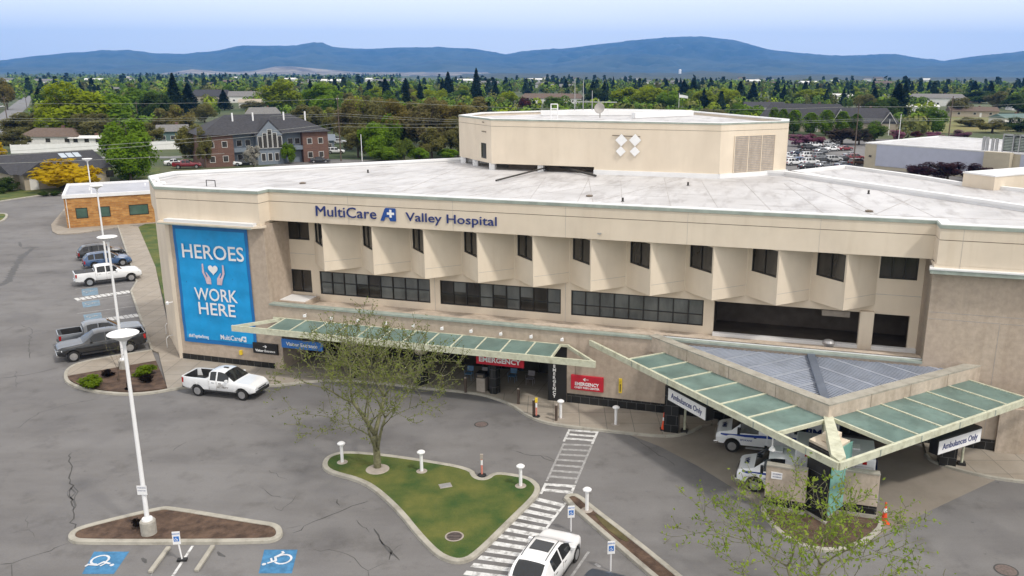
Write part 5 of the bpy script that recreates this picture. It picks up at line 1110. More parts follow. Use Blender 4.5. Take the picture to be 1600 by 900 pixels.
q_ = sx - lf * 2.75 - hd * .35; vehicle('pickup_truck', 'grey pickup with open bed parked behind the black pickup', 'pickup truck', dict(CREW, chrome=False), (.115, .125, .14), tuple(q_), a_ + math.pi)
def spot(px, py, z=.0): x, y = G(px, py, z); return (x, y, 0)
p_, a_ = by_wheels((197, 414), (148, 421), 0, SUVS, False); vehicle('suv', 'blue suv between the white pickup and the black suv', 'suv', SUVS, (.045, .095, .20), p_, ROW)
p_, a_ = by_wheels((188, 401), (139, 408), 0, SUVS, False); vehicle('suv', 'black suv at the far end of the left parking row', 'suv', dict(SUVS, L=4.75), BLACK, p_, ROW)
p_, a_ = by_wheels((379, 625.5), (311, 618.5), 0, TACO, False); sec = vehicle('pickup_truck', 'white security pickup stopped at the kerb in front of the banner', 'pickup truck', TACO, WHITE, p_, a_)
for s_, zt_, wd, sz in (('SECURITY', .78, .85, .17), ('Campus', .98, .34, .10), ('Protection', .90, .42, .10)): lettering(s_, sz, M['groove'] if sz > .15 else M['tan_box'], sec, (.42 if sz > .15 else .28, -TACO['W'] / 2 - .012, zt_), width=wd, ext=.003)
mb = MB(); mb.box(.0, .35, -.06, .06, 1.80, 1.86); mb.build('roof_antenna', M['trim'], sec, bevel=.02)
hv = (Vector(G(884, 786)) - Vector(G(795, 900))).normalized(); lv_ = Vector((-hv.y, hv.x)); fw = Vector(G(899, 877)); c_ = fw - hv * 1.38 + lv_ * .82
vehicle('hatchback_car', 'white crossover with dark sunroof parked beside the crosswalk', 'car', HATCH, (.80, .80, .80), (c_.x, c_.y, 0), math.atan2(hv.y, hv.x))
c2 = Vector(G(951, 905, 0)) - hv * 2.9 - lv_ * .3
vehicle('suv', 'dark blue car just entering the bottom edge below the sign', 'car', dict(SUVS, L=4.4), (.015, .03, .055), (c2.x, c2.y, 0), math.atan2(hv.y, hv.x))
# ambulances
def ambulance(label, fx, fy, rot, loc=None):
    t = thing('ambulance', label, 'ambulance', (0, 0, 0), rot, 'ambulances under the canopy')
    sp = dict(L=2.9, W=1.98, H=2.02, wr=.38, wheels=(.55, -3.0), sill=.46, cab=(-1.45, .6), tumble=.2, top=[(-1.45, 2.02), (-.9, 2.04), (-.35, 2.0), (-.05, 1.94), (.62, 1.32), (.8, 1.26), (1.25, 1.16), (1.38, 1.08), (1.45, .9)], belt=[(-1.45, 1.22), (0, 1.2), (.6, 1.16), (1.2, 1.02), (1.45, .86)], ws=(-.05, .62), glass=[(-.85, .15)], lamp_h=.70, chrome=True)
    xs = sorted(set(np.round(np.linspace(-1.45, 1.45, 21), 3)) | {p[0] for p in sp['top']} | {round(.55 + a * .47, 3) for a in np.linspace(-1, 1, 9)} | {-.85, .15}); V = []; n = 17; Wh = .99
    def rg(x):
        h = Wh * (1 - .12 * max(0, (x - .7) / .75) ** 2); z0 = .46
        d = abs(x - .55)
        if d < .465: z0 = max(z0, .37 + math.sqrt(.465 ** 2 - d * d))
        tp = interp(x, sp['top']); bl = min(interp(x, sp['belt']), tp - .03); tt = max(0, min(1, (tp - bl) / (2.02 - bl))); rh = h * .92 - .18 * tt
        p = [(h * .9, z0), (h * .985, z0 + .05), (h, max(z0 + .06, .8)), (h * .99, max(z0 + .09, bl - .08)), (h * .95, bl), (rh, bl + (tp - bl) * .86), (rh * .85, tp - .03 * tt - .01), (rh * .4, tp), (0, tp)]
        return [(x, y, z) for y, z in p] + [(x, -y, z) for y, z in p[-2::-1]]
    for x in xs: V += rg(x)
    b = MB(); b.v = V; ws_ = MB(); sw = [MB(), MB()]
    for i in range(len(xs) - 1):
        xm = (xs[i] + xs[i + 1]) / 2
        for j in range(16):
            f = (i * n + j, i * n + j + 1, (i + 1) * n + j + 1, (i + 1) * n + j); jj = j if j < 8 else 15 - j; tg = b
            if jj >= 5 and -.05 < xm < .62: tg = ws_
            elif jj == 4 and -.85 < xm < .15: tg = sw[0 if j < 8 else 1]
            if tg is b: b.f.append(f)
            else: o = len(tg.v); tg.v += [V[k] for k in f]; tg.f.append((o, o + 1, o + 2, o + 3))
    b.f += [tuple(range(n)), tuple(range((len(xs) - 1) * n, len(xs) * n))]
    o = b.build('cab', M['car_paint'], t, smooth=True); o.color = (.74, .75, .77, 1); e = o.modifiers.new('es', 'EDGE_SPLIT'); e.split_angle = R(36)
    ws_.build('windscreen', M['car_glass'], t)
    for s_ in sw: s_.build('side_window', M['car_glass'], t)
    bx = MB(); bx.box(-5.0, -1.30, -1.17, 1.17, .62, 2.72); o = bx.build('box_body', M['car_paint'], t, bevel=.07); o.color = (.74, .75, .77, 1)
    MB().box(-4.9, -1.35, -1.0, 1.0, .35, .62).build('chassis', M['trim'], t)
    for s_ in (1, -1):
        MB().box(-4.96, -1.34, s_ * 1.175 - .006, s_ * 1.175 + .006, 1.12, 1.34).build('side_stripe', M['blue_stripe'], t)
        mb = MB(); mb.add([(-1.28, s_ * .993, 1.04), (.95, s_ * .975, .98), (1.2, s_ * .95, 1.02), (1.2, s_ * .95, 1.10), (.6, s_ * .985, 1.12), (-1.28, s_ * .996, 1.2)], [(0, 1, 4, 5), (1, 2, 3, 4)]); mb.build('cab_stripe', M['blue_stripe'], t, fix=False)
        for x0, x1, z0, z1, mm in ((-1.9, -1.75, 2.42, 2.56, 'tail'), (-2.25, -1.98, 2.42, 2.56, 'headlens'), (-4.6, -4.4, 2.42, 2.56, 'tail'), (-4.3, -4.05, 2.42, 2.56, 'headlens')):
            MB().box(x0, x1, s_ * 1.185 - .015, s_ * 1.185 + .015, z0, z1).build('marker_lamp', M[mm], t)
        for x0, x1, z0, z1 in ((-2.5, -1.6, .75, 2.3), (-3.6, -2.6, .75, 1.1), (-4.9, -4.1, .75, 2.3)):
            mb = MB()
            for a in ((x0, x1, z0, z0 + .015), (x0, x1, z1 - .015, z1), (x0, x0 + .015, z0, z1), (x1 - .015, x1, z0, z1)): mb.box(a[0], a[1], s_ * 1.172 - .01, s_ * 1.172 + .01, a[2], a[3])
            mb.build('locker_seam', M['steel'], t)
        MB().box(-3.4, -2.7, s_ * 1.172 - .012, s_ * 1.172 + .012, 1.55, 2.15).build('box_window', M['car_glass'], t)
        mb = MB(); mb.box(.15, .3, s_ * 1.18 - .1, s_ * 1.18 + .1, 1.25, 1.6); mb.tube((.2, s_ * .95, 1.35), (.2, s_ * 1.1, 1.4), .02); mb.build('mirror', M['black'], t, bevel=.03)
        MB().box(-.75, -.6, s_ * .985 - .02, s_ * .985 + .02, .98, 1.02).build('door_handle', M['trim'], t)
        mb = MB(); mb.box(1.36, 1.465, s_ * .66 - .15, s_ * .66 + .15, .72, .92); mb.build('headlight', M['headlens'], t, bevel=.02)
        mb = MB(); mb.box(-1.25, -.2, s_ * .98 - .06, s_ * .98 + .06, .34, .42); mb.build('step', M['steel'], t)
        for ch, x in (('AMR', -3.9),):
            q = text_mb('AMR', .62, .02, .006); sg = -s_; q.v = [(x + p[0] * sg * -1 * -1, s_ * 1.188, 1.72 + p[1]) for p in [(sg * k[0] if False else k[0] * (1 if s_ < 0 else -1), k[1], k[2]) for k in q.v]]; q.build('lettering', M['navy'], t, fix=False)
        q = text_mb('SPOKANE', .15, .002, .004); q.v = [(-.2 + p[0] * (1 if s_ < 0 else -1), s_ * (1.0 + .004), .82 + p[1]) for p in q.v]; q.build('lettering', M['blue_stripe'], t, fix=False)
    MB().box(-1.32, -1.285, -.9, .9, 2.08, 2.6).build('front_panel', M['siding_white'], t); MB().box(-1.285, -1.27, -.35, .35, 2.4, 2.54).build('front_marker', M['tail'], t)
    mb = MB(); mb.box(-.7, -.3, -.35, .35, 2.03, 2.13); mb.build('light_bar', M['headlens'], t, bevel=.03)
    mb = MB(); mb.box(-2.6, -2.0, -.4, .4, 2.722, 2.82); mb.box(-4.3, -3.9, -.3, .3, 2.722, 2.80); mb.build('roof_vent', M['lamp_white'], t, bevel=.03)
    q = text_mb('AMR', .36, .012, .004); q.v = [(1.02 + p[1] * .9, -p[0], 1.215 - (p[1]) * .18 + .018) for p in q.v]; q.v = [(p[0], -p[1], p[2]) for p in q.v]; q.build('lettering', M['navy'], t, fix=False)
    MB().box(1.30, 1.58, -.92, .92, .42, .62).build('front_bumper', M['chrome'], t, bevel=.04); MB().box(1.38, 1.47, -.5, .5, .66, .95).build('grille', M['chrome'], t, bevel=.01)
    mb = MB(); mb.add([(-5.075, 1.1, 1.0), (-5.075, -1.1, 1.0), (-5.075, -1.1, 2.5), (-5.075, 1.1, 2.5)], [(0, 1, 2, 3)]); mb.build('rear_panel', M['blue_stripe'], t, fix=False)
    MB().box(-5.35, -5.0, -1.0, 1.0, .42, .55).build('rear_step', M['steel'], t, bevel=.02)
    for x in (.55, -3.4):
        for s_ in (1, -1):
            T = Matrix.Translation((x, s_ * .88, .38)) @ Matrix.Rotation(R(90) * -s_, 4, 'X'); m1 = MB(); m1.lathe([(.23, .11), (.35, .11), (.38, .07), (.38, -.08), (.34, -.1), (.1, -.1)], n=24); m1.v = [tuple(T @ Vector(p)) for p in m1.v]; ty = m1.build('wheel', M['tyre'], t)
            m2 = MB(); m2.lathe([(.24, .112), (.20, .06), (.1, .06), (.08, .12), (.01, .122)], n=18); m2.v = [tuple(T @ Vector(p)) for p in m2.v]; m2.build('rim', M['rim'], ty)
    h = Vector((math.cos(rot), math.sin(rot))); L_ = Vector((-h.y, h.x)); f = Vector(G(fx, fy)); c = f - h * .55 - L_ * .9; t.location = (c.x, c.y, 0); return t
ambulance('white ambulance with blue stripe, the rear one nearest the building', 1143, 706, ANG + math.pi + R(2)); ambulance('white ambulance with blue stripe, the front one behind the low stone wall', 1178, 768, ANG + math.pi - R(2))
# ------------------------------------------------------------------ cars in the farther lots
protos = {}
for kk, sp in (('suv', SUVS), ('sedan', SEDAN), ('pickup', CREW)):
    pr = vehicle({'suv': 'suv', 'sedan': 'sedan_car', 'pickup': 'pickup_truck'}[kk], 'x', {'suv': 'suv', 'sedan': 'car', 'pickup': 'pickup truck'}[kk], sp, WHITE, (0, 0, 0), 0); bpy.context.view_layer.update(); bake_kids(pr); protos[kk] = pr
CC = {'white': WHITE, 'black': BLACK, 'grey': GREY, 'silver': (.42, .43, .44), 'blue': (.03, .10, .28), 'red': (.18, .012, .02), 'navy': (.02, .035, .07), 'brown': (.09, .045, .03)}
used = set()
def park(kind, colr, px, py, hd_, label, group='cars parked in the far lots'):
    x, y = G(px, py); pr = protos[kind]
    if kind not in used: used.add(kind); pr.location = (x, y, 0); pr.rotation_euler.z = hd_; tag(pr, label, pr['category'], group); o = pr; paint(pr, CC[colr])
    else: o = dup(pr, (x, y), hd_, label, group, color=CC[colr])
    return o
hd1 = ANG + R(15); k_ = {'suv': 'suv', 'sedan': 'car', 'pickup': 'pickup'}
for i, (kd, cl, px, py, rw_) in enumerate((('sedan', 'white', 1232, 247, 'left end of the near row'), ('suv', 'white', 1240, 258, 'the strip between the near row and the penthouse'), ('suv', 'blue', 1252, 256, 'the near row next to the white suv'), ('suv', 'white', 1266, 257, 'the near row, its squarest white one'),
      ('sedan', 'silver', 1242, 250, 'second place of the near row'), ('sedan', 'black', 1262, 264, 'the row just above the white roof edge, left'), ('sedan', 'grey', 1288, 262, 'the row just above the white roof edge, middle'), ('sedan', 'navy', 1318, 262, 'the row just above the white roof edge, right'),
      ('suv', 'white', 1263, 247, 'the middle row beyond the blue one'), ('suv', 'grey', 1282, 248, 'the middle row between two white ones'), ('suv', 'silver', 1302, 253, 'the near row, right half'), ('suv', 'black', 1286, 256, 'the near row, centre'), ('sedan', 'black', 1318, 252, 'the near row beside the silver suv'),
      ('suv', 'red', 1336, 250, 'the near row beside the white building'), ('suv', 'brown', 1340, 258, 'the near row corner by the white building'), ('pickup', 'black', 1262, 235, 'the far row under the pink trees'), ('suv', 'silver', 1293, 229, 'the far row, topmost left'), ('suv', 'white', 1272, 230, 'the far row behind the black pickup'),
      ('sedan', 'white', 1299, 236, 'the far row, centre'), ('sedan', 'silver', 1310, 234, 'the far row, right of the white one'), ('sedan', 'red', 1320, 235, 'the far row, right end'), ('sedan', 'grey', 1284, 239, 'the lane edge of the far row'), ('sedan', 'navy', 1246, 242, 'the middle row, left end'), ('sedan', 'grey', 1330, 246, 'the middle row, right end'))):
    park(kd, cl, px, py, R(20) if i % 3 else R(24), '%s %s in %s, right of the penthouse' % (cl, k_[kd], rw_), 'cars in the lot right of the penthouse')
for kd, cl, px, py, hd_, lb in (('sedan', 'white', 274, 258, .4, 'white car behind the roof at the left of the brick apartments'), ('pickup', 'red', 293, 263, .3, 'dark red pickup left of the brick apartments'), ('sedan', 'white', 362, 259, .2, 'white car in front of the brick apartments, left'), ('sedan', 'black', 383, 258, .2, 'black car in front of the brick apartments, left'),
      ('suv', 'white', 512, 222, .3, 'white suv behind the flowering tree right of the apartments'), ('suv', 'white', 525, 240, .15, 'white van like suv beside the utility pole'), ('suv', 'silver', 530, 225, .3, 'silver suv farther behind the utility pole'), ('suv', 'grey', 517, 217, .4, 'grey suv in the back row right of the apartments'),
      ('sedan', 'white', 476, 250, .3, 'white car at the right corner of the brick apartments'), ('suv', 'black', 412, 254, .2, 'black suv before the gabled window bay'), ('pickup', 'black', 680, 234, .1, 'black pickup in the trees left of the penthouse'), ('suv', 'white', 668, 232, .2, 'white car in the trees left of the penthouse'),
      ('sedan', 'grey', 30, 228, .3, 'grey car beside the brown roofed house at far left'), ('suv', 'silver', 45, 226, .3, 'silver car beside the brown roofed house at far left'), ('sedan', 'white', 70, 186, .2, 'white car in the yard behind the brown roofed house'), ('sedan', 'black', 500, 254, .2, 'black car near the white post right of the apartments'),
      ('sedan', 'white', 0, 168, 1.1, 'white car on the far street at the left edge')):
    park(kd, cl, px, py, hd_, lb)
# ------------------------------------------------------------------ trees
def np_mesh(name, V, Fq, m):
    me = bpy.data.meshes.new(name); nv, nf = len(V), len(Fq); k = Fq.shape[1]
    me.vertices.add(nv); me.vertices.foreach_set('co', np.asarray(V, dtype=np.float32).ravel()); me.loops.add(nf * k); me.loops.foreach_set('vertex_index', np.asarray(Fq, dtype=np.int32).ravel())
    me.polygons.add(nf); me.polygons.foreach_set('loop_start', np.arange(0, nf * k, k, dtype=np.int32)); me.polygons.foreach_set('loop_total', np.full(nf, k, dtype=np.int32)); me.update(calc_edges=True); me.validate()
    if m: me.materials.append(m)
    return me
def leaves(P, size, rg, up=.3, stretch=1.0, Nn=None):
    """one small bent leaf clump (quad) per point"""
    n = len(P); d = rg.normal(size=(n, 3)); d[:, 2] *= (1 - up); d /= np.linalg.norm(d, axis=1)[:, None] + 1e-9; e = rg.normal(size=(n, 3)); e -= (e * d).sum(1)[:, None] * d; e /= np.linalg.norm(e, axis=1)[:, None] + 1e-9
    if Nn is not None:
        q = Nn / (np.linalg.norm(Nn, axis=1)[:, None] + 1e-9) + rg.normal(size=(n, 3)) * .45; q /= np.linalg.norm(q, axis=1)[:, None]; d -= (d * q).sum(1)[:, None] * q; d /= np.linalg.norm(d, axis=1)[:, None] + 1e-9; e = np.cross(q, d)
    s = (size * rg.uniform(.6, 1.3, n))[:, None]; a, b = d * s * stretch, e * s * .62
    V = np.stack([P - a, P - b * .9 + a * .1, P + a, P + b], 1).reshape(-1, 3); return V, np.arange(4 * n).reshape(n, 4)
def crown_points(kind, n, rg):
    """points of a unit crown: x, y within 0.5, z 0..1"""
    if kind == 'conifer':
        t = rg.beta(1.1, 1.5, n); z = .06 + .94 * t; lay = 15; ph = (z * lay) % 1; r = (1 - t) ** .85 * (.36 + .20 * (1 - ph)) ; a = rg.uniform(0, 2 * np.pi, n); q = rg.uniform(.35, 1, n) ** .6; wob = 1 + .22 * np.sin(a * 3 + z * 17) + .12 * np.sin(a * 7 + z * 31)
        return np.stack([np.cos(a) * r * q * wob, np.sin(a) * r * q * wob, z - .05 * q * r], 1)
    if kind == 'poplar':
        t = rg.uniform(0, 1, n); r = .42 * np.sin(np.pi * np.clip(t * .86 + .1, 0, 1)) ** .6; a = rg.uniform(0, 2 * np.pi, n); q = rg.uniform(.2, 1, n) ** .45; wob = 1 + .2 * np.sin(a * 4 + t * 12)
        return np.stack([np.cos(a) * r * q * wob, np.sin(a) * r * q * wob, .08 + .92 * t], 1)
    k = {'round': 22, 'loose': 30, 'shrub': 10}[kind]; C = []
    while len(C) < k:
        p = rg.uniform(-1, 1, 3)
        if np.linalg.norm(p) < 1 and p[2] > -.92: C.append(p * np.array([.34, .34, .38]) + np.array([0, 0, .52 if kind != 'shrub' else .48]))
    C = np.array(C); rad = rg.uniform(.10, .20, k) if kind == 'round' else (rg.uniform(.06, .14, k) if kind == 'loose' else rg.uniform(.14, .24, k)); w_ = rad ** 2; idx = rg.choice(k, n, p=w_ / w_.sum()); d = rg.normal(size=(n, 3)); d /= np.linalg.norm(d, axis=1)[:, None]
    rr_ = rg.uniform(.25, 1.05, n) ** .5 if kind == 'loose' else rg.uniform(.55, 1.08, n); P = C[idx] + d * (rad[idx] * rr_)[:, None]
    # a few stray sprays outside the lobes
    m_ = rg.random(n) < .07; P[m_] += rg.normal(size=(m_.sum(), 3)) * .04; return P
PROTO = {}
def proto(kind, var, n, size, W0, H0):
    rg = np.random.default_rng(sum(map(ord, kind)) + var * 17); P = crown_points(kind, n, rg) * np.array([W0, W0, H0]); C0 = np.array([0, 0, H0 * .45]); V, F = leaves(P, size, rg, Nn=(P - C0) + np.array([0, 0, W0 * .12]))
    cm = np_mesh('crown', V, F, M['leaf']); mb = MB(); rs = random.Random(var + 5)
    if kind in ('round', 'loose', 'shrub'):
        hb = H0 * (.28 if kind != 'shrub' else .1); mb.path([(0, 0, -.2), (.05, 0, hb * .6), (0, .05, hb)], [W0 * .03, W0 * .025, W0 * .02], 7)
        for i in range(9):
            a = i * 2.4 + rs.random(); e = W0 * rs.uniform(.18, .40); zt_ = H0 * rs.uniform(.5, .92); mb.path([(0, 0, hb * .85), (e * .4 * math.cos(a), e * .4 * math.sin(a), hb + (zt_ - hb) * .5), (e * math.cos(a), e * math.sin(a), zt_)], [W0 * .014, W0 * .009, W0 * .003], 5)
    else: mb.path([(0, 0, -.2), (0, 0, H0 * .5), (0, 0, H0 * .97)], [W0 * .035, W0 * .02, .01], 6)
    PROTO[kind, var] = (cm, mb.mesh('trunk', M['bark'], fix=False), W0, H0)
for v_ in range(3): proto('round', v_, 6500, .34, 10, 11); proto('conifer', v_, 4200, .36, 7, 16)
for v_ in range(2): proto('loose', v_, 5200, .27, 10, 11); proto('poplar', v_, 2600, .26, 4, 10)
proto('shrub', 0, 1600, .16, 3, 2.4); proto('shrub', 1, 1600, .16, 3, 2.4)
rt = random.Random(21)
def tree(kind, px, py, wpx, topy, colr, label, group=None, cat=None, var=None, name=None, z=0.):
    x, y = G(px, py, z); d = math.hypot(x, y); h = zat(x, y, topy, px) - z; wm = wpx * math.hypot(d, H_) / F_; cm, tm, W0, H0 = PROTO[kind, (rt.randrange(3 if kind in ('round', 'conifer') else 2) if var is None else var)]
    nm = name or {'round': 'broadleaf_tree', 'loose': 'budding_tree', 'conifer': 'conifer_tree', 'poplar': 'columnar_tree', 'shrub': 'shrub'}[kind]
    o = thing(nm, label, cat or ('shrub' if kind == 'shrub' else 'tree'), (x, y, z), rt.uniform(0, 6.28), group); o.scale = (wm / W0, wm / W0, h / H0)
    c = bpy.data.objects.new('crown' if kind != 'shrub' else 'foliage', cm); COL.objects.link(c); c.parent = o; k = rt.uniform(.88, 1.12); c.color = (colr[0] * k, colr[1] * k, colr[2], 1)
    t = bpy.data.objects.new('trunk' if kind != 'shrub' else 'stems', tm); COL.objects.link(t); t.parent = o; return o
YG, BG, MG, DG, CF, OL, BR, YE, PK, PU_, OR, WH, RD = (.27, .33, .012), (.17, .28, .016), (.11, .19, .02), (.06, .10, .02), (.018, .034, .018), (.19, .18, .06), (.22, .19, .07), (.55, .38, .006), (.34, .14, .22), (.055, .022, .034), (.21, .17, .04), (.50, .48, .42), (.12, .03, .03)
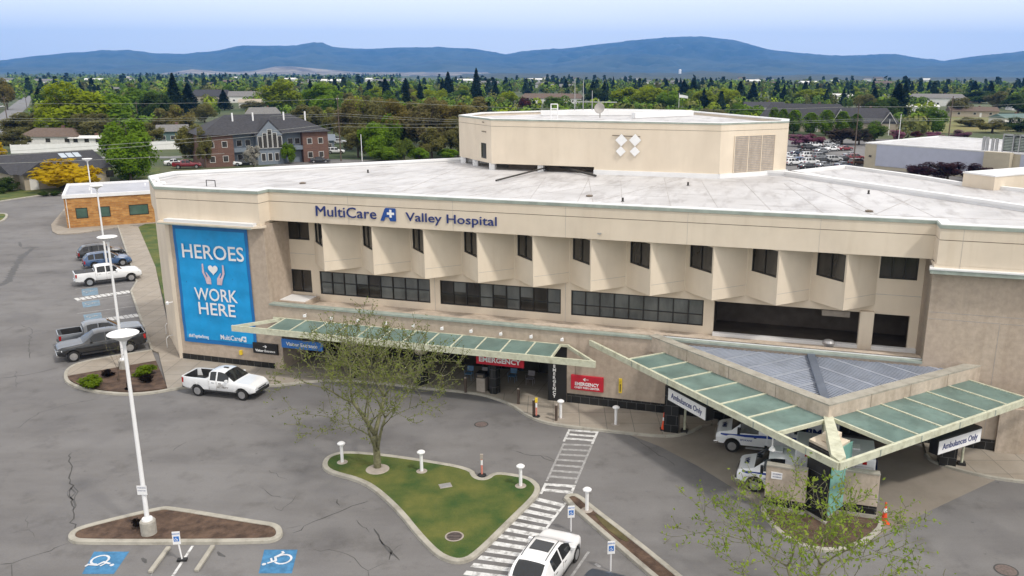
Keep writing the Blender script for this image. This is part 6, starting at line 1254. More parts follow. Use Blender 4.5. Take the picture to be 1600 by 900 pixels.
T = [('round', 122, 214, 98, 133, YG, 'big yellow green tree on the left beyond the white fence, tallest part'), ('round', 168, 212, 84, 146, BG, 'bright green tree merging into the right side of the big yellow green one'), ('round', 95, 205, 44, 150, YG, 'yellow green tree forming the left edge of the big clump'), ('loose', 150, 222, 70, 172, OL, 'grey olive bare tree under the big yellow green clump'),
 ('round', 207, 276, 84, 180, BG, 'bright green tree standing alone right of the dark roofed office'), ('round', 205, 283, 66, 215, BG, 'lower skirt of bright green foliage right of the dark roofed office'), ('shrub', 98, 298, 112, 250, YE, 'golden yellow shrub tree in front of the dark roofed office'), ('shrub', 2, 272, 30, 222, YE, 'golden yellow tree cut by the left edge'),
 ('loose', 33, 216, 62, 174, OL, 'grey olive tree at far left above the parked cars'), ('loose', 12, 170, 30, 120, OR, 'orange brown tree at the left edge by the street'), ('loose', -8, 168, 28, 122, OR, 'orange brown tree half outside the left edge'), ('conifer', 63, 168, 20, 136, CF, 'dark conifer beside the street at far left'), ('round', 75, 168, 22, 138, MG, 'mid green tree beside the dark conifer at far left'),
 ('conifer', 275, 180, 34, 114, CF, 'tall dark spiky conifer left of centre of the left suburb'), ('conifer', 297, 178, 36, 130, CF, 'broad dark conifer right behind the tall spiky one'), ('round', 222, 184, 64, 134, MG, 'round mid green tree left of the tall spiky conifer'), ('round', 246, 192, 42, 140, DG, 'dark green tree touching the tall spiky conifer'), ('conifer', 351, 172, 26, 140, CF, 'dark conifer behind the brick apartments roof'), ('round', 398, 170, 40, 158, OL, 'olive tree behind the apartments ridge'),
 ('loose', 285, 215, 44, 162, BR, 'brown bare tree left of the apartments'), ('round', 304, 252, 46, 190, OL, 'olive green tree at the left wall of the apartments'), ('loose', 322, 262, 30, 195, OL, 'thin olive tree at the left corner of the apartments'), ('loose', 172, 349, 20, 333, (.05, .055, .015), 'dark shrub left of the wide window of the orange brick office'), ('loose', 192, 350, 28, 333, (.05, .055, .015), 'dark shrub under the wide window of the orange brick office'),
 ('loose', 397, 262, 32, 224, WH, 'white blossoming tree in front of the apartments, left'), ('loose', 503, 248, 34, 214, WH, 'white blossoming tree at the right corner of the apartments'), ('round', 452, 256, 26, 222, BG, 'small bright green tree by the gabled bay'), ('loose', 340, 258, 16, 234, WH, 'small white blossoming tree by the left brick wall of the apartments'),
 ('round', 441, 172, 62, 126, YG, 'yellow green tree above the apartments right end'), ('round', 506, 180, 54, 126, BG, 'bright green tree left of the utility pole'), ('round', 482, 206, 50, 160, OL, 'olive tree right behind the apartments roof'), ('conifer', 487, 168, 22, 124, CF, 'dark conifer above the right end of the apartments'),
 ('loose', 548, 232, 64, 148, BR, 'brown budding tree at the utility pole'), ('loose', 585, 236, 62, 146, OL, 'olive budding tree right of the utility pole'), ('round', 585, 246, 44, 186, BG, 'green tree low in the belt, right of the utility pole'), ('loose', 625, 238, 70, 152, OR, 'orange brown budding tree in the belt left of the penthouse'), ('loose', 665, 240, 70, 150, BR, 'brown budding tree in the belt, fourth from the pole'),
 ('loose', 705, 238, 66, 152, OR, 'orange brown tree touching the penthouse'), ('round', 612, 240, 46, 178, BG, 'green tree amid the brown belt'), ('round', 655, 216, 50, 160, MG, 'mid green tree amid the brown belt'), ('round', 560, 216, 44, 150, YG, 'yellow green tree behind the utility pole'), ('round', 690, 212, 44, 158, OL, 'olive tree behind the brown belt'), ('loose', 745, 200, 60, 150, BR, 'brown tree hidden behind the penthouse left end'),
 ('round', 605, 252, 64, 226, BG, 'low bright green bush left of the parked cars in the belt'), ('round', 632, 252, 40, 216, (.14, .19, .03), 'low pale green bush in the middle of the belt'), ('round', 655, 252, 38, 230, BG, 'low bright green bush right of the middle'), ('round', 700, 248, 40, 232, BG, 'low bright green bush beside the penthouse'),
 ('conifer', 603, 158, 30, 122, CF, 'dark conifer in the row above the belt, first'), ('conifer', 578, 154, 22, 124, CF, 'smaller dark conifer left of the first'), ('conifer', 635, 158, 28, 122, CF, 'dark conifer in the row above the belt, second'), ('conifer', 701, 156, 28, 112, CF, 'tall dark conifer left of the tallest one'), ('conifer', 745, 160, 24, 106, CF, 'tallest dark conifer, above the penthouse left end'), ('conifer', 774, 158, 20, 127, CF, 'dark conifer right of the tallest one'), ('conifer', 692, 156, 18, 122, CF, 'slim dark conifer left of the tall pair'),
 ('round', 660, 158, 60, 140, YG, 'flat yellow green tree between the conifers'), ('round', 722, 160, 30, 138, MG, 'mid green tree between the two tallest conifers'), ('round', 795, 166, 30, 142, YG, 'yellow green tree at the penthouse left roof edge'), ('round', 760, 172, 44, 160, MG, 'low mid green tree over the penthouse roof edge'),
 ('loose', 820, 175, 26, 150, RD, 'dark red leaved tree above the penthouse roof'), ('round', 865, 172, 34, 150, MG, 'green bush tree in front of the brown long roof'), ('conifer', 852, 144, 22, 128, CF, 'dark conifer beyond the brown long roof'), ('conifer', 884, 146, 16, 123, CF, 'slim dark conifer beyond the brown long roof'), ('conifer', 926, 156, 22, 126, CF, 'blue green conifer right of the antennas'), ('conifer', 944, 158, 20, 127, CF, 'dark conifer right of the antennas'), ('round', 932, 160, 40, 136, DG, 'dark green tree behind the satellite dish'),
 ('round', 980, 166, 52, 134, YG, 'yellow green tree above the diamonds'), ('round', 1014, 168, 56, 131, YG, 'large yellow green tree right of the diamonds'), ('round', 1045, 170, 38, 140, BG, 'bright green tree left of the flagpole'), ('conifer', 1041, 146, 14, 123, CF, 'slim conifer behind the flagpole'), ('conifer', 1068, 156, 26, 124, CF, 'dark conifer pair right of the flagpole, left one'), ('conifer', 1083, 156, 24, 122, CF, 'dark conifer pair right of the flagpole, right one'), ('round', 1100, 168, 40, 140, YG, 'yellow green tree right of the dark conifer pair'), ('conifer', 1099, 170, 20, 138, CF, 'small dark conifer before the yellow green tree'), ('conifer', 1111, 140, 12, 126, CF, 'small far conifer right of the flagpole, on the skyline'),
 ('round', 1135, 166, 44, 136, YG, 'yellow green tree above the penthouse right end'), ('conifer', 1156, 158, 26, 126, CF, 'dark conifer above the penthouse right end'), ('conifer', 1176, 160, 24, 128, CF, 'dark conifer left of the dark roofed school'), ('round', 1070, 184, 40, 168, BG, 'low green tree behind the penthouse roof'), ('round', 1110, 190, 50, 168, OL, 'low olive tree behind the penthouse roof'), ('round', 1175, 192, 50, 166, BG, 'green tree in front of the dark roofed school left end'), ('round', 1150, 188, 32, 160, MG, 'round mid green tree left of the pale house'),
 ('poplar', 1208, 206, 20, 168, BG, 'columnar green tree, first of the row by the far lot'), ('poplar', 1222, 208, 20, 170, MG, 'columnar green tree, second of the row'), ('poplar', 1240, 208, 28, 172, BG, 'columnar green tree, third of the row'), ('poplar', 1266, 210, 28, 176, BG, 'columnar green tree, fourth of the row'), ('poplar', 1290, 212, 28, 172, BG, 'columnar green tree, fifth of the row'), ('poplar', 1315, 212, 26, 174, BG, 'columnar green tree, sixth of the row'), ('poplar', 1336, 212, 24, 178, MG, 'columnar green tree, seventh of the row'), ('round', 1366, 218, 36, 190, MG, 'round green tree ending the columnar row'), ('round', 1362, 190, 30, 158, DG, 'dark tree behind the end of the columnar row'),
 ('loose', 1248, 229, 52, 208, PK, 'pink leaved tree at the far lot, left'), ('loose', 1270, 229, 44, 208, (.22, .07, .11), 'dusky pink tree at the far lot, second'), ('loose', 1315, 224, 60, 198, (.07, .05, .04), 'dark brown bare tree above the parked cars'), ('loose', 1342, 226, 50, 200, (.06, .05, .04), 'dark brown bare tree right of the first dark brown one'), ('loose', 1400, 220, 28, 201, PK, 'bright pink blossoming tree by the white building'), ('loose', 1460, 218, 34, 205, PK, 'pink blossoming tree behind the white building roof'), ('loose', 1500, 218, 36, 202, (.22, .10, .16), 'dusky pink tree right of the utility pole'), ('loose', 1430, 216, 26, 204, RD, 'dark red tree behind the white building roof'),
 ('conifer', 1317, 166, 14, 138, CF, 'slim conifer left of the white long roof'), ('round', 1272, 160, 56, 137, YG, 'yellow green tree beyond the dark roofed school'), ('conifer', 1224, 160, 16, 132, CF, 'conifer above the right end of the penthouse'), ('conifer', 1365, 166, 22, 136, CF, 'conifer left of the big dark trees at right'), ('conifer', 1400, 186, 44, 130, CF, 'broad dark conifer in the right suburb'), ('conifer', 1412, 168, 20, 125, CF, 'tallest spiky conifer in the right suburb'), ('round', 1385, 188, 40, 150, DG, 'dark green tree left of the broad dark conifer'), ('round', 1458, 206, 38, 168, MG, 'round green tree left of the right utility pole'), ('round', 1350, 172, 34, 146, OL, 'olive tree behind the school gable'),
 ('conifer', 1477, 152, 14, 131, CF, 'far conifer above the pale long house'), ('conifer', 1521, 154, 22, 126, CF, 'dark conifer right of the pale long house'), ('conifer', 1546, 156, 22, 127, CF, 'dark conifer, next to the right one'), ('round', 1530, 160, 44, 140, DG, 'dark green tree below the two right conifers'), ('round', 1558, 168, 34, 144, OL, 'olive tree near the right edge'), ('round', 1590, 176, 44, 146, DG, 'dark green tree at the right edge'), ('round', 1498, 180, 34, 150, OL, 'olive tree under the pale long house'), ('round', 1515, 196, 40, 182, OL, 'low olive tree in the dry field at right'), ('loose', 1550, 206, 50, 186, OL, 'bare olive tree at the right edge of the field'), ('round', 1590, 204, 40, 184, DG, 'low dark tree at the right edge'),
 ('loose', 20, 236, 60, 200, OL, 'olive bare tree low at the far left edge above the fence'), ('round', 60, 198, 30, 176, OL, 'olive tree behind the small shed house'), ('round', 118, 218, 36, 200, DG, 'dark green shrub tree right of the brown hipped house'), ('loose', 190, 224, 40, 196, BR, 'brown bare tree behind the fence, left of the bright green tree'), ('loose', 240, 226, 36, 190, OL, 'olive bare tree behind the fence, right of the bright green tree'),
 ('loose', 262, 212, 44, 168, BR, 'brown budding tree beyond the teal house'), ('round', 320, 190, 34, 160, OL, 'olive tree beyond the left end of the apartments'), ('round', 300, 246, 26, 214, MG, 'green tree between the teal house and the apartments'), ('loose', 522, 214, 34, 166, OL, 'olive tree just left of the utility pole'), ('round', 430, 170, 34, 146, MG, 'green tree left of the yellow green one above the apartments'),
 ('loose', 640, 232, 74, 150, OL, 'olive budding tree in the middle of the belt'), ('loose', 605, 228, 70, 150, BR, 'brown olive tree filling the belt behind'), ('loose', 685, 226, 70, 148, BR, 'brown olive tree at the right of the belt'), ('loose', 560, 244, 50, 190, OL, 'low olive tree at the foot of the belt'), ('round', 630, 222, 46, 156, BG, 'bright green tree showing through the belt'), ('loose', 675, 246, 56, 196, OL, 'low olive tree right in the belt'), ('loose', 716, 244, 50, 180, OL, 'low olive tree beside the penthouse corner'),
 ('loose', 1440, 280, 60, 252, PU_, 'dark purple shrub in front of the white building, left'), ('loose', 1480, 284, 70, 250, PU_, 'dark purple shrub in front of the white building, middle'), ('loose', 1525, 284, 56, 254, PU_, 'dark purple shrub in front of the white building, right'),
 ('round', 12, 300, 34, 275, DG, 'dark green shrub at the left edge of the office lawn'), ('shrub', 68, 307, 16, 299, DG, 'low dark shrub on the verge, left'), ('shrub', 85, 306, 18, 297, DG, 'low dark shrub on the verge, right'), ('shrub', 4, 303, 20, 293, DG, 'low dark shrub on the verge at the left edge')]
for a in T:
    if a[0] in ('round', 'loose') and a[4] < 200 and a[2] < 262: a = (a[0], a[1], a[2] + 1.5, a[3] * 1.18) + tuple(a[4:])
    tree(*a)
# trees of the suburb beyond: one by one, same few kinds
KC = [('round', YG, 'yellow green'), ('round', BG, 'bright green'), ('round', YG, 'yellow green'), ('round', BG, 'bright green'), ('round', MG, 'mid green'), ('round', DG, 'dark green'), ('loose', OL, 'olive brown'), ('conifer', CF, 'dark conifer'), ('conifer', CF, 'dark conifer')]
cnt = 0
while cnt < 200:
    py = rt.choice((rt.uniform(136, 150), rt.uniform(150, 178))); px = rt.uniform(-10, 1610)
    if (20 < px < 60 and py > 140) or (720 < px < 1235 and py > 160) or (300 < px < 520 and py > 165) or (1195 < px < 1360 and py > 160) or (1430 < px < 1590 and py > 150) or (805 < px < 920 and py > 146): continue
    kd, cl, nm = KC[rt.randrange(len(KC) - 1)]; d_ = math.hypot(*G(px, py)); hm = rt.uniform(8, 13) if kd != 'conifer' else rt.uniform(11, 19); wm = hm * (rt.uniform(.8, 1.15) if kd != 'conifer' else rt.uniform(.32, .45)); x, y = G(px, py)
    side = 'left of the penthouse' if px < 720 else ('behind the penthouse' if px < 1235 else 'right of the penthouse'); far = 'nearer' if py > 152 else 'farther'
    dd = math.hypot(d_, H_); topy = py - hm * F_ / dd * .985
    tree(kd, px, py, wm * F_ / dd, topy, cl, '%s tree in the %s suburb %s' % (nm, far, side), '%s trees in the %s suburb %s' % (nm, far, side)); cnt += 1
# far woods: everything beyond as one mass, thousands of small crowns
rg = np.random.default_rng(7); Vs, Cs = [], []
def far_band(r0, r1, n, q, hs):
    a = rg.uniform(R(-38), R(36), n); r = np.sqrt(rg.uniform(r0 ** 2, r1 ** 2, n)); x, y = r * np.sin(a), r * np.cos(a); qx = CX_ + F_ * x / y / 1.03; qy = YH_ + F_ * H_ / r
    bad = ((qx > 15) & (qx < 58) & (qy < 200)) | ((qx > 1195) & (qx < 1370) & (qy > 162)) | ((qx > 1430) & (qx < 1600) & (qy > 151)) | ((qx > 800) & (qx < 925) & (qy > 147) & (qy < 164)) | ((qx > 300) & (qx < 350) & (qy > 147)) | ((qx > 365) & (qx < 405) & (qy > 148)) | ((qx > 55) & (qx < 85) & (qy > 150)) | ((qx > 310) & (qx < 520) & (qy > 178)) | ((qx > 1170) & (qx < 1215) & (qy > 168)) | (qy > 206) | ((qx > 640) & (qy < 127.5))
    x, y, r, n = x[~bad], y[~bad], r[~bad], int((~bad).sum()); con = rg.random(n) < CON; h = np.where(con, rg.uniform(9, 18, n), rg.uniform(5, 11, n)) * hs; w_ = np.where(con, .26, .62) * h
    cl = np.array([[.17, .22, .016], [.12, .19, .018], [.09, .15, .022], [.13, .14, .04], [.07, .11, .022]])[rg.integers(0, 5, n)]; cl[con] = [.02, .036, .02]; cl *= rg.uniform(.75, 1.25, n)[:, None]
    P = rg.normal(size=(n, q, 3)); P /= np.linalg.norm(P, axis=2)[..., None]; Dn = P.copy(); t = (P[..., 2] + 1) / 2; sh = np.where(con[:, None], (1 - t) ** .9 * 1.5, 1.0)
    P[..., 0] *= w_[:, None] * .8 * sh; P[..., 1] *= w_[:, None] * .8 * sh; P[..., 2] = t * h[:, None]; P[..., 0] += x[:, None]; P[..., 1] += y[:, None]
    P = P.reshape(-1, 3); s = np.repeat(h * (.13 if q > 50 else (.16 if q > 20 else .26)), q); q0 = Dn.reshape(-1, 3) + rg.normal(size=P.shape) * .35; q0 /= np.linalg.norm(q0, axis=1)[:, None]; d = rg.normal(size=P.shape); d -= (d * q0).sum(1)[:, None] * q0; d /= np.linalg.norm(d, axis=1)[:, None]; e = np.cross(q0, d)
    V = np.stack([P - d * s[:, None], P - e * s[:, None] * .8, P + d * s[:, None], P + e * s[:, None] * .8], 1).reshape(-1, 3); Vs.append(V); Cs.append(np.repeat(np.repeat(cl, q, 0), 4, 0))
CON = .06; far_band(290, 640, 900, 90, .66); CON = .10; far_band(640, 1300, 2000, 44, .85); far_band(1200, 2600, 3000, 14, .95); far_band(2500, 5500, 4500, 8, 1.0)
V = np.concatenate(Vs); Cc = np.concatenate(Cs); F = np.arange(len(V)).reshape(-1, 4)
mf = bpy.data.materials.new('far_foliage'); mf.use_nodes = True; at_ = mf.node_tree.nodes.new('ShaderNodeAttribute'); at_.attribute_name = 'tone'; pb = mf.node_tree.nodes['Principled BSDF']; mf.node_tree.links.new(at_.outputs['Color'], pb.inputs['Base Color']); pb.inputs['Roughness'].default_value = .9; pb.inputs['Specular IOR Level'].default_value = .1
me = np_mesh('far_woods', V, F, mf); ca = me.color_attributes.new('tone', 'FLOAT_COLOR', 'POINT'); ca.data.foreach_set('color', np.concatenate([Cc, np.ones((len(Cc), 1))], 1).astype(np.float32).ravel())
fw_ = bpy.data.objects.new('far_woods', me); COL.objects.link(fw_); tag(fw_, 'far mass of suburban trees reaching the foot of the blue hills', 'woods', kind='stuff')
# foreground budding trees -------------------------------------------
def budding(px, py, topy, rad, label, seed, leafm, nbud, z=.13, bud=.05, base=None, barkm='bark', buds=True, first=.22, splits=3, name='budding_tree', droop=0., maxd=6):
    x, y = G(px, py, z) if base is None else base; h = zat(x, y, topy, px) - z; t = thing(name, label, 'tree', (x, y, z)); rs = random.Random(seed); mb = MB(); tips = []
    def grow(p, d, L_, r, dep):
        k = 4; pts = [p]; rs_ = [r]; q = Vector(p); dd = Vector(d)
        for i in range(k):
            dd = (dd + Vector((rs.uniform(-1, 1), rs.uniform(-1, 1), rs.uniform(-.5, .8))) * .13).normalized(); q = q + dd * L_ / k; pts.append(q.copy()); rs_.append(max(.009, r * (1 - .42 * (i + 1) / k)))
            if dep >= 2: tips.append((q.copy(), dd.copy(), dep))
        mb.path(pts, rs_, 7 if dep < 2 else (5 if dep < 4 else 3))
        if dep >= maxd or L_ < .22: return
        n = splits if dep < 3 else rs.choice((2, 3)); ph = rs.uniform(0, 6.28)
        for i in range(n + (1 if dep == 0 else 0)):
            src = pts[-1] if i < 2 else pts[rs.choice((2, 3))]; ang = rs.uniform(.42, .85) if dep else rs.uniform(.45, .8); az = ph + i * 2 * math.pi / (n + (1 if dep == 0 else 0)) + rs.uniform(-.4, .4)
            o = dd.orthogonal().normalized(); o = Matrix.Rotation(az, 3, dd) @ o; nd = (dd * math.cos(ang) + o * math.sin(ang)); nd.z = nd.z * .9 + .12 - droop; nd.normalize(); grow(src, nd, L_ * rs.uniform(.66, .86) if dep else L_ * rs.uniform(1.0, 1.25), rs_[-1] * (.78 if i < 2 else .6), dep + 1)
    grow(Vector((0, 0, -.1)), Vector((.02, 0, 1)), h * first, h * .0245, 0)
    # fit the crown to height and radius
    zs = max(p[0].z for p in tips); rx = sorted(abs(p[0].x) for p in tips)[int(len(tips) * .97)]; kz = h / zs; kx = rad / rx
    S_ = lambda p: Vector((p[0] * (1 + (kx - 1) * min(1, max(0, p[2]) / (h * .3))), p[1] * (1 + (kx - 1) * min(1, max(0, p[2]) / (h * .3))), p[2] * kz))
    mb.v = [tuple(S_(p)) for p in mb.v]; mb.build('trunk', M[barkm], t, fix=False, smooth=True)
    if buds:
        rgn = np.random.default_rng(seed); sel = [tips[rs.randrange(len(tips))] for _ in range(nbud)]; P = np.array([tuple(S_(p[0] + p[1] * rs.uniform(-.15, .15) + Vector((rs.gauss(0, .05), rs.gauss(0, .05), rs.gauss(0, .05))))) for p in sel]); V, F = leaves(P, bud, rgn, up=0, stretch=1.2)
        me = np_mesh('foliage', V, F, M[leafm]); c = bpy.data.objects.new('crown', me); COL.objects.link(c); c.parent = t
    return t
budding(590, 731, 482, 4.1, 'budding tree with thin grey green branches on the lawn island', 11, 'bud', 8500, bud=.05, barkm='bark_grey', first=.15)
b2 = (9.3, 26.6); budding(1250, 1000, 752, 4.3, 'fresh green leafing tree at the bottom edge, cut by the frame', 29, 'bud_bright', 4200, z=.0, bud=.066, base=b2, barkm='bark_grey')
struct('mulch_island', MB().lathe([(1.6, -.02), (1.55, .1), (.05, .12)], (b2[0], b2[1], 0), 28), M['mulch'])
budding(185, 594, 528, .8, 'small bare tree in the mulch bed beside the black pickup', 5, 'bud', 60, z=.135, bud=.03, name='bare_tree', first=.42, splits=2, maxd=4)
for px, py, wpx, tp, cl, lb in ((145, 605, 36, 584, (.16, .24, .012), 'bright green round shrub at the left of the mulch bed'), (228.5, 587, 29, 571, (.16, .24, .012), 'bright green round shrub at the right of the mulch bed'), (170, 588, 19, 576, (.012, .008, .008), 'dark low shrub between the bright shrub and the bare tree'), (230, 596, 18, 585, (.012, .008, .008), 'dark low shrub below the right bright shrub'), (201, 609, 11, 598, (.012, .008, .008), 'tiny dark shrub at the tall lamp mast'), (214, 824, 17, 811, (.012, .008, .008), 'dark low shrub left of the lamp base in the triangular island')):
    tree('shrub', px, py, wpx * 1.25, tp, cl, lb, z=.12)

# ------------------------------------------------------------------ buildings of the neighbourhood
def win(par, x0, x1, z0, z1, y, T, fm='dark_frame', gm='glass', n=2):
    mb = MB(); s_ = -1 if y <= 0 else 1
    for a in ((x0, x1, z0, z0 + .08), (x0, x1, z1 - .08, z1), (x0, x0 + .08, z0, z1), (x1 - .08, x1, z0, z1)): mb.box(a[0], a[1], min(y, y + s_ * .05), max(y, y + s_ * .05), a[2], a[3], T)
    w_ = mb.build('window', M[fm], par); MB().box(x0 + .06, x1 - .06, min(y, y + s_ * .02), max(y, y + s_ * .02), z0 + .06, z1 - .06, T).build('pane', M[gm], w_); return w_
def house(label, px, py, w_, d_, h, rise, hd_, wm='siding_tan', rm='shingle_brown', name='house', cat='house', hip=0., wins=3, loc=None, group=None, gable=None, nz=1, ov=.5, wf='siding_white'):
    x, y = G(px, py) if loc is None else loc; t = thing(name, label, cat, (x, y, 0), hd_, group); W2, D2 = w_ / 2, d_ / 2
    MB().box(-W2, W2, -D2, D2, -.3, h).build('wall', M[wm], t); r = MB(); e = ov
    r.add([(-W2 - e, -D2 - e, h), (W2 + e, -D2 - e, h), (W2 + e, D2 + e, h), (-W2 - e, D2 + e, h), (-W2 - e + hip, 0, h + rise), (W2 + e - hip, 0, h + rise)], [(0, 1, 5, 4), (2, 3, 4, 5), (1, 2, 5), (3, 0, 4), (3, 2, 1, 0)]); ro = r.build('roof', M[rm], t)
    for k in range(nz):
        for i in range(wins): xc = -W2 + w_ * (i + .5) / wins; z0 = 1.0 + 2.9 * k; win(t, xc - .7, xc + .7, z0, z0 + 1.25, -D2 - .002, None, wf)
    MB().box(W2 * .25 - .5, W2 * .25 + .5, -D2 - .05, -D2, 0, 2.1).build('door', M['siding_white'], t)
    mb = MB(); mb.box(W2 * .3 - .4, W2 * .3 + .4, .3, 1.0, h + rise * .4, h + rise + .6); mb.build('chimney', M['red_brick'], ro)
    if gable:
        for gx in gable:
            g_ = MB(); gw = 2.6; g_.add([(gx - gw, -D2 - 1.6, h), (gx + gw, -D2 - 1.6, h), (gx, -D2 - 1.6, h + rise * .75), (gx - gw, -.5, h), (gx + gw, -.5, h), (gx, -.5, h + rise * .75)], [(0, 1, 2), (0, 2, 5, 3), (2, 1, 4, 5)]); g_.build('gable_roof', M[rm], ro)
            q = MB(); q.box(gx - gw + .2, gx + gw - .2, -D2 - 1.5, -D2, 0, h); q.build('porch_wall', M[wm], t); f = MB()
            for sg in (-1, 1): f.beam((gx + sg * (gw + .1), -D2 - 1.65, h + .05), (gx, -D2 - 1.65, h + rise * .75 + .2), .12, .25)
            f.build('gable_trim', M['siding_white'], ro)
    return t
# brick apartments with the glazed gable bay
hA = R(33); ax_, ay_ = G(320, 262); ap = thing('apartment_building', 'two storey brick and grey apartments with a dark roof and a white glazed gable bay', 'apartments', (ax_, ay_, 0), hA)
MB().box(0, 6.5, 0, 13, -.2, 7.2).build('brick_wing', M['red_brick'], ap); MB().box(6.5, 22, 1.6, 13, -.2, 7.2).build('wall', M['siding_grey'], ap); MB().box(22, 28, 0, 13, -.2, 7.2).build('brick_wing', M['red_brick'], ap)
r_ = MB(); r_.add([(-.8, -.8, 7.0), (28.8, -.8, 7.0), (28.8, 13.8, 7.0), (-.8, 13.8, 7.0), (6.5, 6.5, 11.0), (21, 6.5, 11.0)], [(0, 1, 5, 4), (2, 3, 4, 5), (1, 2, 5), (3, 0, 4), (3, 2, 1, 0)]); ro = r_.build('roof', M['shingle'], ap)
MB().prism([(11.4, -.6), (17.2, -.6), (17.2, 1.6), (11.4, 1.6)], -.2, 7.0).build('bay', M['siding_grey'], ap)
g_ = MB(); g_.add([(10.9, -.9, 6.6), (17.7, -.9, 6.6), (14.3, -.9, 10.2), (10.9, 5.5, 6.6), (17.7, 5.5, 6.6), (14.3, 5.5, 10.2)], [(0, 1, 2), (0, 2, 5, 3), (2, 1, 4, 5)]); g_.build('bay_roof', M['shingle'], ro)
g_ = MB(); g_.add([(11.4, -.93, 6.6), (17.2, -.93, 6.6), (14.3, -.93, 9.7)], [(0, 1, 2)]); g_.build('bay_gable', M['siding_grey'], ap)
for i in range(5): z1_ = 6.3 + (1.6 - abs(i - 2) * .75); w_ = win(ap, 11.6 + i * 1.1, 12.6 + i * 1.1, 3.7, z1_, -.94, None, 'siding_white')
for i in (0, 1, 2): win(ap, 12.2 + i * 1.5, 13.2 + i * 1.5, .8, 2.6, -.61, None, 'siding_white')
for x0, z0, yy in ((1.2, 4.2, 0), (4, 4.2, 0), (1.2, 1, 0), (4, 1, 0), (7.5, 4.2, 1.6), (9.4, 4.2, 1.6), (7.5, 1, 1.6), (19, 4.2, 1.6), (20.6, 4.2, 1.6), (19, 1, 1.6), (23, 4.2, 0), (25.6, 4.2, 0), (23, 1, 0), (25.6, 1, 0)): win(ap, x0, x0 + 1.2, z0, z0 + 1.4, yy - .003, None, 'siding_white')
MB().box(6.6, 11.2, .2, 1.6, 3.0, 3.9).build('balcony', M['siding_grey'], ap); MB().box(18, 22, .2, 1.6, 3.0, 3.9).build('balcony', M['siding_grey'], ap)
for x in (7.5, 12, 19, 24): MB().box(x, x + .3, 4, 4.3, 9, 11.5).build('vent', M['lamp_white'], ro)
# dark roofed office with skylights
x0, y0 = G(24, 297); x1, y1 = G(172, 284); hd_ = math.atan2(y1 - y0, x1 - x0); Lr = math.hypot(x1 - x0, y1 - y0)
of = thing('ranch_office', 'low office with dark gable roof and a strip of skylights behind the golden shrub', 'office', (x0, y0, 0), hd_)
MB().box(0, Lr, 0, 15, -.2, 2.9).build('wall', M['siding_tan'], of); rf = MB(); rf.add([(-.8, -1, 2.8), (Lr + .6, -1, 2.8), (Lr + .6, 16, 2.8), (-.8, 16, 2.8), (-.8, 8.5, 5.6), (Lr + .6, 8.5, 5.6)], [(0, 1, 5, 4), (2, 3, 4, 5), (1, 2, 5), (3, 0, 4), (3, 2, 1, 0)]); ro = rf.build('roof', M['shingle'], of)
rf = MB(); rf.add([(.2, -3.5, 2.8), (6.8, -3.5, 2.8), (3.5, -3.5, 4.9), (.2, 5, 2.8), (6.8, 5, 2.8), (3.5, 6, 4.9)], [(0, 1, 2), (0, 2, 5, 3), (2, 1, 4, 5)]); rf.build('porch_roof', M['shingle'], ro)
MB().box(.8, 6.2, -2.8, 0, -.2, 2.8).build('porch_wall', M['siding_tan'], of)
for i in range(3): x_ = Lr * .62 + i * 1.25; rf = MB(); rf.add([(x_, 5.2, 4.62), (x_ + 1.05, 5.2, 4.62), (x_ + 1.05, 7.2, 5.34), (x_, 7.2, 5.34), (x_, 5.2, 4.5), (x_ + 1.05, 5.2, 4.5), (x_ + 1.05, 7.2, 5.2), (x_, 7.2, 5.2)], [(0, 1, 2, 3), (0, 4, 5, 1), (1, 5, 6, 2), (2, 6, 7, 3), (3, 7, 4, 0)]); rf.build('skylight', M['skylight'], ro)
for x_ in (8, 11, 15.5): win(of, x_, x_ + 1.4, .9, 2.2, -.003, None)
MB().box(1.6, 3, -2.86, -2.8, 0, 2.1).build('door', M['siding_white'], of)
# orange brick office beside the lot
B0 = Vector(G(106, 358)); B1 = Vector(G(240, 345)); hd_ = math.atan2(B1.y - B0.y, B1.x - B0.x); hd_ = R(27)
bo = thing('brick_office', 'flat roofed orange brick office left of the hospital', 'office', (B0.x, B0.y, 0), hd_); zr = zat(B0.x, B0.y, 305, 100)
MB().box(0, 17, 0, 13, -.1, zr - .45).build('wall', M['orange_brick'], bo); mb = MB(); ring(mb, [(-.15, -.15), (17.15, -.15), (17.15, 13.2), (-.15, 13.2)], .35, zr - .45, zr); mb.build('white_fascia', M['coping_white'], bo, fix=False); MB().box(.15, 16.8, .15, 12.9, zr - .46, zr - .3).build('roof', mat('grey_membrane', (.40, .41, .45), .7, .08, .4), bo)
for x0_, x1_ in ((1.2, 2.6), (3.9, 5.3), (7.6, 10.0), (12.0, 14.4)): win(bo, x0_, x1_, 1.35, 2.75, -.003, None, 'dark_frame', 'green_window')
MB().box(-.04, 0, 2, 3.2, 0, 2.1).build('door', M['dark_frame'], bo); mb = MB(); mb.tube((.25, -.06, .1), (.25, -.06, zr - .5), .05, n=6); mb.build('downpipe', M['siding_white'], bo); mb = MB(); mb.tube((3, 4, zr), (3, 4, zr + .4), .1); mb.tube((10, 6, zr), (10, 6, zr + .35), .12); mb.build('roof_vent', M['lamp_white'], bo)
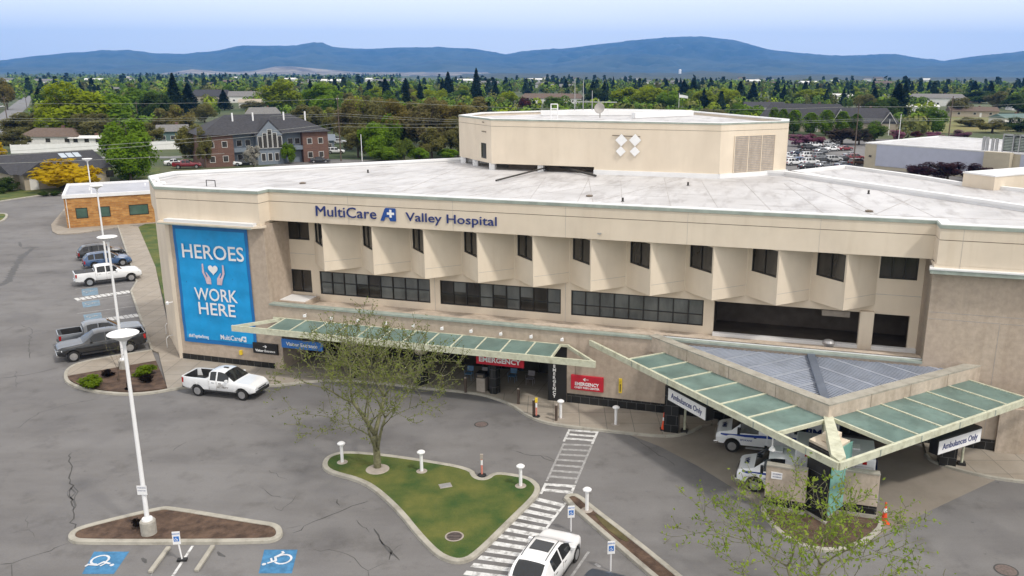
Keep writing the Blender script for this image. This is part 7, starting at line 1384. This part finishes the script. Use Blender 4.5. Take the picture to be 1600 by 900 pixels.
# white flat roofed building right, with pipes and equipment
wx, wy = G(1349, 262); zw = zat(wx, wy, 222.5, 1352); wb = thing('flat_roof_building', 'long pale building with white flat roof, lavender panels and roof pipes at the right edge', 'building', (wx, wy, 0), R(-50))
zw2 = zw
MB().box(0, 70, 0, 34, -.2, zw - .25).build('wall', M['tan_panel'], wb); mb = MB(); ring(mb, [(-.1, -.1), (70.1, -.1), (70.1, 34), (-.1, 34)], .5, zw - .25, zw); mb.build('parapet', M['coping_white'], wb, fix=False); MB().box(.3, 69.8, .3, 33.8, zw - .5, zw - .24).build('roof', M['roof'], wb)
for x0_, x1_ in ((2.8, 26.5), (33.0, 64)): MB().box(x0_, x1_, -.12, -.01, .7, zw - .3).build('panel', M['lav_panel'], wb)
for x_ in (1.2, 31): mb = MB(); mb.box(x_, x_ + .5, -.3, -.02, 2.6, 2.9); mb.build('wall_light', M['dark_frame'], wb)
MB().box(26.6, 31.6, -1.6, 0, -.1, zw - .02).build('buttress', M['tan_panel'], wb)
for px, h in ((1519, 2.6), (1528, 2.6), (1541, 2.4), (1551, 2.4)): x_, y_ = G(px, 236, zw); lx = (x_ - wx) * math.cos(R(50)) - (y_ - wy) * math.sin(R(50)); mb = MB(); mb.tube((lx, 2.0, zw - .3), (lx, 2.0, zw + h), .30, n=12); mb.build('roof_pipe', M['steel'], wb)
for i, px in enumerate((1566, 1590)):
    x_, y_ = G(px, 236, zw); lx = (x_ - wx) * math.cos(R(50)) - (y_ - wy) * math.sin(R(50)); mb = MB()
    for k in range(9): mb.box(lx, lx + 2.9, 2, 2.2, zw + .2 + k * .3, zw + .38 + k * .3)
    e_ = mb.build('cooling_unit', M['coping'], wb); MB().box(lx, lx + 2.9, 2.21, 4, zw, zw + 3.0).build('casing', M['dark_frame'], e_); mb = MB()
    for xx in (lx - .15, lx + 2.95): mb.box(xx, xx + .2, 1.9, 2.2, zw - .2, zw + 3.2)
    mb.box(lx - .15, lx + 3.15, 1.9, 2.2, zw + 3.2, zw + 3.4); mb.build('frame', M['steel'], e_)
# fence
f0, f1 = Vector(G(18, 240)), Vector(G(318, 232)); fe = thing('white_fence', 'long white vinyl fence behind the dark roofed office', 'fence', (f0.x, f0.y, 0), math.atan2(f1.y - f0.y, f1.x - f0.x)); Lf = (f1 - f0).length
MB().box(0, Lf, -.04, .04, 0, 2.2).build('fence_panel', M['vinyl'], fe)
for i in range(21): MB().box(Lf * i / 20 - .09, Lf * i / 20 + .09, -.09, .09, 0, 2.35).build('post', M['vinyl'], fe)
H = [('brown hipped house behind the white fence at far left', 88, 226, 15, 10, 2.6, 2.2, .15, 'siding_white', 'shingle_brown', 3.), ('small white roofed shed house behind the brown hipped house', 82, 212, 12, 7, 2.6, 2.0, .1, 'siding_grey', 'shingle_grey', 0), ('low white garage behind the fence, left of the bright green tree', 144, 227, 9, 6, 2.2, .6, .1, 'siding_white', 'siding_white', 0), ('teal sided house with pale roof left of the apartments', 272, 222, 8, 9, 3.4, 1.8, .4, 'siding_green', 'shingle_grey', 0),
 ('tan house under a wide dark roof beyond the tall conifer', 332, 158, 26, 14, 3.6, 4.5, .1, 'siding_tan', 'shingle', 2.), ('cream house with white gables beyond the apartments', 386, 160, 22, 14, 4.2, 3.4, .2, 'siding_white', 'shingle_grey', 0), ('small cream house right of the tall conifer', 392, 168, 12, 9, 3, 2, .2, 'siding_white', 'siding_tan', 0), ('grey house behind the apartments right end', 412, 188, 14, 10, 3, 2.6, .3, 'siding_white', 'shingle_grey', 2), ('cream house far beyond, above the apartments', 472, 136, 32, 14, 4, 3, .1, 'siding_white', 'shingle_grey', 0),
 ('small blue gabled house beside the parked cars', 498, 236, 8, 7, 3, 1.4, .3, 'siding_grey', 'siding_grey', 0), ('long house with brown roof above the antennas', 863, 161, 44, 16, 3.4, 3.2, -.05, 'siding_white', 'shingle_brown', 3), ('pale gabled house beyond the brown long roof', 880, 141, 30, 14, 4, 3.5, 0, 'siding_tan', 'shingle_grey', 0), ('small pale house beyond the antennas', 815, 166, 9, 8, 2.6, 1.6, 0, 'siding_white', 'shingle_grey', 0),
 ('pale house at the right end of the penthouse', 1192, 177, 20, 12, 3.4, 2.6, -.1, 'siding_white', 'shingle', 0), ('white topped house beyond the school', 1302, 158, 26, 12, 4.5, 1.2, -.1, 'siding_white', 'siding_white', 0), ('long pale two storey house in the right suburb', 1462, 165, 34, 14, 5.2, 2.6, -.25, 'siding_white', 'shingle_grey', 2), ('long pale house right of the two storey one', 1500, 160, 28, 12, 3.6, 2.2, -.2, 'siding_tan', 'shingle_grey', 2), ('white low roof in the right suburb', 1438, 174, 18, 12, 2.8, .8, -.3, 'siding_white', 'siding_white', 0),
 ('tan ranch house with brown roof in the dry field', 1518, 182, 22, 10, 2.8, 2.0, -.2, 'siding_tan', 'shingle_brown', 0), ('pale green roofed shed in the right field', 1580, 193, 16, 9, 2.6, 1.6, .3, 'siding_white', 'siding_green', 0), ('grey roofed house at the right edge of the suburb', 1595, 172, 14, 10, 3, 2.2, -.1, 'siding_white', 'shingle_grey', 0), ('white house far left beyond the yellow green tree', 172, 147, 16, 10, 4, 2.4, .2, 'siding_white', 'shingle_grey', 0)]
for lb, px, py, w_, d_, h, rise, hd_, wm, rm, hip in H: house(lb, px, py, w_, d_, h, rise, hd_, wm, rm, hip=hip)
house('wide school like building with dark roof and white gable trim, left part', 1255, 203, 34, 18, 3.2, 6.5, R(-14), 'siding_tan', 'shingle', gable=(12,), hip=5, wins=6, name='gabled_building', cat='building'); house('wide school like building with dark roof and white gable trim, right part', 1340, 204, 26, 16, 3.2, 5.2, R(-14), 'siding_tan', 'shingle', gable=(9.5,), hip=4, wins=5, name='gabled_building', cat='building')
for i in range(46):
    py = rt.uniform(124, 138); px = rt.uniform(10, 1590); x, y = G(px, py); wm, rm = rt.choice((('siding_white', 'shingle_grey'), ('siding_tan', 'shingle_grey'), ('siding_white', 'siding_white'), ('siding_tan', 'shingle_brown')))
    t = thing('house', 'small pale house among the far trees under the hills', 'house', (x, y, 0), rt.uniform(-.6, .6), 'tiny houses far away under the hills'); w_ = rt.uniform(14, 34); h = rt.uniform(4, 7.5); MB().box(-w_ / 2, w_ / 2, -6, 6, 0, h).build('wall', M[wm], t)
    MB().add([(-w_ / 2 - .6, -7, h), (w_ / 2 + .6, -7, h), (w_ / 2 + .6, 7, h), (-w_ / 2 - .6, 7, h), (-w_ / 2 - .6, 0, h + 2.8), (w_ / 2 + .6, 0, h + 2.8)], [(0, 1, 5, 4), (2, 3, 4, 5), (1, 2, 5), (3, 0, 4), (3, 2, 1, 0)]).build('roof', M[rm], t)
# streets
def road(pts, label='grey suburban street', m='road', z=.0): struct('street', MB().flat(GP(pts), z), M[m], label=label)
road([(-40, 250), (-40, 200), (0, 178), (38, 150), (50, 150), (45, 165), (20, 190), (-8, 235)], 'wide street running off at far left', z=.004); road([(62, 200), (70, 170), (78, 150), (83, 150), (82, 180), (86, 200)], z=.008)
road([(40, 296), (40, 292), (250, 290), (250, 296)], z=.012); road([(-20, 246), (300, 244), (300, 247), (-20, 250)], z=.016)
struct('dry_field', MB().flat(GP([(1440, 200), (1480, 182), (1600, 178), (1660, 188), (1660, 206), (1450, 208)]), .004), mat('dry_grass_field', (.20, .17, .05), .95, .25, .05, col2=(.11, .13, .04)), label='yellowish dry field in the right suburb')
struct('lawn', MB().flat(GP([(-40, 300), (40, 296), (96, 291), (250, 288), (250, 262), (60, 262), (-40, 276)]), .008), M['grass'], label='lawn round the dark roofed office')
# ------------------------------------------------------------------ poles and wires
def upole(px, py, topy, label, arms=True, r=.15, m='wood_pole', name='utility_pole', group=None):
    x, y = G(px, py); h = zat(x, y, topy, px); t = thing(name, label, 'utility pole' if m == 'wood_pole' else 'pole', (x, y, 0), 0, group); mb = MB(); mb.tube((0, 0, 0), (0, 0, h), r, r * .7, 8); mb.build('pole', M[m], t)
    if arms:
        mb = MB(); mb.box(-.08, .08, -1.1, 1.1, h - .9, h - .75); mb.build('crossarm', M['wood_pole'], t)
        for k in (-.9, 0, .9): mb = MB(); mb.lathe([(.06, 0), (.08, .15), (.02, .25)], (0, k, h - .75), 8); mb.build('insulator', M['steel'], t)
    return (x, y, h)
pA = upole(533, 252, 150, 'tall brown utility pole right of the brick apartments'); pB = upole(1333, 262, 162, 'tall brown utility pole by the far parking lot'); pC = upole(1481, 222, 150, 'utility pole behind the white flat roof building', r=.2)
pD = upole(14, 205, 150, 'utility pole by the far left street', r=.18); pE = upole(216, 190, 158, 'thin utility pole behind the bright green tree'); pF = upole(42, 168, 146, 'short far utility pole along the left street'); pG = upole(706, 240, 182, 'utility pole among the brown trees left of the penthouse', r=.12)
pH = upole(667, 244, 200, 'thin grey pole in the brown tree belt', False, .07, 'steel', 'light_pole')
for px, py, tp, lb in ((566, 252, 210, 'white lamp mast right of the utility pole'), (371, 258, 217, 'white lamp mast in front of the brick apartments'), (1402, 238, 178, 'white mast behind the flat roof building'), (1592, 206, 186, 'white mast at the right edge'), (1388, 212, 186, 'grey mast among the pink trees'), (1060, 182, 145, 'flagpole above the penthouse roof')):
    upole(px, py, tp, lb, False, .11, 'lamp_white', 'lamp_mast')
x, y = G(1060, 182); z = zat(x, y, 147, 1060); t = thing('flag', 'small white and dark flag on the pole above the penthouse roof', 'flag', (x + .1, y, z - 1.6)); mb = MB(); mb.add([(0, 0, 0), (2.2, .3, -.2), (4.2, 0, -.5), (4.2, 0, .7), (2.2, .3, 1.1), (0, 0, 1.4), (0, .05, 0), (2.2, .35, -.2), (4.2, .05, -.5), (4.2, .05, .7), (2.2, .35, 1.1), (0, .05, 1.4)], [(0, 1, 4, 5), (1, 2, 3, 4), (6, 7, 10, 11), (7, 8, 9, 10)]); mb.build('cloth', M['lamp_white'], t, fix=False)
def wire(a, b, sag, label, r=.035):
    a, b = Vector(a), Vector(b); mid = (a + b) / 2; mb = MB(); pts = [a.lerp(b, i / 16) - mid - Vector((0, 0, 4 * sag * (i / 16) * (1 - i / 16))) for i in range(17)]; mb.path(pts, [r] * 17, 4); o = mb.build('power_line', M['wire'], None, loc=mid, fix=False); tag(o, label, 'power line', 'overhead power lines')
pL = (pA[0] - 95, pA[1] - 6, 13.9); pR = (pC[0] + 60, pC[1] + 10, 14.5)
for k, dz in enumerate((.0, -3.4, -3.9)):
    wire((pL[0], pL[1], pL[2] + dz), (pA[0], pA[1], pA[2] - .6 + dz), .9, 'power line from the left edge to the tall pole, %s wire' % ('top', 'middle', 'lower middle')[k]); wire((pA[0], pA[1], pA[2] - .6 + dz), (pB[0], pB[1], pB[2] - .6 + dz * .8), 1.6, 'power line between the two tall poles, %s wire' % ('top', 'middle', 'lower middle')[k]); wire((pB[0], pB[1], pB[2] - .6 + dz * .8), (pR[0], pR[1], pR[2] + dz), 1.3, 'power line from the right pole to the right edge, %s wire' % ('top', 'middle', 'lower middle')[k])
for k, dz in enumerate((6.2, 7.0)):
    wire((pA[0] - 46, pA[1] - 75, 8.2 - k * .6), (pA[0], pA[1], pA[2] - dz), .8, 'low wire rising to the tall pole in front of the apartments, %s' % ('upper', 'lower')[k]); wire((pA[0], pA[1], pA[2] - dz), (pA[0] + 60, pA[1] + 10, pA[2] - dz + 1), .8, 'low wire from the tall pole into the brown trees, %s' % ('upper', 'lower')[k])
wire((pA[0] - 75, pA[1] - 78, 6.5), (pA[0] - 4, pA[1] - 60, 7.4), .5, 'lowest wire crossing in front of the golden shrub'); 
# water tower dot
x, y = G(1055, 124); t = thing('water_tower', 'tiny white water tank on the wooded hill', 'water tower', (x, y, 0)); 
# ------------------------------------------------------------------ hills
def skyz(px, py, D): a, b, c = ray(px, py); k = math.hypot(a, b); return H_ + c / k * D, math.atan2(a, b)
def hills(name, prof, D, Win, Wout, m, amp, label, seed, nr=40, step=5, base=0.):
    P = []; x0, x1 = prof[0][0], prof[-1][0]; xs = np.arange(x0, x1 + 1, step); hs = [skyz(x, interp(x, prof), D) for x in xs]; rads = list(np.linspace(D - Win, D, nr)) + list(np.linspace(D, D + Wout, 7))[1:]
    V = []
    for j, r in enumerate(rads):
        for i, (h, az) in enumerate(hs):
            t = (r - (D - Win)) / Win if r <= D else 1 - (r - D) / Wout; s_ = t ** 1.35 if r <= D else max(0, t)
            p = Vector((r * math.sin(az), r * math.cos(az), 0)); n1 = 1.1 - 2.6 * abs(noise.fractal(p / (D * .055) + Vector((seed, 0, 0)), 1, 2.1, 6)); n2 = noise.fractal(p / (D * .018) + Vector((0, seed, 0)), .9, 2.1, 5)
            e = max(0, h - base) * s_ * max(.03, 1 + (.42 * n1 + .10 * n2) * (1 - s_) * 1.6) + n2 * amp * min(1, t * 2) * (.35 if r == D else 1); V.append((p.x, p.y, max(-2, e + base * min(1, t * 3) - 2 * (1 - t))))
    n = len(hs); F = [(j * n + i, j * n + i + 1, (j + 1) * n + i + 1, (j + 1) * n + i) for j in range(len(rads) - 1) for i in range(n - 1)]
    mb = MB(); mb.v = V; mb.f = F; return struct(name, mb, m, smooth=True, label=label)
mm = mat('forested_mountain', (.018, .034, .018), .95, .3, .0016, col2=(.05, .065, .03), detail=12, ramp=(.40, .62)); layer(mm, .0011, .0, .31, (3.2, 2.8, 2.4), (1, 1, 1), 1., 12); 
far_prof = [(-80, 99), (0, 95), (50, 88), (100, 83), (160, 79), (200, 78), (240, 83), (290, 84), (340, 79), (370, 72), (420, 71), (455, 72), (490, 66), (505, 68), (520, 73), (560, 77), (620, 74), (690, 74), (740, 76), (790, 85), (815, 80), (850, 77), (880, 76), (930, 70), (1000, 62), (1050, 57.5), (1100, 57), (1150, 63), (1200, 77), (1230, 81), (1260, 84), (1310, 87), (1350, 86), (1400, 84), (1440, 91), (1475, 95), (1530, 87), (1600, 80), (1690, 76)]
hills('mountains', far_prof, 13000, 4800, 1500, mm, 16, 'long blue mountain range along the horizon', 3.3)
hills('front_mountains', [(-80, 108), (60, 104), (150, 108), (240, 98), (300, 101), (350, 108), (430, 92), (500, 95), (600, 105), (690, 93), (780, 99), (860, 101), (940, 86), (1010, 84), (1080, 92), (1130, 97), (1200, 92), (1290, 101), (1380, 106), (1470, 102), (1560, 97), (1640, 95), (1690, 97)], 9800, 2300, 1500, mm, 14, 'lower blue ridges before the main range', 12.9, nr=30)
mt2 = mat('dry_grass_hill', (.10, .085, .06), .95, .3, .004, col2=(.30, .26, .20), detail=10, ramp=(.42, .6)); mt3 = mat('wooded_foothill', (.018, .03, .018), .95, .3, .006, col2=(.05, .06, .035), detail=12); layer(mt3, .004, .0, .33, (4.2, 3.6, 3.2), (1, 1, 1), 1., 12)
hills('tan_foothills', [(140, 124), (250, 116), (300, 108), (340, 112), (390, 112), (430, 104), (455, 103.5), (500, 108), (560, 113), (620, 113), (690, 113), (760, 113), (790, 122)], 7200, 1900, 900, mt2, 7, 'bare tan foothills before the mountains', 9.1, 14, 5)
hills('wooded_foothills', [(640, 126), (680, 121), (730, 116), (780, 114), (830, 115), (900, 113), (960, 113), (1020, 114), (1060, 114), (1090, 111), (1130, 112), (1200, 118), (1280, 116), (1340, 118), (1420, 121), (1500, 120), (1600, 121), (1690, 121)], 5600, 3300, 800, mt3, 6, 'dark wooded foothills at the right', 5.7, 30, 5)
x, y = 5250 * math.sin(math.atan((1055 - CX_) / F_)), 5250 * math.cos(math.atan((1055 - CX_) / F_)); t.location = (x, y, 8); MB().lathe([(8, 0), (8, 32), (6, 36), (1, 37)], (0, 0, 0), 16).build('tank', M['lamp_white'], t); MB().lathe([(8.2, 8), (8.2, 9)], (0, 0, 0), 16).build('band', M['steel'], t)
# ------------------------------------------------------------------ air
if HAZE:
    hz = MB().box(-14500, 14500, -300, 16200, -4.1, 760).build('haze', None); hz['kind'] = 'stuff'; tag(hz, 'thin blue air over the valley', 'haze', kind='stuff')
    hm = bpy.data.materials.new('haze'); hm.use_nodes = True; n = hm.node_tree.nodes; n.remove(n['Principled BSDF']); pv = n.new('ShaderNodeVolumePrincipled'); pv.inputs['Color'].default_value = (.11, .39, 1.0, 1); pv.inputs['Density'].default_value = HAZE; pv.inputs['Anisotropy'].default_value = 0.0; hm.node_tree.links.new(pv.outputs[0], n['Material Output'].inputs['Volume']); hz.data.materials.append(hm)
